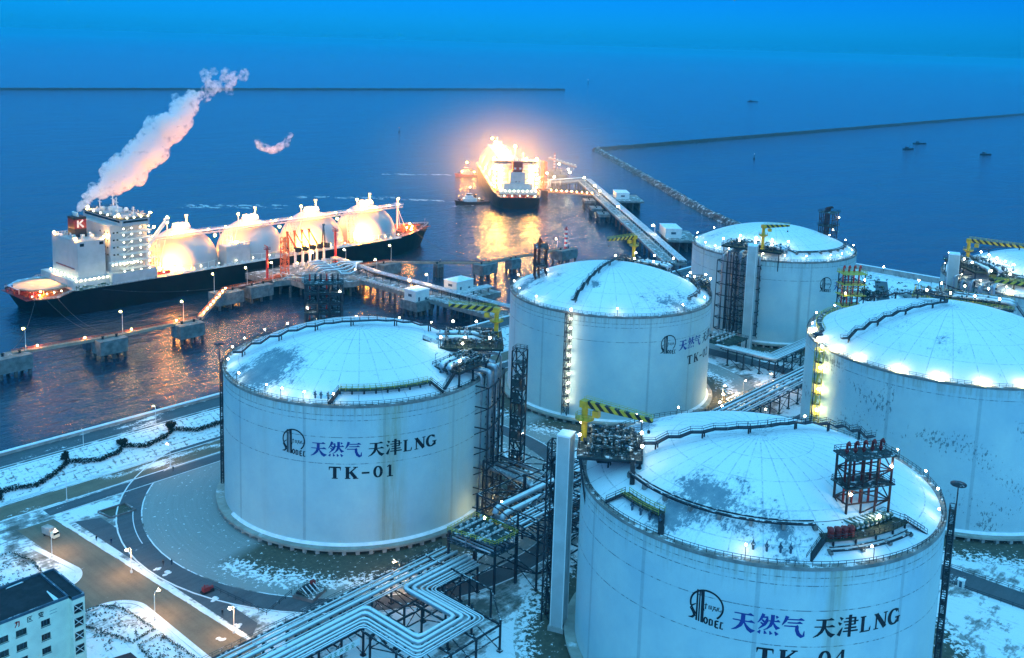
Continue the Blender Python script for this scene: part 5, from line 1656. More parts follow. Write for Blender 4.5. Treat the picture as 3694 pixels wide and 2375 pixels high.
for k, (x, y, h) in enumerate(((14.2, -16.2, 3.4), (33.4, -16.4, 2.9), (52.4, -15.6, 3.2))):
    z = (y + 25) / 12.5 * 4.7
    t = thing('shrub', sl_[k], 'shrub', (x, y, z - .3), 'shrubs on the planted bank')
    b = MB()
    for j in range(8):
        tuft(b, (x + rg.uniform(-1.4, 1.4), y + rg.uniform(-1, 1), z + rg.uniform(.8, h - .6)), (1.0, 1.0, 1.0), 60, rg, .42)
    part(b, 'foliage', 'leaf', t)
    b = MB()
    for j in range(6):
        b.tube((x, y, z - .3), (x + rg.uniform(-1.2, 1.2), y + rg.uniform(-1, 1), z + h * rg.uniform(.6, 1)), .1, 5, .04)
    part(b, 'stem', 'bark', t)
t = thing('conifer', 'small dark conifer at the left edge below the bank', 'tree', (-9.5, -23.6, 0))
b = MB()
for j in range(7):
    tuft(b, (-9.5, -23.6, .8 + j * .55), (1.25 - j * .15, 1.25 - j * .15, .4), 50, rg, .35)
part(b, 'crown', 'leaf', t)
b = MB(); b.tube((-9.5, -23.6, 0), (-9.5, -23.6, 4.6), .12, 6, .04); part(b, 'trunk', 'bark', t)
# waste ground beyond TK-03: dark thickets
tl = ['dark thicket nearest the roof of the largest tank', 'dark thicket beside the muddy track', 'broad dark thicket below the shore wall', 'small dark thicket right of the lit vent tower', 'dark thicket between track and concrete shaft', 'round dark thicket far behind the vent tower', 'low dark thicket in the middle of the waste ground', 'ragged dark thicket near the shore road']
for k, (x, y, r) in enumerate(((378, -172, 6), (408, -150, 5), (470, -140, 9), (400, -135, 4), (430, -190, 7), (455, -105, 7), (440, -150, 5), (492, -165, 8))):
    t = thing('thicket', tl[k], 'bushes', (x, y, 0), 'thickets on the waste ground')
    b = MB()
    for j in range(14):
        tuft(b, (x + rg.gauss(0, r * .7), y + rg.gauss(0, r * .7), rg.uniform(.6, 2.6)), (2.2, 2.2, 1.3), 60, rg, .7)
    part(b, 'foliage', 'leaf_snow', t)
    b = MB()
    for j in range(8):
        X, Y = x + rg.gauss(0, r * .6), y + rg.gauss(0, r * .6); b.tube((X, Y, 0), (X + rg.uniform(-1, 1), Y, 3), .12, 5, .04)
    part(b, 'stem', 'bark', t)
b = MB()
for j in range(900):
    x, y = rg.uniform(405, 512), rg.uniform(-230, -45)
    tuft(b, (x, y, .4), (1.6, .9, .5), 5, rg, .7)
solo(b, 'scrub', 'twig', 'low brown scrub over the snowy waste ground behind TK-03', 'scrub', kind='stuff')
sheet('track', 'road_blue', [(345, -155), (352, -160), (505, -95), (502, -88)], .03)
sheet('waste_ground', 'ground', [(402, -240), (511, -240), (511, -40), (402, -40)], .018)
# planted beds beside the access road
bl = ['trimmed square planting bed dusted with snow beside the lamp post', 'trimmed planting bed dusted with snow at the lower edge', 'snowy clipped shrubs in the bed above the office roof']
for k, poly in enumerate(([(-24, -100.2), (-15.6, -100), (-12.2, -105), (-11.2, -119), (-17.4, -120.2)], [(-17.2, -122.4), (-11.2, -122), (-10.4, -140), (-19, -146)], [(-34, -83), (-19.5, -81), (-18, -66), (-20, -58), (-33, -58)])):
    cx = sum(p[0] for p in poly) / len(poly); cy_ = sum(p[1] for p in poly) / len(poly)
    t = thing('planting_bed', bl[k], 'planting', (cx, cy_, 0), 'planting beds by the office')
    b = MB()
    for p, q in zip(poly, poly[1:] + poly[:1]):
        m = int(hypot(q[0] - p[0], q[1] - p[1]) / .6)
        for j in range(m):
            x, y = p[0] + (q[0] - p[0]) * j / m, p[1] + (q[1] - p[1]) * j / m
            tuft(b, (x, y, .45), (.4, .4, .4), 10, rg, .24)
    part(b, 'border_hedge', 'leaf_snow', t)
    b = MB()
    xs = [p[0] for p in poly]; ys = [p[1] for p in poly]
    for j in range(200):
        x, y = rg.uniform(min(xs) + 1, max(xs) - 1), rg.uniform(min(ys) + 1, max(ys) - 1)
        tuft(b, (x, y, .25), (.35, .35, .25), 4, rg, .22)
    o = part(b, 'low_shrubs', 'twig', t); o['kind'] = 'stuff'

# ---------------------------------------------------------------- small yard things
def person(label, x, y, az, coat, stride=.25):
    """small walking figure: one skinned body, hair and clothing as children"""
    t = thing('person', label, 'person', (x, y, 0.03), 'people on the yard paving')
    me = bpy.data.meshes.new('body')
    d = (cos(R_(az)), sin(R_(az))); n = (-d[1], d[0])
    def P(f, s, z):
        return (d[0] * f + n[0] * s, d[1] * f + n[1] * s, z)
    vs = [P(0, 0, .95), P(0, 0, 1.15), P(0, 0, 1.42), P(0, 0, 1.52), P(.02, 0, 1.62), P(.02, 0, 1.74),
          P(0, .18, 1.42), P(-.12, .22, 1.14), P(.02, .22, .92), P(.06, .22, .83), P(0, -.18, 1.42), P(.12, -.22, 1.14), P(.22, -.2, .94), P(.27, -.2, .86),
          P(0, .09, .9), P(stride * .6, .1, .5), P(stride, .1, .08), P(stride + .17, .1, .04), P(0, -.09, .9), P(-stride * .2, -.1, .5), P(-stride, -.1, .1), P(-stride + .16, -.1, .04)]
    es = [(0, 1), (1, 2), (2, 3), (3, 4), (4, 5), (2, 6), (6, 7), (7, 8), (8, 9), (2, 10), (10, 11), (11, 12), (12, 13), (0, 14), (14, 15), (15, 16), (16, 17), (0, 18), (18, 19), (19, 20), (20, 21)]
    rs = [.16, .15, .17, .065, .10, .085, .085, .065, .05, .04, .085, .065, .05, .04, .1, .075, .055, .04, .1, .075, .055, .04]
    me.from_pydata(vs, es, [])
    o = link('body', me, t)
    md = o.modifiers.new('skin', 'SKIN')
    sv = me.skin_vertices[0].data
    for i, r in enumerate(rs):
        sv[i].radius = (r, r)
    sv[0].use_root = True
    sb = o.modifiers.new('smooth', 'SUBSURF'); sb.levels = 1; sb.render_levels = 1
    me.materials.append(M['cloth'] if coat is None else coat)
    b = MB(); p = P(.03, 0, 1.69); b.ball((x + p[0], y + p[1], .03 + p[2]), .115, 8, 6, (1, 1, 1.15)); part(b, 'face', 'skin', t)
    b = MB(); p = P(-.01, 0, 1.74); b.ball((x + p[0], y + p[1], .03 + p[2]), .125, 8, 6, (1, 1, .9)); part(b, 'hair', 'black', t)
    return t
M['coat'] = mat('navy coat', (.012, .015, .05), .9)
person('person in dark clothes walking on the parking strip near its upper end', -.6, -67.5, 250, None)
person('person in a navy coat on the parking strip behind the walker', 1.6, -71.8, 255, M['coat'])
person('person in dark clothes standing by the patches of shovelled snow', 5.6, -93.0, 200, None, .1)
person('person in a navy coat next to the shovelled snow, closer to the tank', 7.4, -94.2, 20, M['coat'], .1)
person('person in dark clothes walking alone on the yard road left of TK-01', 38.7, -40.2, 200, None)
person('person in dark clothes at the lower end of the parking strip', 3.6, -125.0, 250, None)
def heap(label, x, y, r):
    b = MB(); rg2 = random.Random(int(x * 10 + y))
    for j in range(5):
        b.ball((x + rg2.uniform(-1, 1) * r, y + rg2.uniform(-1, 1) * r, .03), r * rg2.uniform(.4, .8), 8, 5, (1.2, .8, .35))
    solo(b, 'snow_heap', 'snow', label, 'snow heap', (x, y, 0), 'shovelled snow heaps')
for l, x, y, r in (('shovelled snow heap beside the two people', 3.6, -93.6, .7), ('larger shovelled snow heap below the two people', 4.4, -97, .9), ('snow heap by the edge of the parking strip', 6.4, -117, .8), ('snow heap at the lower lamp post', 3.6, -131.5, 1.0), ('snow heap on the access road by the lower lamp post', -1.6, -133.2, .9)):
    heap(l, x, y, r)
t = thing('fire_pump', 'dark red fire pump standing on the snowy apron edge', 'fire pump', (6.8, -112.9, 0))
b = MB(); b.box((6.8, -112.9, .35), (3.2, 1.6, .5)); part(b, 'base_frame', 'black', t)
b = MB(); b.box((6.4, -112.9, 1.15), (1.7, 1.3, 1.1)); b.tube((7.2, -112.9, 1.0), (8.4, -112.9, 1.0), .45, 10); b.tube((6, -112.9, 1.7), (6, -112.9, 2.4), .14, 6); part(b, 'pump_body', 'red_dark', t)
t = thing('truck', 'small pale truck parked under the lamp post at the road head', 'truck', (-8.2, -55.6, 0))
def rb(b, c, d, a): b.box(c, d, R_(a))
b = MB(); rb(b, (-8.6, -55.0, 1.75), (3.4, 2.0, 1.9), 100); part(b, 'box_body', 'concrete', t)
b = MB(); rb(b, (-8.1, -57.9, 1.35), (1.5, 1.9, 1.5), 100); rb(b, (-7.95, -58.7, .95), (.5, 1.8, .7), 100); c_ = part(b, 'cab', 'facade', t)
b = MB(); rb(b, (-7.97, -58.55, 1.75), (.32, 1.7, .6), 100); part(b, 'windscreen', 'glass', c_)
for dx, dy in ((-.95, 1.2), (.95, .9), (-.5, -2.0), (1.2, -2.2)):
    b = MB(); b.tube((-8.5 + dx - .15, -55.6 + dy, .42), (-8.5 + dx + .15, -55.6 + dy, .42), .42, 12); part(b, 'wheel', 'black', t)
t = thing('valve_pit', 'fenced valve pit with green railing at the front of TK-01', 'valve pit', (24.6, -132.4, 0))
b = MB(); b.box((24.6, -132.4, .5), (6.5, 6, 1.0), R_(20)); part(b, 'walls', 'concrete_dark', t)
b = MB(); b.box((24.3, -131.8, 1.3), (5.2, 3.2, .5), R_(20)); part(b, 'cover', 'steel', t)
q = [(22.2, -129.2, 1), (27.6, -130.6, 1), (27.4, -136, 1), (21.8, -135.4, 1)]
b = MB(); b.rail(q, 1.2, 1.2, .09, True); part(b, 'railing', 'pipe_green', t)
b = MB(); b.box((27.0, -130.6, 1.6), (1.2, 1, 1.4)); part(b, 'cabinet', 'red_dark', t)
b = MB()
for k in range(4): b.tube((22.6 + k * 1.2, -135, 1.2), (23.2 + k * 1.2, -131, 1.8), .18, 6)
part(b, 'pipework', 'pipe', t)
t = thing('fence', 'thin wire fence crossing the snowy corner in front of TK-01', 'fence', (14, -131, 0))
b = MB(); b.rail([(8.5, -113, 0), (11.4, -132.5, 0), (21.5, -129, 0)], 1.2, 3, .1); part(b, 'wire', 'steel', t)
t = thing('fence', 'thin fence along the road on the right behind TK-04', 'fence', (156, -262, 0))
b = MB(); b.rail([(159.8, -246, 0), (160.5, -300, 0)], 1.1, 3, .1); b.rail([(150, -250, 0), (152, -300, 0)], 1.1, 3, .1); part(b, 'wire', 'steel', t)
t = thing('cabinet', 'white electrical cabinet on the snow at the right behind TK-04', 'cabinet', (150.6, -254.5, 0))
b = MB(); b.box((150.6, -254.5, 1.2), (1.2, 1.6, 2.2)); part(b, 'housing', 'white', t)
b = MB(); b.box((150.6, -254.5, 2.4), (1.5, 1.9, .2)); part(b, 'lid', 'snow', t)
b = MB(); b.box((149.97, -254.5, 1.2), (.05, .7, 1.7)); part(b, 'door', 'blue_steel', t)
# ================================================================ gas carriers
def lamp_ball(parent, name, p, r, m, off):
    b = MB(); b.ball((p[0] + off[0], p[1] + off[1], p[2] + off[2]), r, 8, 5)
    return part(b, name, m, parent)

class Ship:
    """local axes: x forward from the stern, y to port, z up from the water"""
    def __init__(s, label, cat_group):
        s.t = thing('gas_carrier', label, 'ship', (0, 0, 0), cat_group)
        s.first = {}
        s.x0 = 0.0
    def part(s, b, name, m, parent=None, label=None):
        return part(b, name, m, parent or s.t, label)
    def lamp(s, p, m, r=.45, name='deck_lamp'):
        k = (m, r, name)
        if k not in s.first:
            b = MB(); b.ball((0, 0, 0), r, 8, 5)
            o = part(b, name, m, s.t); s.first[k] = o
        else:
            o = s.first[k].copy(); COL.objects.link(o); o.parent = s.t
        o.location = p
        return o

def hull(s, L, B, zd, zs, zb, xstep=(10, 17)):
    """zd main deck, zs stern mooring deck, zb bow height"""
    hb = B / 2
    st = []
    N = 44
    def half(x, up):
        f = x / L
        w = 1.0
        if f < 0.10:
            w = (0.80 if up else 0.55) + (0.20 if up else 0.45) * (f / 0.10) ** .6
        if f > 0.74:
            g = (f - 0.74) / 0.26
            w = max(0.02, 1 - g ** (2.6 if up else 1.7))
        return hb * w
    def deckz(x):
        if x < xstep[0]: return zs
        if x < xstep[1]: return zs + (zd - zs) * (x - xstep[0]) / (xstep[1] - xstep[0])
        f = x / L
        return zd + (zb - zd) * max(0, (f - .80) / .20) ** 1.5
    xs = sorted({round(L * i / N, 2) for i in range(N + 1)} | {xstep[0], xstep[1]})
    vs, fs = [], []
    for x in xs:
        zt = deckz(x)
        f = x / L
        sh = 9.0 * max(0, (f - .9) / .1) ** 1.5
        sa = 6.0 * max(0, (.045 - f) / .045)
        for lv in range(6):
            k = lv / 5
            z = -2 + (zt + 2) * k
            xx = x - sh * (1 - k) + sa * (1 - k)
            w = half(x, False) + (half(x, True) - half(x, False)) * k ** .7
            vs.append((xx, w, z)); vs.append((xx, -w, z))
    vs = [(s.x0 + x * (L - s.x0) / L, y, z) for x, y, z in vs]
    n = len(xs)
    for i in range(n - 1):
        for lv in range(5):
            for sd in (0, 1):
                a, b_, c, d = [(i + p) * 12 + (lv + q) * 2 + sd for p, q in ((0, 0), (1, 0), (1, 1), (0, 1))]
                fs.append((a, b_, c, d) if sd else (d, c, b_, a))
    for lv in range(5):
        a = lv * 2; fs.append((a, a + 1, a + 3, a + 2))
        a = (n - 1) * 12 + lv * 2; fs.append((a + 2, a + 3, a + 1, a))
    b = MB(); b.add(vs, fs)
    s.part(b, 'hull', 'hull')
    b = MB()
    dk = [(s.x0 + x * (L - s.x0) / L, half(x, True) - .25, deckz(x) - .5) for x in xs]
    vs = [(x, w, z) for x, w, z in dk] + [(x, -w, z) for x, w, z in dk]
    b.add(vs, [(i, n + i, n + i + 1, i + 1) for i in range(n - 1)])
    s.part(b, 'deck', 'ship_deck')
    b = MB()
    for sd in (1, -1):
        pts = [(s.x0 + x * (L - s.x0) / L, sd * (half(x, True) - .3), deckz(x)) for x in xs]
        b.rail(pts, 1.1, 2.6, .09)
    s.part(b, 'deck_railing', 'white')
    s.half, s.deckz = half, deckz

def block(s, name, x0, x1, y0, y1, z0, z1, m='ship_white', parent=None):
    b = MB(); b.box(((x0 + x1) / 2, (y0 + y1) / 2, (z0 + z1) / 2), (x1 - x0, y1 - y0, z1 - z0))
    return s.part(b, name, m, parent)

def flood(s, p, aim, power, col, ang=95, r=.5):
    ld = bpy.data.lights.new('floodlight_beam', 'SPOT')
    ld.energy = power; ld.color = col; ld.spot_size = R_(ang); ld.spot_blend = .7; ld.shadow_soft_size = r
    o = link('floodlight_beam', ld, s.t); o.location = p
    o.rotation_euler = (V(aim) - V(p)).to_track_quat('-Z', 'Y').to_euler()

def sphere_tank(s, x, r, zc, zdk, lm='lamp_sodium'):
    b = MB(); n = 22
    prof = []
    for i in range(n + 1):
        t = -0.12 + (pi / 2 + .12) * i / n
        prof.append((max(.01, r * cos(t)), zc + r * sin(t)))
    b.lathe((x, 0, 0), [(r * 1.0, zdk - 1.2)] + prof, 64)
    o = s.part(b, 'tank_dome', M['sphere'])
    zt = zc + r
    b = MB(); b.lathe((x, 0, 0), [(5.2, zt - 1.0), (5.2, zt + .9), (4.6, zt + 1.2), (.01, zt + 1.2)], 24)
    b.rail([pol((x, 0), 4.8, k * 30, zt + 1.2) for k in range(12)], 1.1, 2, .09, True)
    s.part(b, 'crown_platform', 'white', o)
    b = MB()
    for k in range(7):
        b.box((x - 3 + k, -2 + (k % 3) * 2, zt + 1.9), (.7, 1.1, 1.6)); 
    b.tube((x - 4, 1, zt + 2.2), (x + 4, 1, zt + 2.2), .4, 8)
    s.part(b, 'crown_equipment', 'white', o)
    b = MB(); b.tube((x + 3.6, 0, zt), (x + 3.6, 0, zt + 7.4), .55, 8); b.lathe((x + 3.6, 0, zt + 6.4), [(.55, 0), (1.0, .1), (1.0, .8), (.55, 1)], 10)
    s.part(b, 'vent_mast', 'white', o)
    return o
M['sphere'] = mat('white tank cover', (0.40, 0.41, 0.42), 0.42, 0, 0.06, 0.08)

def catwalk(s, x0, x1, y, z, zdk, bays):
    b = MB()
    b.beam((x0, y, z), (x1, y, z), 3.2, .25)
    b.rail([(x0, y - 1.6, z), (x1, y - 1.6, z)], 1.1, 2.6, .1); b.rail([(x0, y + 1.6, z), (x1, y + 1.6, z)], 1.1, 2.6, .1)
    k = int((x1 - x0) / 4)
    for j in range(k):
        a, c = x0 + (x1 - x0) * j / k, x0 + (x1 - x0) * (j + 1) / k
        b.beam((a, y, z - 2.0 * (j % 2)), (c, y, z - 2.0 * ((j + 1) % 2)), .18)
    b.beam((x0, y, z - 2), (x1, y, z - 2), .22)
    for r, dy in ((.4, .3), (.3, -.5), (.25, -1.1)):
        b.tube((x0, y + dy, z - 1.2 - r), (x1, y + dy, z - 1.2 - r), r, 6)
    for x in bays:
        for d in (-6, -2, 2, 6):
            b.beam((x + d * .25, y, zdk + 3), (x + d, y, z - 2), .3); 
        b.lattice([(x - 1.6, y - 1.6), (x + 1.6, y - 1.6), (x + 1.6, y + 1.6), (x - 1.6, y + 1.6)], zdk, z - 1.5, 3.2, .3, .2)
    return s.part(b, 'catwalk', 'white')

def clutter(s, x0, x1, y0, y1, z, n, seed, m='white', name='deck_gear'):
    rg = random.Random(seed); b = MB()
    b.box(((x0 + x1) / 2, (y0 + y1) / 2, z + .04), (x1 - x0 + 1, y1 - y0 + .4, .12))
    for j in range(n):
        x, y = rg.uniform(x0, x1), rg.uniform(y0, y1)
        k = rg.random()
        if k < .35: b.box((x, y, z + .6), (rg.uniform(.6, 2.4), rg.uniform(.6, 1.8), rg.uniform(.8, 2.2)))
        elif k < .6: b.tube((x, y, z), (x, y, z + rg.uniform(1, 2.6)), rg.uniform(.2, .5), 6)
        elif k < .85: b.tube((x, y, z + .8), (x + rg.uniform(2, 8), y, z + .8), rg.uniform(.12, .35), 6)
        else: b.lathe((x, y, z), [(.8, 0), (.8, .3), (.35, .4), (.35, 1.1), (.8, 1.2), (.8, 1.4)], 8)
    return s.part(b, name, m)

def windows(s, parent, face, us, zs, w, h, at):
    """dark panes on an outer wall; face = 'x-' or 'y-'"""
    b = MB()
    for u in us:
        for z in zs:
            if face == 'y-': b.box((u, at, z), (w, .12, h))
            else: b.box((at, u, z), (.12, w, h))
    return s.part(b, 'windows', 'glass', parent)

# ---- the carrier alongside -------------------------------------------------
S1 = Ship('black hulled gas carrier with four round white tanks moored along the near jetty', 'gas carriers')
L1, B1 = 296.5, 46.0
S1.x0 = 4.5
hull(S1, L1, B1, 13.0, 10.5, 14.5, (11, 19))
XS = (97.5, 144.5, 191, 237)
for x in XS:
    sphere_tank(S1, x, 20.5, 14.5, 13.0)
catwalk(S1, 68, 259, -12.5, 34.0, 13, (74.5, 121, 167.7, 214))
# engine casing
c = block(S1, 'engine_casing', 29, 44, -15, 15, 12.5, 37)
windows(S1, c, 'y-', (31.5, 42), (35.2,), 2.2, 1.6, -15.05)
b = MB()
b.rail([(29, -15, 37), (44, -15, 37), (44, 15, 37), (29, 15, 37)], 1.1, 2, .1, True); S1.part(b, 'roof_railing', 'white', c)
b = MB(); b.box((28.9, 0, 22), (.2, 22, .35))
for k in range(14): b.beam((28.7, -11 + k * 1.6, 21.5), (28.7, -10.6 + k * 1.6, 22.6), .12)
S1.part(b, 'red_rail', 'red_dark', c)
b = MB()
for k in range(9): b.box((31 + k * 1.3, -9 + (k * 5) % 17, 38.0), (1.6, 1.8, 1.5 + (k % 3) * .6))
S1.part(b, 'casing_gear', 'white', c)
f = block(S1, 'funnel', 33, 39.5, -3.8, 3.8, 37, 47.5, 'funnel')
b = MB(); b.box((36.25, 0, 39.4), (6.6, 7.7, 5.0)); b.box((36.25, 0, 47.6), (6.7, 7.8, 1.2)); S1.part(b, 'funnel_band', 'black', f)
b = MB()
for yy in (-2, 0.3, 2.2): b.tube((36, yy, 48), (35.2, yy, 50.5), .6, 8)
S1.part(b, 'exhaust_pipe', 'white', f)
b = MB(); GL['letK'] = [[(.18, 1, .26), (.18, 0, .26)], [(.9, 1, .24), (.34, .5, .24)], [(.4, .56, .24), (.95, 0, .26)]]
strokes(b, 'letK', lambda x, y: (34.2 + x * 3.9, -3.9, 42.6 + y * 3.9)); S1.part(b, 'funnel_emblem', 'white', f)
b = MB(); strokes(b, 'letK', lambda x, y: (32.9, 2.0 - x * 3.6, 42.6 + y * 3.6)); S1.part(b, 'funnel_emblem', 'red_dark', f)
block(S1, 'stern_house', 24, 46, -19, 19, 12.5, 17.5)
# accommodation
a = block(S1, 'accommodation', 46, 67, -17, 17, 12.5, 44)
windows(S1, a, 'x-', (-14, -11, -6), (40, 36, 32, 28), 1.1, .9, 45.95)
windows(S1, a, 'y-', (48, 50), (40, 36, 32, 28, 24), 1.0, .9, -17.05)
for k in range(7):
    z = 16 + k * 4.0
    b = MB(); b.box((59, -19.2, z), (17, 4.4, .35)); b.rail([(50.6, -21.3, z), (67.4, -21.3, z)], 1.1, 2, .1)
    b.beam((53, -18.6, z), (59, -18.6, z + 4), .9, .15); S1.part(b, 'stair_deck', 'white', a)
br = block(S1, 'bridge', 50, 66, -22, 22, 44, 47.5)
b = MB(); b.box((49.94, 0, 46.2), (.12, 40, 1.1)); b.box((66.06, 0, 46.2), (.12, 40, 1.1)); b.box((58, -22.06, 46.2), (14, .12, 1.1)); S1.part(b, 'bridge_windows', 'glass', br)
b = MB(); b.box((58, 0, 47.8), (17.5, 45, .4)); b.rail([(49.5, -22, 48), (66.5, -22, 48), (66.5, 22, 48), (49.5, 22, 48)], 1.1, 2, .1, True); S1.part(b, 'bridge_roof', 'deck_green', br)
b = MB()
for x, y, h in ((57, -3, 9), (58, 3, 10), (61, 8, 6), (54, -10, 6), (60, -16, 5), (55, 12, 7)):
    b.tube((x, y, 48), (x, y, 48 + h), .25, 6); b.beam((x - .2, y - 2.4, 48 + h * .7), (x + .2, y + 2.4, 48 + h * .7), .3); b.beam((x, y - 1.5, 48 + h * .9), (x, y + 1.5, 48 + h * .9), .22)
b.box((58, 0, 49.5), (4, 8, 3)); b.ball((61, -6, 50), 1.4); b.ball((54, 6, 50), 1.2)
S1.part(b, 'radar_mast', 'white', br)
block(S1, 'deck_house', 44, 70, -22, -8, 12.5, 19)
b = MB(); b.box((57, -20.5, 24.5), (26, 3.4, .4)); b.rail([(44, -22, 24.7), (70, -22, 24.7)], 1.1, 2, .1); S1.part(b, 'boat_deck', 'white')
# provision crane
b = MB(); b.tube((67, -17, 18), (67, -17, 30), 1.0, 8); b.beam((67, -17, 30), (78, -18.5, 44), 1.4, 1.6); b.box((78, -18.5, 44), (2.2, 2, 2)); S1.part(b, 'provision_crane', M['crane_tan'] if 'crane_tan' in M else 'white')
# helicopter deck on posts
b = MB(); b.lathe((17, 0, 0), [(15.5, 13.4), (15.5, 14.2), (.01, 14.25)], 8, False); h = S1.part(b, 'helicopter_deck', 'helideck')
b = MB()
for r0, r1 in ((12.6, 13.2), (6.2, 6.9)): b.lathe((17, 0, 14.26), [(r0, .02), (r1, .02)], 40, False)
S1.part(b, 'deck_marking', 'concrete', h)
b = MB()
for k in range(8):
    p = pol((17, 0), 15.5, 22.5 + k * 45); q = pol((17, 0), 15.5, 67.5 + k * 45); p2 = pol((17, 0), 17.2, 22.5 + k * 45); q2 = pol((17, 0), 17.2, 67.5 + k * 45)
    b.add([(*p, 14), (*q, 14), (*q2, 14.4), (*p2, 14.4)], [(0, 1, 2, 3)])
S1.part(b, 'safety_net', 'pipe_bare', h)
b = MB()
for k in range(16):
    p = pol((17, 0), 9 if k % 2 else 12.5, k * 22.5); b.beam((*p, 10), (*p, 13.6), .3)
S1.part(b, 'deck_post', 'white', h)
clutter(S1, 2, 12, -16, 16, 10.1, 26, 3, 'red_dark', 'mooring_gear')
# forward
clutter(S1, 264, 287, -9, 9, 13.4, 60, 4, 'orange', 'foredeck_gear'); clutter(S1, 262, 282, -12, 12, 13.2, 40, 5, 'ship_deck', 'winches')
b = MB(); b.tube((266, 0, 13), (266, 0, 36), .7, 8); b.beam((266, 0, 30), (272, 3, 13), .25); b.beam((266, 0, 30), (272, -3, 13), .25); b.box((266, 0, 32.5), (2, 5, .4)); S1.part(b, 'foremast', 'white')
b = MB(); b.tube((293, 0, 14), (293, 0, 19), .15, 6); b.rail([(280, -9, 14.2), (292, -3, 14.5), (296, 0, 14.6), (292, 3, 14.5), (280, 9, 14.2)], 1.2, 2, .1); S1.part(b, 'bow_rail', 'pipe_bare')
for sd in (1, -1):
    b = MB(); b.box((285, sd * 6.2, 9.5), (2.6, 1.4, 2.4)); b.beam((285, sd * 6.9, 10.5), (285, sd * 6.9, 7), .5); S1.part(b, 'anchor', 'black')
# cargo house, manifold and side gear
m_ = block(S1, 'cargo_house', 114.5, 130.5, -20.5, -12, 12.5, 24)
b = MB(); b.rail([(114.5, -20.5, 24), (130.5, -20.5, 24), (130.5, -12, 24), (114.5, -12, 24)], 1.1, 2, .1, True); S1.part(b, 'roof_railing', 'white', m_)
clutter(S1, 116, 129, -19, -13, 24, 16, 6, 'white', 'cargo_gear')
clutter(S1, 68, 250, -22.2, -19.5, 13.0, 110, 7, 'white', 'side_gear'); clutter(S1, 24, 70, -22, -19, 13, 40, 8, 'pipe_green', 'side_gear')
clutter(S1, 150, 185, -22.0, -18.0, 13.0, 70, 9, 'pipe', 'manifold')
b = MB(); b.tube((72, -20, 15), (78, -20, 15), 1.0, 10); b.ball((72, -20, 15), 1.0); b.ball((78, -20, 15), 1.0); S1.part(b, 'rescue_boat', 'red')
b = MB()
for x in XS:
    for k in range(9):
        aa = -150 + k * 15; p = pol((x, 0), 20.7, aa); b.beam((*p, 13), (*p, 17), .25)
    b.path(arc((x, 0), 21.0, -160, -20, 17, 24), .12, 5)
S1.part(b, 'skirt_gallery', 'white')
# lamps
for k in range(8): S1.lamp((27.5, -15 + k * 4.2, 17.9 + .2), 'lamp_cool', .5)
for k in range(9): S1.lamp((26 + k * 2.4, -19.4, 17.4), 'lamp_cool', .5)
for z in (20, 24, 28, 32, 36, 40, 43.4):
    for x in (51.5, 56, 61, 66): S1.lamp((x, -21.2, z - .9), 'lamp_cool', .42)
for k in range(8): S1.lamp((44.5 + k * 2.0, -22.3, 23.8), 'lamp_cool', .45)
for y in (-16, -8, 0, 8, 16): S1.lamp((49.4, y, 48.6), 'lamp_cool', .5)
for x in (53, 57, 61, 65): S1.lamp((x, -22.4, 48.4), 'lamp_cool', .5)
for k in range(5): S1.lamp((4 + k * 4, -17 + k * .6, 12.4), 'lamp_cool', .4)
for k in range(16): S1.lamp((72 + k * 11.6, -14.2, 34.9), 'lamp_jetty', .3)
clutter(S1, 51, 65, -19, 19, 48, 44, 31, 'ship_white', 'bridge_gear')
clutter(S1, 30, 43, -13, 13, 37.2, 24, 32, 'ship_white', 'casing_vents')
for k in range(16): S1.lamp((74 + k * 11.6, -21.6, 15.6), 'lamp_cool', .38)
for p in ((29, -13, 38.6), (29, 12, 38.6), (44, -14, 38.0), (51, 18, 49.4), (49.5, -20, 49.8), (66.5, -22, 50), (78.5, -18.6, 45.6), (70, -19, 41)): S1.lamp(p, 'lamp_jetty', .55, 'floodlight')
for x in XS:
    for dx_, dy_ in ((-4, -4.4), (-1, -4.6), (2, -4.2), (-4.5, 0)): S1.lamp((x + dx_, dy_, 36.6), 'lamp_sodium', .5, 'floodlight')
    S1.lamp((x - 6, -2.5, 37.6), 'lamp_sodium', .5, 'floodlight'); S1.lamp((x + 1, -3.4, 37.6), 'lamp_sodium', .5, 'floodlight')
for x in (74.5, 80.5, 124, 129.5, 171, 176, 217.5, 222.5, 264.5):
    S1.lamp((x, -16.5, 16.5 if x != 124 else 25.5), 'lamp_sodium', .7, 'floodlight')
for x in (75, 121, 167.7, 214):
    S1.lamp((x, 2, 27), 'lamp_sodium', .7, 'floodlight'); S1.lamp((x, 16.5, 16.5), 'lamp_sodium', .7, 'floodlight')
for p in ((12, -8, 12), (20, 4, 12), (14, 9, 12.2), (270, -6, 15.6), (280, 2, 16.0), (276, -5, 15.6), (266, -1.5, 32.0), (266, -1.2, 36.2)): S1.lamp(p, 'lamp_sodium', .42, 'floodlight')
b = MB()
for x in XS:
    b.tube((x - 11, -4, 31), (x - 11, -4, 39.2), .3, 6)
S1.part(b, 'lamp_masts', 'white')
for x in XS: S1.lamp((x - 11, -4, 39.6), 'lamp_sodium', .62, 'floodlight')
SOD = (1.0, .36, .04)
for x in XS:
    flood(S1, (x - 23.4, -18.5, 16.5), (x - 6, -12, 20), {0: 45000, 1: 150000, 2: 70000, 3: 70000}[XS.index(x)], SOD)
    flood(S1, (x - 9, -4, 41), (x + 2, -6, 30), 2500, SOD)
for x in (97.5, 191): flood(S1, (x + 23, -17.5, 16.5), (x + 8, -12, 22), 3500, SOD)
flood(S1, (266, -1.5, 31), (285, 0, 13), 2500, SOD, 110)
flood(S1, (27.6, 5, 34), (16, 0, 14), 20000, (1, .5, .16), 58)
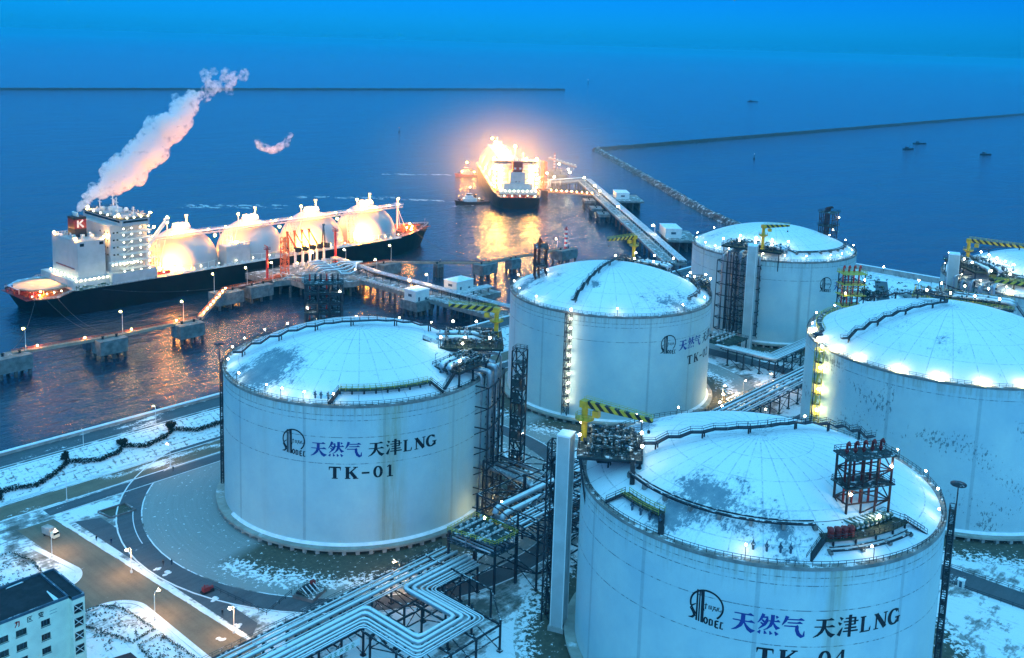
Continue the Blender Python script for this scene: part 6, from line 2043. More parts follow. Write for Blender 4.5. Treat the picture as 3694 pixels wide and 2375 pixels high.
S1.t.location = (82.5, 197, SEA)

# ---- the carrier at the outer berth --------------------------------------
S2 = Ship('distant gas carrier seen stern on, ablaze with lights at the outer jetty', 'gas carriers')
hull(S2, 290, 44.0, 12.5, 11.0, 14.5, (8, 14))
XS2 = (88, 133, 178, 223)
for x in XS2: sphere_tank(S2, x, 20.0, 16.5, 12.5)
catwalk(S2, 62, 240, 8, 34, 12.5, (66, 110, 156))
c = block(S2, 'engine_casing', 22, 36, -7, 7, 12, 31)
block(S2, 'casing_base', 20, 37, -13.5, 13.5, 12, 21)
windows(S2, c, 'x-', (-1.4, 1.4), (22.5,), .9, .9, 21.95); windows(S2, c, 'x-', (-5, 5), (14.5,), 1.2, 1.4, 21.95)
f = block(S2, 'funnel', 24, 33, -4.4, 4.4, 31, 40.5, 'red_dark')
b = MB(); b.box((28.5, 0, 34.2), (9.1, 8.9, 2.6)); S2.part(b, 'funnel_band', 'red', f)
b = MB()
for yy in (-3, -1, 1, 3): b.tube((28, yy, 40), (28, yy, 43), .8, 8)
for yy in (-2.4, 2.4): b.box((23.94, yy, 34.4), (.12, 1.8, 1.6))
S2.part(b, 'exhaust_pipe', 'white', f)
a = block(S2, 'accommodation', 38, 60, -18, 18, 12, 36)
for k in range(5):
    z = 16 + 4 * k; b = MB(); b.box((41, 0, z), (7.5, 42, .3)); b.rail([(37.4, 20.6, z), (37.4, -20.6, z)], 1.1, 2.4, .12); S2.part(b, 'stair_deck', 'white', a)
br = block(S2, 'bridge', 42, 58, -22, 22, 36, 39.5)
b = MB(); b.box((41.94, 0, 38), (.12, 40, 1.2)); S2.part(b, 'bridge_windows', 'glass', br)
b = MB()
for x, y, h in ((50, 0, 12), (48, 8, 8), (52, -8, 7)): b.tube((x, y, 39.5), (x, y, 39.5 + h), .35, 6); b.beam((x, y - 2, 39.5 + h * .8), (x, y + 2, 39.5 + h * .8), .3)
S2.part(b, 'radar_mast', 'white', br)
block(S2, 'stern_house', 14, 40, -17, 17, 12, 15.5)
clutter(S2, 1.5, 12, -15, 15, 10.8, 50, 13, 'red', 'mooring_gear')
clutter(S2, 60, 250, 19, 21, 12.5, 80, 14, 'white', 'side_gear'); clutter(S2, 60, 250, -21, -19, 12.5, 80, 15, 'white', 'side_gear')
b = MB()
for y in (-19, 19): b.lattice([(36, y - 1.2), (38.4, y - 1.2), (38.4, y + 1.2), (36, y + 1.2)], 12, 30, 3, .3, .2)
S2.part(b, 'crane_tower', 'orange')
for k in range(9): S2.lamp((13.4, -16 + k * 4, 15.2), 'lamp_cool', .75)
for k in range(5): S2.lamp((1.5, -14 + k * 7, 12.4), 'lamp_cool', .6)
for k in range(6):
    for y in (-19.5, -14, 14, 19.5): S2.lamp((37.0, y, 15 + 4 * k), 'lamp_far', .62, 'floodlight')
for x in (64, 75, 110, 120, 156, 166, 200):
    for y in (-17, 17): S2.lamp((x, y, 17), 'lamp_far', .95, 'floodlight')
    S2.lamp((x, 0, 34), 'lamp_far', .95, 'floodlight')
for x in XS2: S2.lamp((x - 5, 3, 40), 'lamp_far', .8, 'floodlight'); S2.lamp((x - 12, 7, 44), 'lamp_far', .9, 'floodlight')
for p in ((50, 0, 52), (48, 8, 48), (44, 20, 41), (44, -20, 41), (44, 10, 41), (44, -10, 41), (61, 19, 30), (61, -19, 30), (61, 12, 38)): S2.lamp(p, 'lamp_far', 1.0, 'floodlight')
for x in XS2:
    for y in (-18, 18): flood(S2, (x - 22, y, 16.5), (x - 4, y * .6, 22), 26000, (1, .48, .09))
    flood(S2, (x - 12, 7, 46), (x, 4, 34), 8000, (1, .48, .09))
for y in (-19, 19): flood(S2, (20, y, 18), (38, y * .7, 24), 3000, (1, .48, .09), 120)
S2.t.location = (545, 253, SEA); S2.t.rotation_euler = (0, 0, R_(48))

# ================================================================ tugs, boats, buoys
def tug(label, x, y, az, L=30, hm='black', lit=True, lm='lamp_sodium'):
    t = thing('tugboat', label, 'tugboat', (0, 0, 0), 'tugboats by the outer carrier')
    b = MB(); n = 14; w = 4.6
    vs = []
    for i in range(n + 1):
        f = i / n; hw = w * (1 - max(0, (f - .55) / .45) ** 2.2) * (1 if f > .08 else .85); zt = 2.2 + 1.8 * max(0, (f - .5) / .5) ** 1.6
        hw = max(hw, .1)
        vs += [(f * L, hw, zt), (f * L, -hw, zt), (f * L - (1.5 if f > .9 else 0), hw * .8, -.8), (f * L - (1.5 if f > .9 else 0), -hw * .8, -.8)]
    fs = []
    for i in range(n):
        a, c = i * 4, i * 4 + 4
        fs += [(a, c, c + 2, a + 2), (c + 1, a + 1, a + 3, c + 3), (a + 1, c + 1, c, a)]
    fs += [(0, 2, 3, 1)]
    b.add(vs, fs); part(b, 'hull', hm, t)
    b = MB(); b.box((L * .56, 0, 3.9), (L * .36, 5.6, 3.2)); b.box((L * .58, 0, 6.4), (L * .2, 4.6, 2.4)); h = part(b, 'deckhouse', 'white', t)
    b = MB(); b.box((L * .58, 0, 8.7), (L * .13, 4.0, 2.2)); part(b, 'wheelhouse', 'white', t)
    b = MB(); b.box((L * .58, 0, 8.9), (L * .132, 4.05, 1.0)); part(b, 'windows', 'glass', h)
    b = MB(); b.tube((L * .56, 0, 9.6), (L * .56, 0, 16), .22, 6); b.beam((L * .56, -1.6, 13), (L * .56, 1.6, 13), .2); part(b, 'mast', 'steel', t)
    for yy in (-1.6, 1.6):
        b = MB(); b.tube((L * .42, yy, 4), (L * .41, yy, 9), .6, 8); part(b, 'funnel', 'red_dark' if hm != 'black' else 'black', t)
    b = MB(); b.box((L * .2, 0, 2.9), (2.4, 3, 1.4)); b.tube((L * .86, -1.2, 4.2), (L * .86, 1.2, 4.2), .9, 8); part(b, 'winch', 'black', t)
    if lit:
        for p, r in (((L * .56, 0, 15.5), .7), ((L * .66, 1.8, 6.8), .45), ((L * .3, 1, 5), .45), ((L * .5, -2, 8.4), .45), ((L * .74, 0, 5.6), .4)):
            lamp_ball(t, 'deck_lamp', p, r, lm, (0, 0, 0))
    t.location = (x, y, SEA); t.rotation_euler = (0, 0, R_(az))
    return t
tug('dark hulled tug with white deckhouse pushing at the stern quarter of the distant carrier', 551.2, 296.6, 155, 34, 'black', True, 'lamp_cool')
tug('red hulled lit tug beyond the distant carrier', 686, 433, 155, 33, 'red', True, 'lamp_sodium')
def fishing_boat(label, x, y, az, L=16):
    t = thing('fishing_boat', label, 'boat', (0, 0, 0), 'small boats on the open water')
    b = MB()
    pts = [(0, 2), (L * .6, 2.2), (L * .85, 1.4), (L, 0), (L * .85, -1.4), (L * .6, -2.2), (0, -2)]
    b.prism(pts, -.5, 1.6); part(b, 'hull', 'black', t)
    b = MB(); b.box((L * .3, 0, 3), (L * .22, 2.8, 3)); part(b, 'wheelhouse', 'blue_steel', t)
    b = MB(); b.tube((L * .55, 0, 1.5), (L * .55, 0, 8), .18, 5); b.beam((L * .55, 0, 7), (L * .9, 0, 3), .15); part(b, 'mast', 'steel', t)
    t.location = (x, y, SEA); t.rotation_euler = (0, 0, R_(az))
fishing_boat('small dark boat, upper one of the pair beyond the breakwater at right', 1598, 289, -30, 26)
fishing_boat('small dark boat, lower one of the pair beyond the breakwater at right', 1478, 261, -20, 24)
fishing_boat('small dark boat alone near the right edge of the sea', 1510, 154, -40, 18)
fishing_boat('tiny far boat near the top of the sea at right', 2555, 1127, -40, 34)
def buoy(label, x, y, m, h=6, s=1.0):
    t = thing('buoy', label, 'buoy', (x, y, SEA), 'channel buoys')
    b = MB(); b.lathe((x, y, SEA), [(1.6 * s, -.4), (1.6 * s, .9), (.5 * s, 1.4), (.3 * s, h * .8), (.01, h * .82)], 10); part(b, 'float', 'black', t)
    b = MB(); b.ball((x, y, SEA + h), .8 * s, 8, 5); part(b, 'light', m, t)
buoy('buoy with a green light behind the near carrier', 190, 292, 'lamp_green', 5, .8)
buoy('small dark buoy with pale top on the water right of the breakwater end', 1130, 336, 'white', 7, .9)
buoy('small buoy with red light on the open water above the near carrier', 970, 888, 'red', 7, 1.0)
buoy('bright far buoy near the top of the picture', 3114, 2148, 'white', 14, 2.2)

# ================================================================ breakwaters
def breakwater(label, pts, w, h, seed, stone=True):
    t = thing('breakwater', label, 'breakwater', (pts[0][0], pts[0][1], SEA), 'rock breakwaters')
    b = MB()
    rg = random.Random(seed)
    P = []
    for p, q in zip(pts, pts[1:]):
        m = max(2, int(hypot(q[0] - p[0], q[1] - p[1]) / 9))
        P += [(p[0] + (q[0] - p[0]) * j / m, p[1] + (q[1] - p[1]) * j / m) for j in range(m)]
    P.append(pts[-1])
    vs, fs = [], []
    prof = [(-1, -1), (-.72, .25), (-.4, .85), (-.18, 1), (.18, 1), (.4, .85), (.72, .25), (1, -1)]
    for i, p in enumerate(P):
        a, c = P[max(0, i - 1)], P[min(len(P) - 1, i + 1)]
        d = V((c[0] - a[0], c[1] - a[1])).normalized(); n = (-d.y, d.x)
        for u, z in prof:
            u2 = u * w / 2 + rg.uniform(-.5, .5) * w * .06; z2 = (z * h if z > 0 else -1.0) + rg.uniform(-.12, .12) * h
            vs.append((p[0] + n[0] * u2, p[1] + n[1] * u2, SEA + z2))
    k = len(prof)
    for i in range(len(P) - 1):
        for j in range(k - 1):
            fs.append((i * k + j, i * k + j + 1, (i + 1) * k + j + 1, (i + 1) * k + j))
    b.add(vs, fs); part(b, 'core', 'rock_snow' if stone == 6 else 'rock', t)
    if stone:
        b = MB()
        for p, q in zip(P, P[1:]):
            d = V((q[0] - p[0], q[1] - p[1])).normalized(); n = (-d.y, d.x)
            for j in range(int(stone)):
                f, u = rg.random(), rg.uniform(-1, 1)
                z = SEA + max(0, h * (1 - abs(u))) * 1.0
                rock(b, p[0] + (q[0] - p[0]) * f + n[0] * u * w * .52, p[1] + (q[1] - p[1]) * f + n[1] * u * w * .52, z, rg.uniform(.4, 1.0), rg)
        o = part(b, 'boulders', 'rock_snow' if stone == 6 else 'rock', t); o['kind'] = 'stuff'
breakwater('long snow dusted breakwater running from the shore behind TK-03 to its bend', [(526, -40), (600, 48), (666, 133), (800, 280), (1024, 527), (1036, 534)], 12, 4.6, 1, 6)
breakwater('dark breakwater stretching from the bend toward the right edge', [(1022, 529), (2102, 477), (3300, 420)], 15, 4.2, 2, 3)
breakwater('thin dark line of a far breakwater across the upper left', [(500, 2296), (866, 2204), (1703, 1993), (2500, 1778)], 20, 5, 3, 0)

# ================================================================ jetties
def jetty_deck(label, poly, z, th, pil, name='jetty_platform', m='concrete_snow', group='concrete jetty platforms', cat='platform', r=.75, rail=None):
    cx = sum(p[0] for p in poly) / len(poly); cy_ = sum(p[1] for p in poly) / len(poly)
    t = thing(name, label, cat, (cx, cy_, z), group)
    b = MB(); b.prism(poly, z - th, z); part(b, 'deck', m, t)
    first = None
    for x, y in pil:
        if first is None:
            b = MB(); b.tube((x, y, SEA - 1), (x, y, z - th), r, 8); first = part(b, 'pile', 'pile', t); f0 = (x, y)
        else: child_copy(first, t, (x - f0[0], y - f0[1], 0))
    if rail:
        b = MB(); b.rail([(x, y, z) for x, y in rail], 1.1, 2.4, .1); part(b, 'railing', 'white', t)
    return t
def rect(cx, cy_, w, d, a=0):
    c, s = cos(R_(a)), sin(R_(a))
    return [(cx + p * w / 2 * c - q * d / 2 * s, cy_ + p * w / 2 * s + q * d / 2 * c) for p, q in ((-1, -1), (1, -1), (1, 1), (-1, 1))]
def grid(cx, cy_, w, d, nx, ny, a=0):
    c, s = cos(R_(a)), sin(R_(a))
    o = []
    for i in range(nx):
        for j in range(ny):
            p = (-.5 + i / max(1, nx - 1)) * w * .84 if nx > 1 else 0; q = (-.5 + j / max(1, ny - 1)) * d * .8 if ny > 1 else 0
            o.append((cx + p * c - q * s, cy_ + p * s + q * c))
    return o
def dolphin(label, x, y, w, d, a=0, z=5.0, th=6.4, name='mooring_dolphin', bollard=True):
    t = jetty_deck(label, rect(x, y, w, d, a), z, th, grid(x, y, w, d, 3, 2, a), name, 'jetty_concrete', 'mooring dolphins along the jetties', 'dolphin')
    if bollard:
        for k in (-.25, .25):
            b = MB(); px, py = x + cos(R_(a)) * w * k, y + sin(R_(a)) * w * k
            b.lathe((px, py, z), [(.7, 0), (.5, .2), (.45, .9), (.75, 1.0), (.7, 1.3), (.01, 1.4)], 8); part(b, 'bollard', 'black', t)
    return t
def footbridge(label, p, q, z0, z1=None, w=2.0, rail='white', lampm=None, m='concrete_snow', n=0):
    z1 = z0 if z1 is None else z1
    t = thing('footbridge', label, 'footbridge', ((p[0] + q[0]) / 2, (p[1] + q[1]) / 2, (z0 + z1) / 2), 'footbridges between the dolphins')
    a, c = V((*p, z0)), V((*q, z1))
    d = (c - a); d.z = 0; d.normalize(); nn = V((-d.y, d.x, 0)) * w / 2
    b = MB(); b.beam(a, c, w, .45); b.beam(a - V((0, 0, .7)) + nn * .7, c - V((0, 0, .7)) + nn * .7, .3, .9); b.beam(a - V((0, 0, .7)) - nn * .7, c - V((0, 0, .7)) - nn * .7, .3, .9); part(b, 'deck', m, t)
    b = MB()
    for s in (1, -1): b.rail([a + nn * s, c + nn * s], 1.1, 2.4, .1)
    part(b, 'railing', rail, t)
    for k in range(n):
        f = (k + .5) / n; p_ = a.lerp(c, f) + nn * .9
        b = MB(); b.beam(p_, p_ + V((0, 0, 1.5)), .1); o = part(b, 'lamp_stem', 'steel', t)
        b = MB(); b.ball(p_ + V((0, 0, 1.6)), .3, 8, 5); part(b, 'lamp_glass', lampm, o)
    return t
# loading platform
pf = [(204, 140), (214, 137.5), (214, 124), (238, 110), (256, 112), (262, 130), (270, 150), (270, 168), (204, 168)]
P1 = jetty_deck('broad loading platform beside the near carrier, under the loading arms', pf, 5.0, 3.2, grid(237, 148, 62, 36, 8, 4) + grid(246, 120, 18, 16, 3, 3))
b = MB(); b.rail([(*p, 5.0) for p in pf], 1.1, 2.4, .1, True); part(b, 'railing', 'steel', P1)
for k in range(7):
    b = MB(); x = 206 + k * 10.4; b.box((x, 168.8, 2.5), (2.4, 1.8, 5)); part(b, 'fender', 'black', P1)
rg = random.Random(21)
t = thing('pipe_manifold', 'snowy tangle of looping pipes on the loading platform', 'pipes', (240, 140, 5))
for k in range(5):
    y = 118 + k * 6
    b = MB()
    x0 = 232 + k * 2
    b.path([(x0 - 6, y + 8, 6), (x0 - 6, y + 8, 9), (x0 - 4, y + 6, 10.6), (x0 + 2, y + 3, 10.6), (x0 + 4, y + 3, 9.5), (x0 + 4, y + 1, 8.4), (x0 + 8, y - 2, 8.4), (x0 + 12, y - 2, 9.4), (258 + k * 1.2, 132, 9.4)], .55, 8)
    part(b, 'looped_pipe', 'pipe', t)
b = MB()
for k in range(46):
    x, y = rg.uniform(208, 262), rg.uniform(124, 158); h = rg.uniform(.8, 4)
    if rg.random() < .5: b.beam((x, y, 5), (x, y, 5 + h), rg.uniform(.2, .6))
    else: b.tube((x, y, 5 + h), (x + rg.uniform(-9, 9), y + rg.choice((0, 6, -6)), 5 + h), rg.uniform(.15, .4), 6)
part(b, 'pipework', 'pipe', t)
t = thing('platform_shelter', 'small flat roofed steel shelter on the loading platform', 'shelter', (219, 131, 5))
b = MB(); b.box((219, 131, 7), (9, 7, 3.6)); part(b, 'walls', 'concrete', t)
b = MB(); b.box((219, 131, 9), (10, 8, .4)); part(b, 'roof', 'concrete_snow', t)
la = ['leftmost tan loading arm next to the orange gangway tower', 'second loading arm from the orange gangway tower', 'middle one of the five loading arms', 'fourth loading arm, next to the upright parked one', 'parked loading arm standing upright at the right end']
for k, x in enumerate((236, 241.4, 246.8, 252.2, 257.6)):
    t = thing('loading_arm', la[k], 'loading arm', (x, 163, 5), 'loading arms on the near jetty')
    b = MB(); b.tube((x, 163, 5), (x, 163, 15.5), .8, 10); b.box((x, 163, 6), (2.2, 2.2, 2)); part(b, 'riser', 'white', t)
    b = MB(); b.lathe((x, 160.8, 15.8), [(.01, -1.2), (1.5, -1.2), (1.5, 1.2), (.01, 1.2)], 14); b.tube((x, 158.6, 16.2), (x, 160.2, 16.0), 1.55, 12); part(b, 'counterweight', 'black', t)
    b = MB()
    if k < 4:
        a_, m_, e_ = V((x, 161, 15.6)), V((x - 2.0, 168.5, 25.6)), V((x + 3.2, 175, 14.5))
    else:
        a_, m_, e_ = V((x, 162, 15.6)), V((x, 163.4, 28.5)), V((x, 165, 17))
    for u, v in ((a_, m_), (m_, e_)):
        d = V((.55, 0, 0))
        b.tube(u, v, .35, 8)
        for s in (d, -d): b.beam(u + s, v + s * .4, .2)
        for j in range(7):
            b.beam(u.lerp(v, j / 7) + d * (1 if j % 2 else -1), u.lerp(v, (j + 1) / 7) + d * (-1 if j % 2 else 1), .13)
    b.lathe((m_.x, m_.y, m_.z - .5), [(.9, 0), (.9, 1.0), (.01, 1.1)], 10)
    part(b, 'arm', 'orange' if k < 4 else 'blue_steel', t)
    b = MB(); b.box((e_.x, e_.y, e_.z - .8), (1.2, 1.0, 1.6)); part(b, 'coupler', 'steel', t)
t = thing('gangway_tower', 'orange red lattice gangway tower rising beside the near carrier', 'gangway tower', (219, 150, 5))
b = MB(); b.lattice([(217.3, 148.4), (220.7, 148.4), (220.7, 151.8), (217.3, 151.8)], 5, 27, 2.6, .38, .24); part(b, 'frame', 'orange', t)
for z in (10, 15, 20, 25):
    b = MB(); b.box((219, 150.1, z), (3.2, 3.2, .2)); part(b, 'landing', 'orange', t)
b = MB(); b.beam((219, 152, 17), (222, 171, 14), 1.2, .3); b.rail([(218.4, 152, 17.2), (221.4, 171, 14.2)], 1.1, 2, .1); part(b, 'gangway', 'pipe_bare', t)
for l, x, y, h in (('red fire monitor tower left of the orange gangway tower', 204.5, 146.5, 19), ('red fire monitor tower right of the loading arms', 262.5, 158, 21)):
    t = thing('monitor_tower', l, 'fire monitor', (x, y, 5), 'fire monitor towers')
    b = MB(); b.tube((x, y, 5), (x, y, 5 + h - 1.4), .75, 10); b.lathe((x, y, 5), [(1.5, 0), (1.5, .5), (.75, .8)], 10); part(b, 'column', 'red', t)
    b = MB(); b.box((x, y, 5 + h - 1.4), (2.8, 2.8, .3)); b.rail([(x - 1.3, y - 1.3, 5 + h - 1.2), (x + 1.3, y - 1.3, 5 + h - 1.2), (x + 1.3, y + 1.3, 5 + h - 1.2), (x - 1.3, y + 1.3, 5 + h - 1.2)], 1.1, 1.3, .1, True); part(b, 'platform', 'red_dark', t)
    b = MB(); b.tube((x, y, 5 + h - 1.2), (x, y, 5 + h + .4), .3, 8); b.tube((x, y, 5 + h + .2), (x - .6, y + 2.2, 5 + h + .9), .22, 8); part(b, 'monitor', 'red', t)
for l, (cx, w), zt in (('low orange railing and valve box left of the gangway tower', (211, 9), 2.2),):
    t = thing('valve_skid', l, 'valve skid', (cx, 146, 5))
    b = MB(); b.box((cx, 146, 5.4), (w, 3, .6)); part(b, 'base', 'orange', t)
    b = MB(); b.rail([(cx - w / 2, 144.6, 5.6), (cx + w / 2, 144.6, 5.6), (cx + w / 2, 147.4, 5.6), (cx - w / 2, 147.4, 5.6)], 1.3, 1.3, .12, True); b.tube((cx - 3, 146, 6.3), (cx + 3, 146, 6.3), .5, 8); part(b, 'pipes', 'orange', t)
# trestle to the shore
tr = jetty_deck('long pipe trestle from the loading platform to the shore between TK-01 and TK-02', [(243.5, 0), (257, 0), (257, 112), (243.5, 112)], 4.8, 2.2,
                [(x, y) for y in range(8, 112, 15) for x in (245.5, 250, 255)], 'jetty_trestle', 'concrete_snow', 'jetty trestles', 'trestle')
b = MB()
for x in (252.6, 257.6):
    for y in range(4, 152, 7):
        b.beam((x, y, 4.8), (x, y, 8.0), .3)
for y in range(4, 152, 7): b.beam((252.4, y, 8.0), (258, y, 8.0), .35); b.beam((252.6, y, 5.2), (257.6, y, 7.8), .16)
b.beam((252.6, 2, 7.9), (252.6, 152, 7.9), .25); b.beam((257.6, 2, 7.9), (257.6, 152, 7.9), .25)
part(b, 'rack_frame', 'steel_snow', tr)
for k, (x, r) in enumerate(((252.9, .45), (254.1, .5), (255.4, .5), (256.6, .35), (257.5, .28))):
    b = MB(); b.path([(x, -12, 8.4), (x, 20 + k, 8.4), (x, 60, 8.4), (x, 110, 8.4), (x + 3, 132, 8.4), (x + 6, 158, 8.4)], r * .8, 8); part(b, 'pipe', 'pipe_bare', tr)
b = MB(); b.rail([(243.8, 0, 4.8), (243.8, 112, 4.8)], 1.1, 2.4, .1); b.rail([(251.6, 0, 4.8), (251.6, 112, 4.8)], 1.1, 2.4, .1); part(b, 'railing', 'white', tr)
b = MB()
for x in (245, 246.2): b.tube((x, 0, 5.4), (x, 112, 5.4), .2, 6)
part(b, 'cable_tray', 'pipe', tr)
# two service buildings beside the trestle
def service_house(label, x, y, w, d, z, h, roof='hip', a=0):
    t = thing('service_building', label, 'building', (x, y, z), 'service buildings on the jetties')
    b = MB(); b.prism(rect(x, y, w, d, a), z, z + h); part(b, 'wall', 'white', t)
    if roof == 'hip':
        q = rect(x, y, w + 1, d + 1, a); b = MB(); b.add([(*p, z + h) for p in q] + [(x, y, z + h + 1.8)], [(0, 1, 4), (1, 2, 4), (2, 3, 4), (3, 0, 4), (3, 2, 1, 0)])
    else:
        b = MB(); b.prism(rect(x, y, w + .6, d + .6, a), z + h, z + h + .5)
    part(b, 'roof', 'snow', t)
    b = MB(); c, s = cos(R_(a)), sin(R_(a))
    for p, q, ww, hh in ((-.25, -1, 1.2, 2.2), (.25, -1, 1.4, 1.4)):
        b.box((x + p * w * c + d / 2 * s * 1.01, y + p * w * s - d / 2 * c * 1.01, z + hh / 2 + .2), (ww, .14, hh), R_(a))
    part(b, 'door', 'blue_steel', t)
    b = MB(); b.box((x - w / 2 * c * 1.01, y - w / 2 * s * 1.01, z + h * .55), (.14, d * .3, h * .25), R_(a)); part(b, 'louvre', 'blue_steel', t)
    return t
jetty_deck('square concrete base of the first service building beside the trestle', rect(241, 60, 13, 13.5), 4.0, 5.0, grid(241, 60, 12, 12, 4, 3), 'jetty_platform', 'jetty_concrete')
service_house('boxy pale service building nearest the shore beside the pipe trestle', 240.5, 59.8, 10, 9, 4.0, 5.6, 'flat')
jetty_deck('wide concrete base with pipes right of the second service building', rect(274, 52, 24, 26), 4.6, 3.2, grid(274, 52, 23, 24, 5, 4), 'jetty_platform', 'concrete_snow')
service_house('pale service building with snowy hipped roof on the right of the pipe trestle', 273, 60, 13.5, 10, 4.6, 5.6)
t = thing('pipe_rack', 'low pipe rack on the deck behind the hipped service building', 'pipe rack', (278, 46, 4.6))
b = MB()
for k in range(5): b.tube((258, 44 + k * 1.3, 7), (285, 44 + k * 1.3, 7), .28, 6)
part(b, 'pipe', 'white_snow', t)
b = MB()
for x in range(262, 286, 6): b.beam((x, 43.5, 4.6), (x, 43.5, 6.8), .3); b.beam((x, 49.8, 4.6), (x, 49.8, 6.8), .3); b.beam((x, 43.2, 6.7), (x, 50, 6.7), .3)
part(b, 'frame', 'steel_snow', t)
b = MB(); b.path([(252, 30, 5.2), (252, 30, 9.6), (256, 30, 9.6), (256, 30, 5.2)], .3, 6); b.path([(252, 33, 5.2), (252, 33, 9.6), (256, 33, 9.6), (256, 33, 5.2)], .3, 6); part(b, 'pipe_loop', 'white_snow', t)
# dolphins and footbridges of the near jetty
for l, x, y, w, d in (('breasting dolphin just left of the loading platform', 193.5, 140, 15, 9), ('breasting dolphin at the top of the lit stair bridge', 172.5, 138.5, 16, 10), ('mooring dolphin at the foot of the lit stair bridge', 125, 97, 13, 9),
                      ('mooring dolphin in the middle of the left footbridge', 86.5, 98.5, 13, 9), ('mooring dolphin at the left edge of the picture', 45, 103, 14, 10), ('breasting dolphin right of the loading platform', 286, 135, 15, 9)):
    dolphin(l, x, y, w, d)
t = dolphin('slim two legged dolphin under the right footbridge', 309.4, 114, 5, 4, 0, 4.6, 2.0); 
dolphin('mooring dolphin where the right footbridge bends', 331, 94, 14, 9)
dolphin('mooring dolphin in front of the red and white beacon', 356, 92.5, 9, 6)
dolphin('end dolphin carrying the red and white beacon', 406, 90, 17, 10)
footbridge('lit jetty walkway from the loading platform to the stair bridge', (204, 143), (173, 141), 5.3, None, 3.2, 'orange', None, 'ship_deck')
footbridge('lit stair bridge sloping down to the left mooring dolphin', (172, 139), (134, 101), 6.0, 5.2, 2.4, 'orange', 'lamp_jetty', 'helideck', 8)
footbridge('footbridge between the two dolphins left of the stair bridge', (131, 99), (86, 100), 5.3, None, 2.0, 'orange', 'lamp_jetty', 'helideck', 2)
footbridge('footbridge running to the dolphin at the left edge', (86, 100), (46, 104.5), 5.3, None, 2.0, 'orange', 'lamp_jetty', 'helideck', 2)
footbridge('railed walkway from the loading platform to the first dolphin on the right', (266, 139), (288, 136), 5.4, None, 3.0, 'orange', None, 'helideck')
footbridge('rusty footbridge over the slim dolphin on the right', (288, 135.5), (331, 95), 5.4, None, 2.0, 'rust', None, 'helideck')
footbridge('short rusty footbridge before the beacon dolphin', (331, 94.5), (356, 93.5), 5.4, None, 2.0, 'rust', None, 'helideck')
footbridge('rusty footbridge out to the red and white beacon', (356, 93.5), (404, 91.5), 5.4, None, 2.0, 'rust', None, 'helideck')
JL = [(51.3, 103.3, 'jetty lamp on the dolphin at the left edge'), (94.3, 101.5, 'jetty lamp on the middle dolphin of the left footbridge'), (124.2, 99.5, 'jetty lamp at the foot of the lit stair bridge'), (166.4, 140.5, 'jetty lamp at the top of the lit stair bridge'),
      (187.8, 141.5, 'jetty lamp above the dolphin left of the loading platform'), (206, 143.3, 'jetty lamp beside the red fire monitor'), (290.1, 137, 'jetty lamp on the first dolphin right of the platform'), (222, 140, 'jetty lamp at the shelter on the loading platform'),
      (266, 152, 'jetty lamp at the right end of the loading platform'), (262, 118, 'jetty lamp at the platform end of the trestle'), (258.5, 70, 'jetty lamp halfway along the pipe trestle'), (242, 66, 'jetty lamp by the boxy service building'), (246, 158, 'tall bright lamp between the loading arms')]
for k, (x, y, l) in enumerate(JL):
    street_lamp(l, x, y, 10 if k < 7 else 8, 90, 5.0, 'lamp_jetty' if k < 8 else 'lamp_street', .5, 'lamp posts on the near jetty')
def beacon(label, x, y, z, h):
    t = thing('beacon', label, 'beacon', (x, y, z), 'banded harbour beacons')
    b = MB(); b.lathe((0, 0, 0), [(1.5, 0), (1.5, .4), (1.05, .5), (.95, h)], 14); o = link('tower', b.mesh('tower', [M['beacon']]), t)
    b = MB(); b.lathe((x, y, z + h), [(.95, 0), (1.5, .1), (1.5, .3), (.6, .4), (.6, 1.6), (.01, 2.2)], 12); part(b, 'lantern', 'red_dark', t)
    return t
beacon('red and white banded beacon at the end of the near jetty', 408, 90.5, 5.0, 13)
t = thing('mooring_hook', 'pale mooring winch house standing on the near water left of the footbridge', 'mooring gear', (84, 106, 4))
b = MB(); b.box((81, 108, 1.2), (4, 4, 5)); part(b, 'housing', 'blue_steel', t)
b = MB(); b.tube((81, 108, -6), (81, 108, -1), 1.2, 10); part(b, 'pile', 'pile', t)
def line(label, p, q, sag):
    b = MB(); pts = []
    for k in range(13):
        f = k / 12; v = V(p).lerp(V(q), f); v.z -= sag * 4 * f * (1 - f); pts.append(v)
    b.path(pts, .11, 5); solo(b, 'mooring_line', 'steel', label, 'rope', p, 'mooring lines of the near carrier')
line('mooring line from the stern to the left dolphin', (86, 176, 6.2), (47, 106, 6.4), 4)
line('mooring line from the stern to the middle dolphin', (92, 175.5, 6.4), (86, 100, 6.4), 4)
line('second mooring line from the stern to the middle dolphin', (97, 175, 7.0), (88, 100, 6.4), 4)
line('mooring line from the bow to the bent dolphin', (352, 180, 9.0), (331, 96, 6.4), 4)
line('mooring line along the hull to the breasting dolphin', (120, 174.4, 8), (172, 142, 6.4), 2)

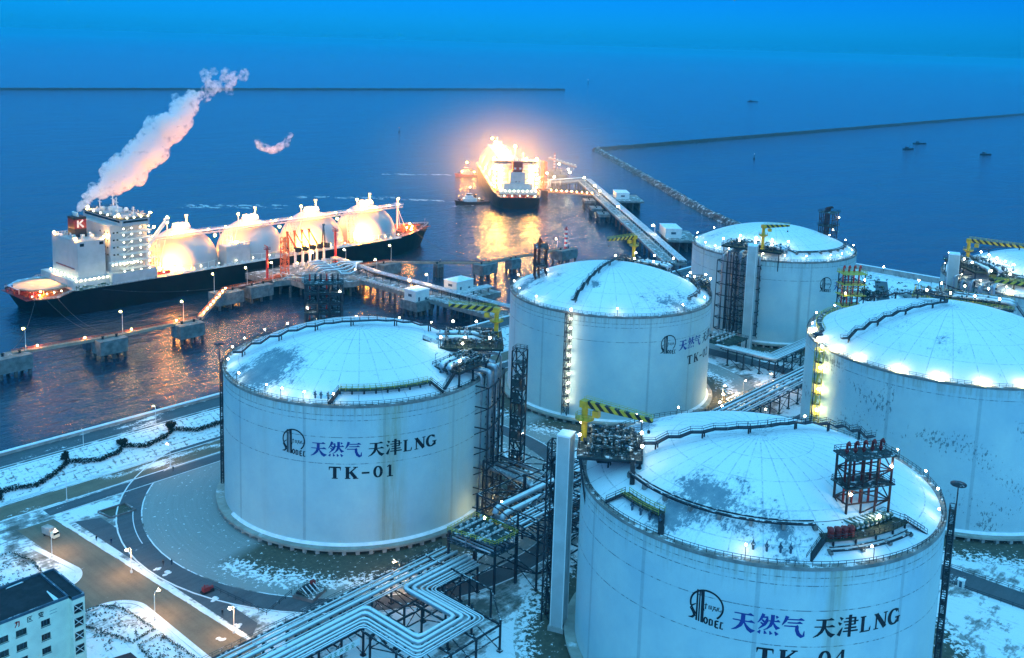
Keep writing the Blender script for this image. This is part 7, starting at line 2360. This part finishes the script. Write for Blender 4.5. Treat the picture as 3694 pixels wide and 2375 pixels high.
# outer jetty
o_pts = [(430, 20), (482, 79), (625, 222)]
def strip(p, q, w):
    d = V((q[0] - p[0], q[1] - p[1])).normalized(); n = (-d.y * w / 2, d.x * w / 2)
    return [(p[0] - n[0], p[1] - n[1]), (p[0] + n[0], p[1] + n[1]), (q[0] + n[0], q[1] + n[1]), (q[0] - n[0], q[1] - n[1])][::-1]
def trestle(label, p, q, w, z, pipes, seed, n, lit=0):
    L = hypot(q[0] - p[0], q[1] - p[1]); d = ((q[0] - p[0]) / L, (q[1] - p[1]) / L); nn = (-d[1], d[0])
    pl = [(p[0] + d[0] * s + nn[0] * e, p[1] + d[1] * s + nn[1] * e) for s in [L * (k + .5) / n for k in range(n)] for e in (-w * .35, w * .35)]
    t = jetty_deck(label, strip(p, q, w), z, 1.3, pl, 'jetty_trestle', 'concrete_snow', 'jetty trestles', 'trestle', .8)
    for k in range(pipes):
        e = -w * .46 + k * 1.15; b = MB(); b.tube((p[0] + nn[0] * e, p[1] + nn[1] * e, z + 1.9), (q[0] + nn[0] * e, q[1] + nn[1] * e, z + 1.9), .45, 8); part(b, 'pipe', 'white_snow', t)
    b = MB()
    for k in range(int(L / 8)):
        s = 8 * k + 3
        for e in (-w * .5, -w * .5 + pipes * 1.15): b.beam((p[0] + d[0] * s + nn[0] * e, p[1] + d[1] * s + nn[1] * e, z), (p[0] + d[0] * s + nn[0] * e, p[1] + d[1] * s + nn[1] * e, z + 1.6), .35)
        b.beam((p[0] + d[0] * s - nn[0] * w * .5, p[1] + d[1] * s - nn[1] * w * .5, z + 1.5), (p[0] + d[0] * s + nn[0] * (-w * .5 + pipes * 1.15), p[1] + d[1] * s + nn[1] * (-w * .5 + pipes * 1.15), z + 1.5), .3)
    part(b, 'pipe_support', 'steel_snow', t)
    b = MB()
    for e in (w * .5 - .2, w * .05):
        b.rail([(p[0] + nn[0] * e, p[1] + nn[1] * e, z), (q[0] + nn[0] * e, q[1] + nn[1] * e, z)], 1.2, 3, .12)
    part(b, 'railing', 'white', t)
    return t
trestle('outer trestle section coming ashore behind TK-02', (424, 12), (489, 80), 15, 5.5, 5, 1, 6)
trestle('long straight section of the outer trestle', (489, 80), (622, 220), 14, 5.5, 5, 2, 12)
trestle('far section of the outer trestle climbing to the corner', (622, 220), (694, 296), 14, 5.5, 5, 3, 7)
trestle('crosswise lit section of the outer trestle leading to the far carrier', (699, 298), (655, 308), 13, 5.5, 4, 4, 4)
jetty_deck('loading platform of the outer jetty beside the far carrier', rect(626, 302, 46, 22, 48), 5.5, 2, grid(626, 302, 44, 20, 6, 3, 48))
clut = thing('pipe_manifold', 'lit pipes and frames on the outer loading platform', 'pipes', (628, 303, 5.5))
b = MB()
for k in range(40):
    x, y = rg.uniform(606, 648), rg.uniform(288, 318); h = rg.uniform(2, 7)
    b.beam((x, y, 5.5), (x, y, 5.5 + h), .5)
    if k % 2: b.tube((x, y, 5.5 + h), (x + rg.uniform(-10, 10), y + rg.uniform(-6, 6), 5.5 + h), .4, 6)
part(b, 'pipework', 'white', clut)
t = thing('gangway_tower', 'far orange lit gangway tower right of the outer carrier', 'gangway tower', (612, 282, 5))
b = MB(); b.lattice([(610, 280), (613.5, 280), (613.5, 283.5), (610, 283.5)], 5, 32, 3, .5, .32); part(b, 'frame', 'orange', t)
jetty_deck('wide piled platform under the white building on the outer trestle', rect(512, 66, 40, 24, 45), 5.2, 1.6, grid(512, 66, 38, 23, 8, 4, 45))
service_house('flat roofed white building on the nearer outer platform', 507, 70, 22, 12, 5.2, 6.5, 'flat', 45)
jetty_deck('piled platform under the farther building on the outer trestle', rect(634, 200, 40, 26, 45), 5.2, 1.6, grid(634, 200, 38, 24, 8, 4, 45))
service_house('flat roofed white building on the farther outer platform', 631, 204, 20, 12, 5.2, 5.5, 'flat', 45)
for l, x, y in (('upper one of the three small dolphins left of the outer trestle', 606, 222), ('middle one of the three small dolphins left of the outer trestle', 575.5, 191), ('lower one of the three small dolphins left of the outer trestle', 556, 168.5)):
    dolphin(l, x, y, 16, 10, 45, 3.5, 2.2)
footbridge('string of lit lamps along the catwalk to the outer loading platform', (603, 268), (622, 228), 5.6, None, 2.6, 'orange', 'lamp_jetty', 'helideck', 9)
dolphin('far dolphin under the second banded beacon', 740, 372, 26, 16, 40)
beacon('farther red and white beacon beyond the outer jetty', 748, 380, 5.0, 17)
footbridge('bright sloping gangway beyond the outer jetty beside the far beacon', (752, 392), (765, 362), 16, 8, 3.0, 'white', 'lamp_cool', 'helideck', 8)
dolphin('far lit dolphin beyond the outer loading platform', 722, 350, 26, 14, 40)
b = MB()
OL = [(489, 72, 'lamp on the outer trestle by the nearer white building'), (540, 140, 'lamp on the left side of the long outer trestle'), (600, 204, 'lamp on the outer trestle near the three small dolphins'), (622, 226, 'bright lamp where the catwalk meets the outer trestle'), (660, 268, 'lamp on the far section of the outer trestle'), (680, 302, 'lamp on the crosswise section of the outer trestle'),
      (655, 312, 'lamp at the inner end of the crosswise section'), (640, 290, 'lamp at the right end of the outer loading platform'), (618, 292, 'lamp in the middle of the outer loading platform'), (606, 306, 'lamp at the left end of the outer loading platform'), (700, 320, 'lamp beyond the corner of the outer jetty'), (729, 356, 'lamp on the far lit dolphin')]
for x, y, l in OL: street_lamp(l, x, y, 9, 135, 5.5, 'lamp_outer', .9, 'lamp posts on the outer jetty')
street_lamp('lamp beside the red and white beacon of the near jetty', 402, 93, 7, 90, 5, 'lamp_jetty', .45, 'lamp posts on the near jetty')
# ================================================================ foam, smoke, air
def foam_material():
    s = NT('wake foam')
    p = s.pos()
    n = s.noise(s.scale(p, (.09, .05, .1)), 1.0, 6, .75, .6)
    a = s.obj()
    x, y, z = s.xyz(a)
    edge = s.math('MULTIPLY', s.ramp(s.math('ABSOLUTE', x), .55, 1.0, 1, 0), s.ramp(s.math('ABSOLUTE', y), .4, 1.0, 1, 0))
    f = s.ramp(s.math('MULTIPLY', n, s.math('ADD', .55, s.math('MULTIPLY', edge, .5))), .50, .60)
    f = s.math('MULTIPLY', f, edge)
    m = s.done((.6, .63, .66), .7)
    s.put(s.b.inputs['Alpha'], s.math('MULTIPLY', f, .8))
    return m
M['foam'] = foam_material()
for l, x, y, w, h, a in (('streaky white wake behind the dark hulled tug', 512, 350, 62, 10, 130), ('streaky white wake behind the red tug', 640, 480, 75, 11, 140), ('thin drifting foam left of the tugs', 470, 400, 80, 12, 140), ('short white crest below the dark tug', 520, 300, 18, 4, 150), ('scattered foam flecks behind the near carrier', 360, 420, 70, 22, 140)):
    b = MB(); b.sheet([(-1, -1), (1, -1), (1, 1), (-1, 1)], 0)
    o = link('wake', b.mesh('wake', [M['foam']])); o.location = (x, y, SEA + .05); o.scale = (w, h, 1); o.rotation_euler = (0, 0, R_(a))
    tag(o, l, 'foam', None, 'stuff')

def smoke_material(name, dens, col, sc, lo, hi):
    m = bpy.data.materials.new(name); m.use_nodes = True
    t = m.node_tree; t.nodes.clear()
    v = t.nodes.new('ShaderNodeVolumePrincipled'); o = t.nodes.new('ShaderNodeOutputMaterial')
    v.inputs['Color'].default_value = (*col, 1); v.inputs['Anisotropy'].default_value = .0
    g = t.nodes.new('ShaderNodeNewGeometry'); n = t.nodes.new('ShaderNodeTexNoise'); n.inputs['Scale'].default_value = sc; n.inputs['Detail'].default_value = 4; n.inputs['Roughness'].default_value = .65
    r = t.nodes.new('ShaderNodeMapRange'); r.inputs[1].default_value, r.inputs[2].default_value, r.inputs[3].default_value, r.inputs[4].default_value = lo, hi, 0.0, dens
    t.links.new(g.outputs['Position'], n.inputs['Vector']); t.links.new(n.outputs[0], r.inputs[0]); t.links.new(r.outputs[0], v.inputs['Density'])
    t.links.new(v.outputs[0], o.inputs['Volume'])
    return m
tex = bpy.data.textures.new('smoke billows', 'CLOUDS'); tex.noise_scale = 2.4; tex.noise_depth = 3
def smoke(label, blobs, m, voxel, disp, name='smoke'):
    b = MB()
    for x, y, z, r in blobs: b.ball((x, y, z), r, 10, 7)
    o = solo(b, name, m, label, 'smoke', tuple(blobs[0][:3]), 'steam drifting from the near carrier')
    r_ = o.modifiers.new('merge', 'REMESH'); r_.mode = 'VOXEL'; r_.voxel_size = voxel
    d = o.modifiers.new('billow', 'DISPLACE'); d.texture = tex; d.strength = disp; d.mid_level = .45; d.texture_coords = 'GLOBAL'
    return o
M['smoke'] = smoke_material('funnel steam', .95, (.99, .97, .97), .26, .42, .72)
M['smoke_thin'] = smoke_material('thin steam', .55, (.99, .97, .97), .30, .46, .74)
rg = random.Random(8)
# centre line of the plume in metres along x and z, with its radius
cl = [(x_, z_, r_ * 1.28) for x_, z_, r_ in [(119.5, 47, .8), (124, 50.5, 1.9), (130, 54.5, 3.0), (138, 59, 4.2), (147, 63.5, 5.4), (156, 69, 6.2), (164, 75.5, 6.4), (171, 82, 6.2), (179, 89, 5.8), (187, 96, 5.2), (194, 102, 4.2), (199, 107, 3.0)]]
bl_ = []
for (x0, z0, r0), (x1, z1, r1) in zip(cl, cl[1:]):
    for k in range(11):
        f = rg.random(); x, z, r = x0 + (x1 - x0) * f, z0 + (z1 - z0) * f, r0 + (r1 - r0) * f
        a = rg.uniform(0, 2 * pi); q = rg.uniform(.25, .85) * r
        bl_.append((x + cos(a) * q * .8, 199 + (x - 119) * .12 + rg.uniform(-.7, .7) * r, z + sin(a) * q, r * rg.uniform(.6, .95)))
smoke('white steam plume blowing from the red funnel up to the right', bl_, 'smoke', .55, 2.6)
bl_ = []
for cx, cz, rx, rz, n in ((212, 115, 8, 6, 16), (224, 117, 9, 4, 14), (207, 108, 5, 5, 8), (186, 102, 5, 4, 9), (190.5, 104.5, 3, 2.5, 4)):
    for k in range(n): bl_.append((cx + rg.uniform(-1, 1) * rx, 208 + rg.uniform(-3, 3), cz + rg.uniform(-1, 1) * rz, rg.uniform(1.6, 3.2)))
smoke('thin torn end of the steam plume crossing the far breakwater line', bl_, 'smoke_thin', .8, 2.4)
bl_ = []
for k in range(26):
    f = k / 25; bl_.append((239 + 26 * f + rg.uniform(-1, 1), 207 + rg.uniform(-2, 2), 77 - 7 * sin(f * pi) + 3.5 * f + rg.uniform(-1, 1), rg.uniform(1.6, 2.8) * (1.3 - abs(f - .45))))
smoke('small separate wisp of steam right of the plume', bl_, 'smoke_thin', .6, 1.6)

# thin lit halo mist added to give the outer berth's lamps a halo
m = bpy.data.materials.new('halo mist'); m.use_nodes = True
t_ = m.node_tree; t_.nodes.clear()
v = t_.nodes.new('ShaderNodeVolumePrincipled'); o_ = t_.nodes.new('ShaderNodeOutputMaterial')
v.inputs['Color'].default_value = (.95, .82, .66, 1); v.inputs['Anisotropy'].default_value = .3
tc_ = t_.nodes.new('ShaderNodeTexCoord'); ln_ = t_.nodes.new('ShaderNodeVectorMath'); ln_.operation = 'LENGTH'
sc_ = t_.nodes.new('ShaderNodeVectorMath'); sc_.operation = 'MULTIPLY'; sc_.inputs[1].default_value = (1 / 190, 1 / 190, 1 / 95)
mr_ = t_.nodes.new('ShaderNodeMapRange'); mr_.inputs[1].default_value, mr_.inputs[2].default_value, mr_.inputs[3].default_value, mr_.inputs[4].default_value = 0, 1, 1, 0
pw_ = t_.nodes.new('ShaderNodeMath'); pw_.operation = 'POWER'; pw_.inputs[1].default_value = 2.0
mu_ = t_.nodes.new('ShaderNodeMath'); mu_.operation = 'MULTIPLY'; mu_.inputs[1].default_value = .0046
t_.links.new(tc_.outputs['Object'], sc_.inputs[0]); t_.links.new(sc_.outputs[0], ln_.inputs[0]); t_.links.new(ln_.outputs['Value'], mr_.inputs[0])
t_.links.new(mr_.outputs[0], pw_.inputs[0]); t_.links.new(pw_.outputs[0], mu_.inputs[0]); t_.links.new(mu_.outputs[0], v.inputs['Density'])
t_.links.new(v.outputs[0], o_.inputs['Volume'])
b = MB(); b.ball((615, 330, 20), 1.0, 32, 16, (190, 190, 95)); solo(b, 'mist', m, 'faint mist added for the halo round the outer carrier', 'mist', (615, 330, 20), None, 'stuff')

HAZE_D = 0.00007
m = bpy.data.materials.new('evening air'); m.use_nodes = True
t_ = m.node_tree; t_.nodes.clear()
v = t_.nodes.new('ShaderNodeVolumePrincipled'); o_ = t_.nodes.new('ShaderNodeOutputMaterial')
v.inputs['Color'].default_value = (.05, .72, .98, 1); v.inputs['Density'].default_value = HAZE_D; v.inputs['Anisotropy'].default_value = .35
t_.links.new(v.outputs[0], o_.inputs['Volume'])
b = MB(); b.box((8500, 8500, 76), (35200, 35200, 166))
o = solo(b, 'haze', m, None, None, (8500, 8500, 76), None, 'stuff')
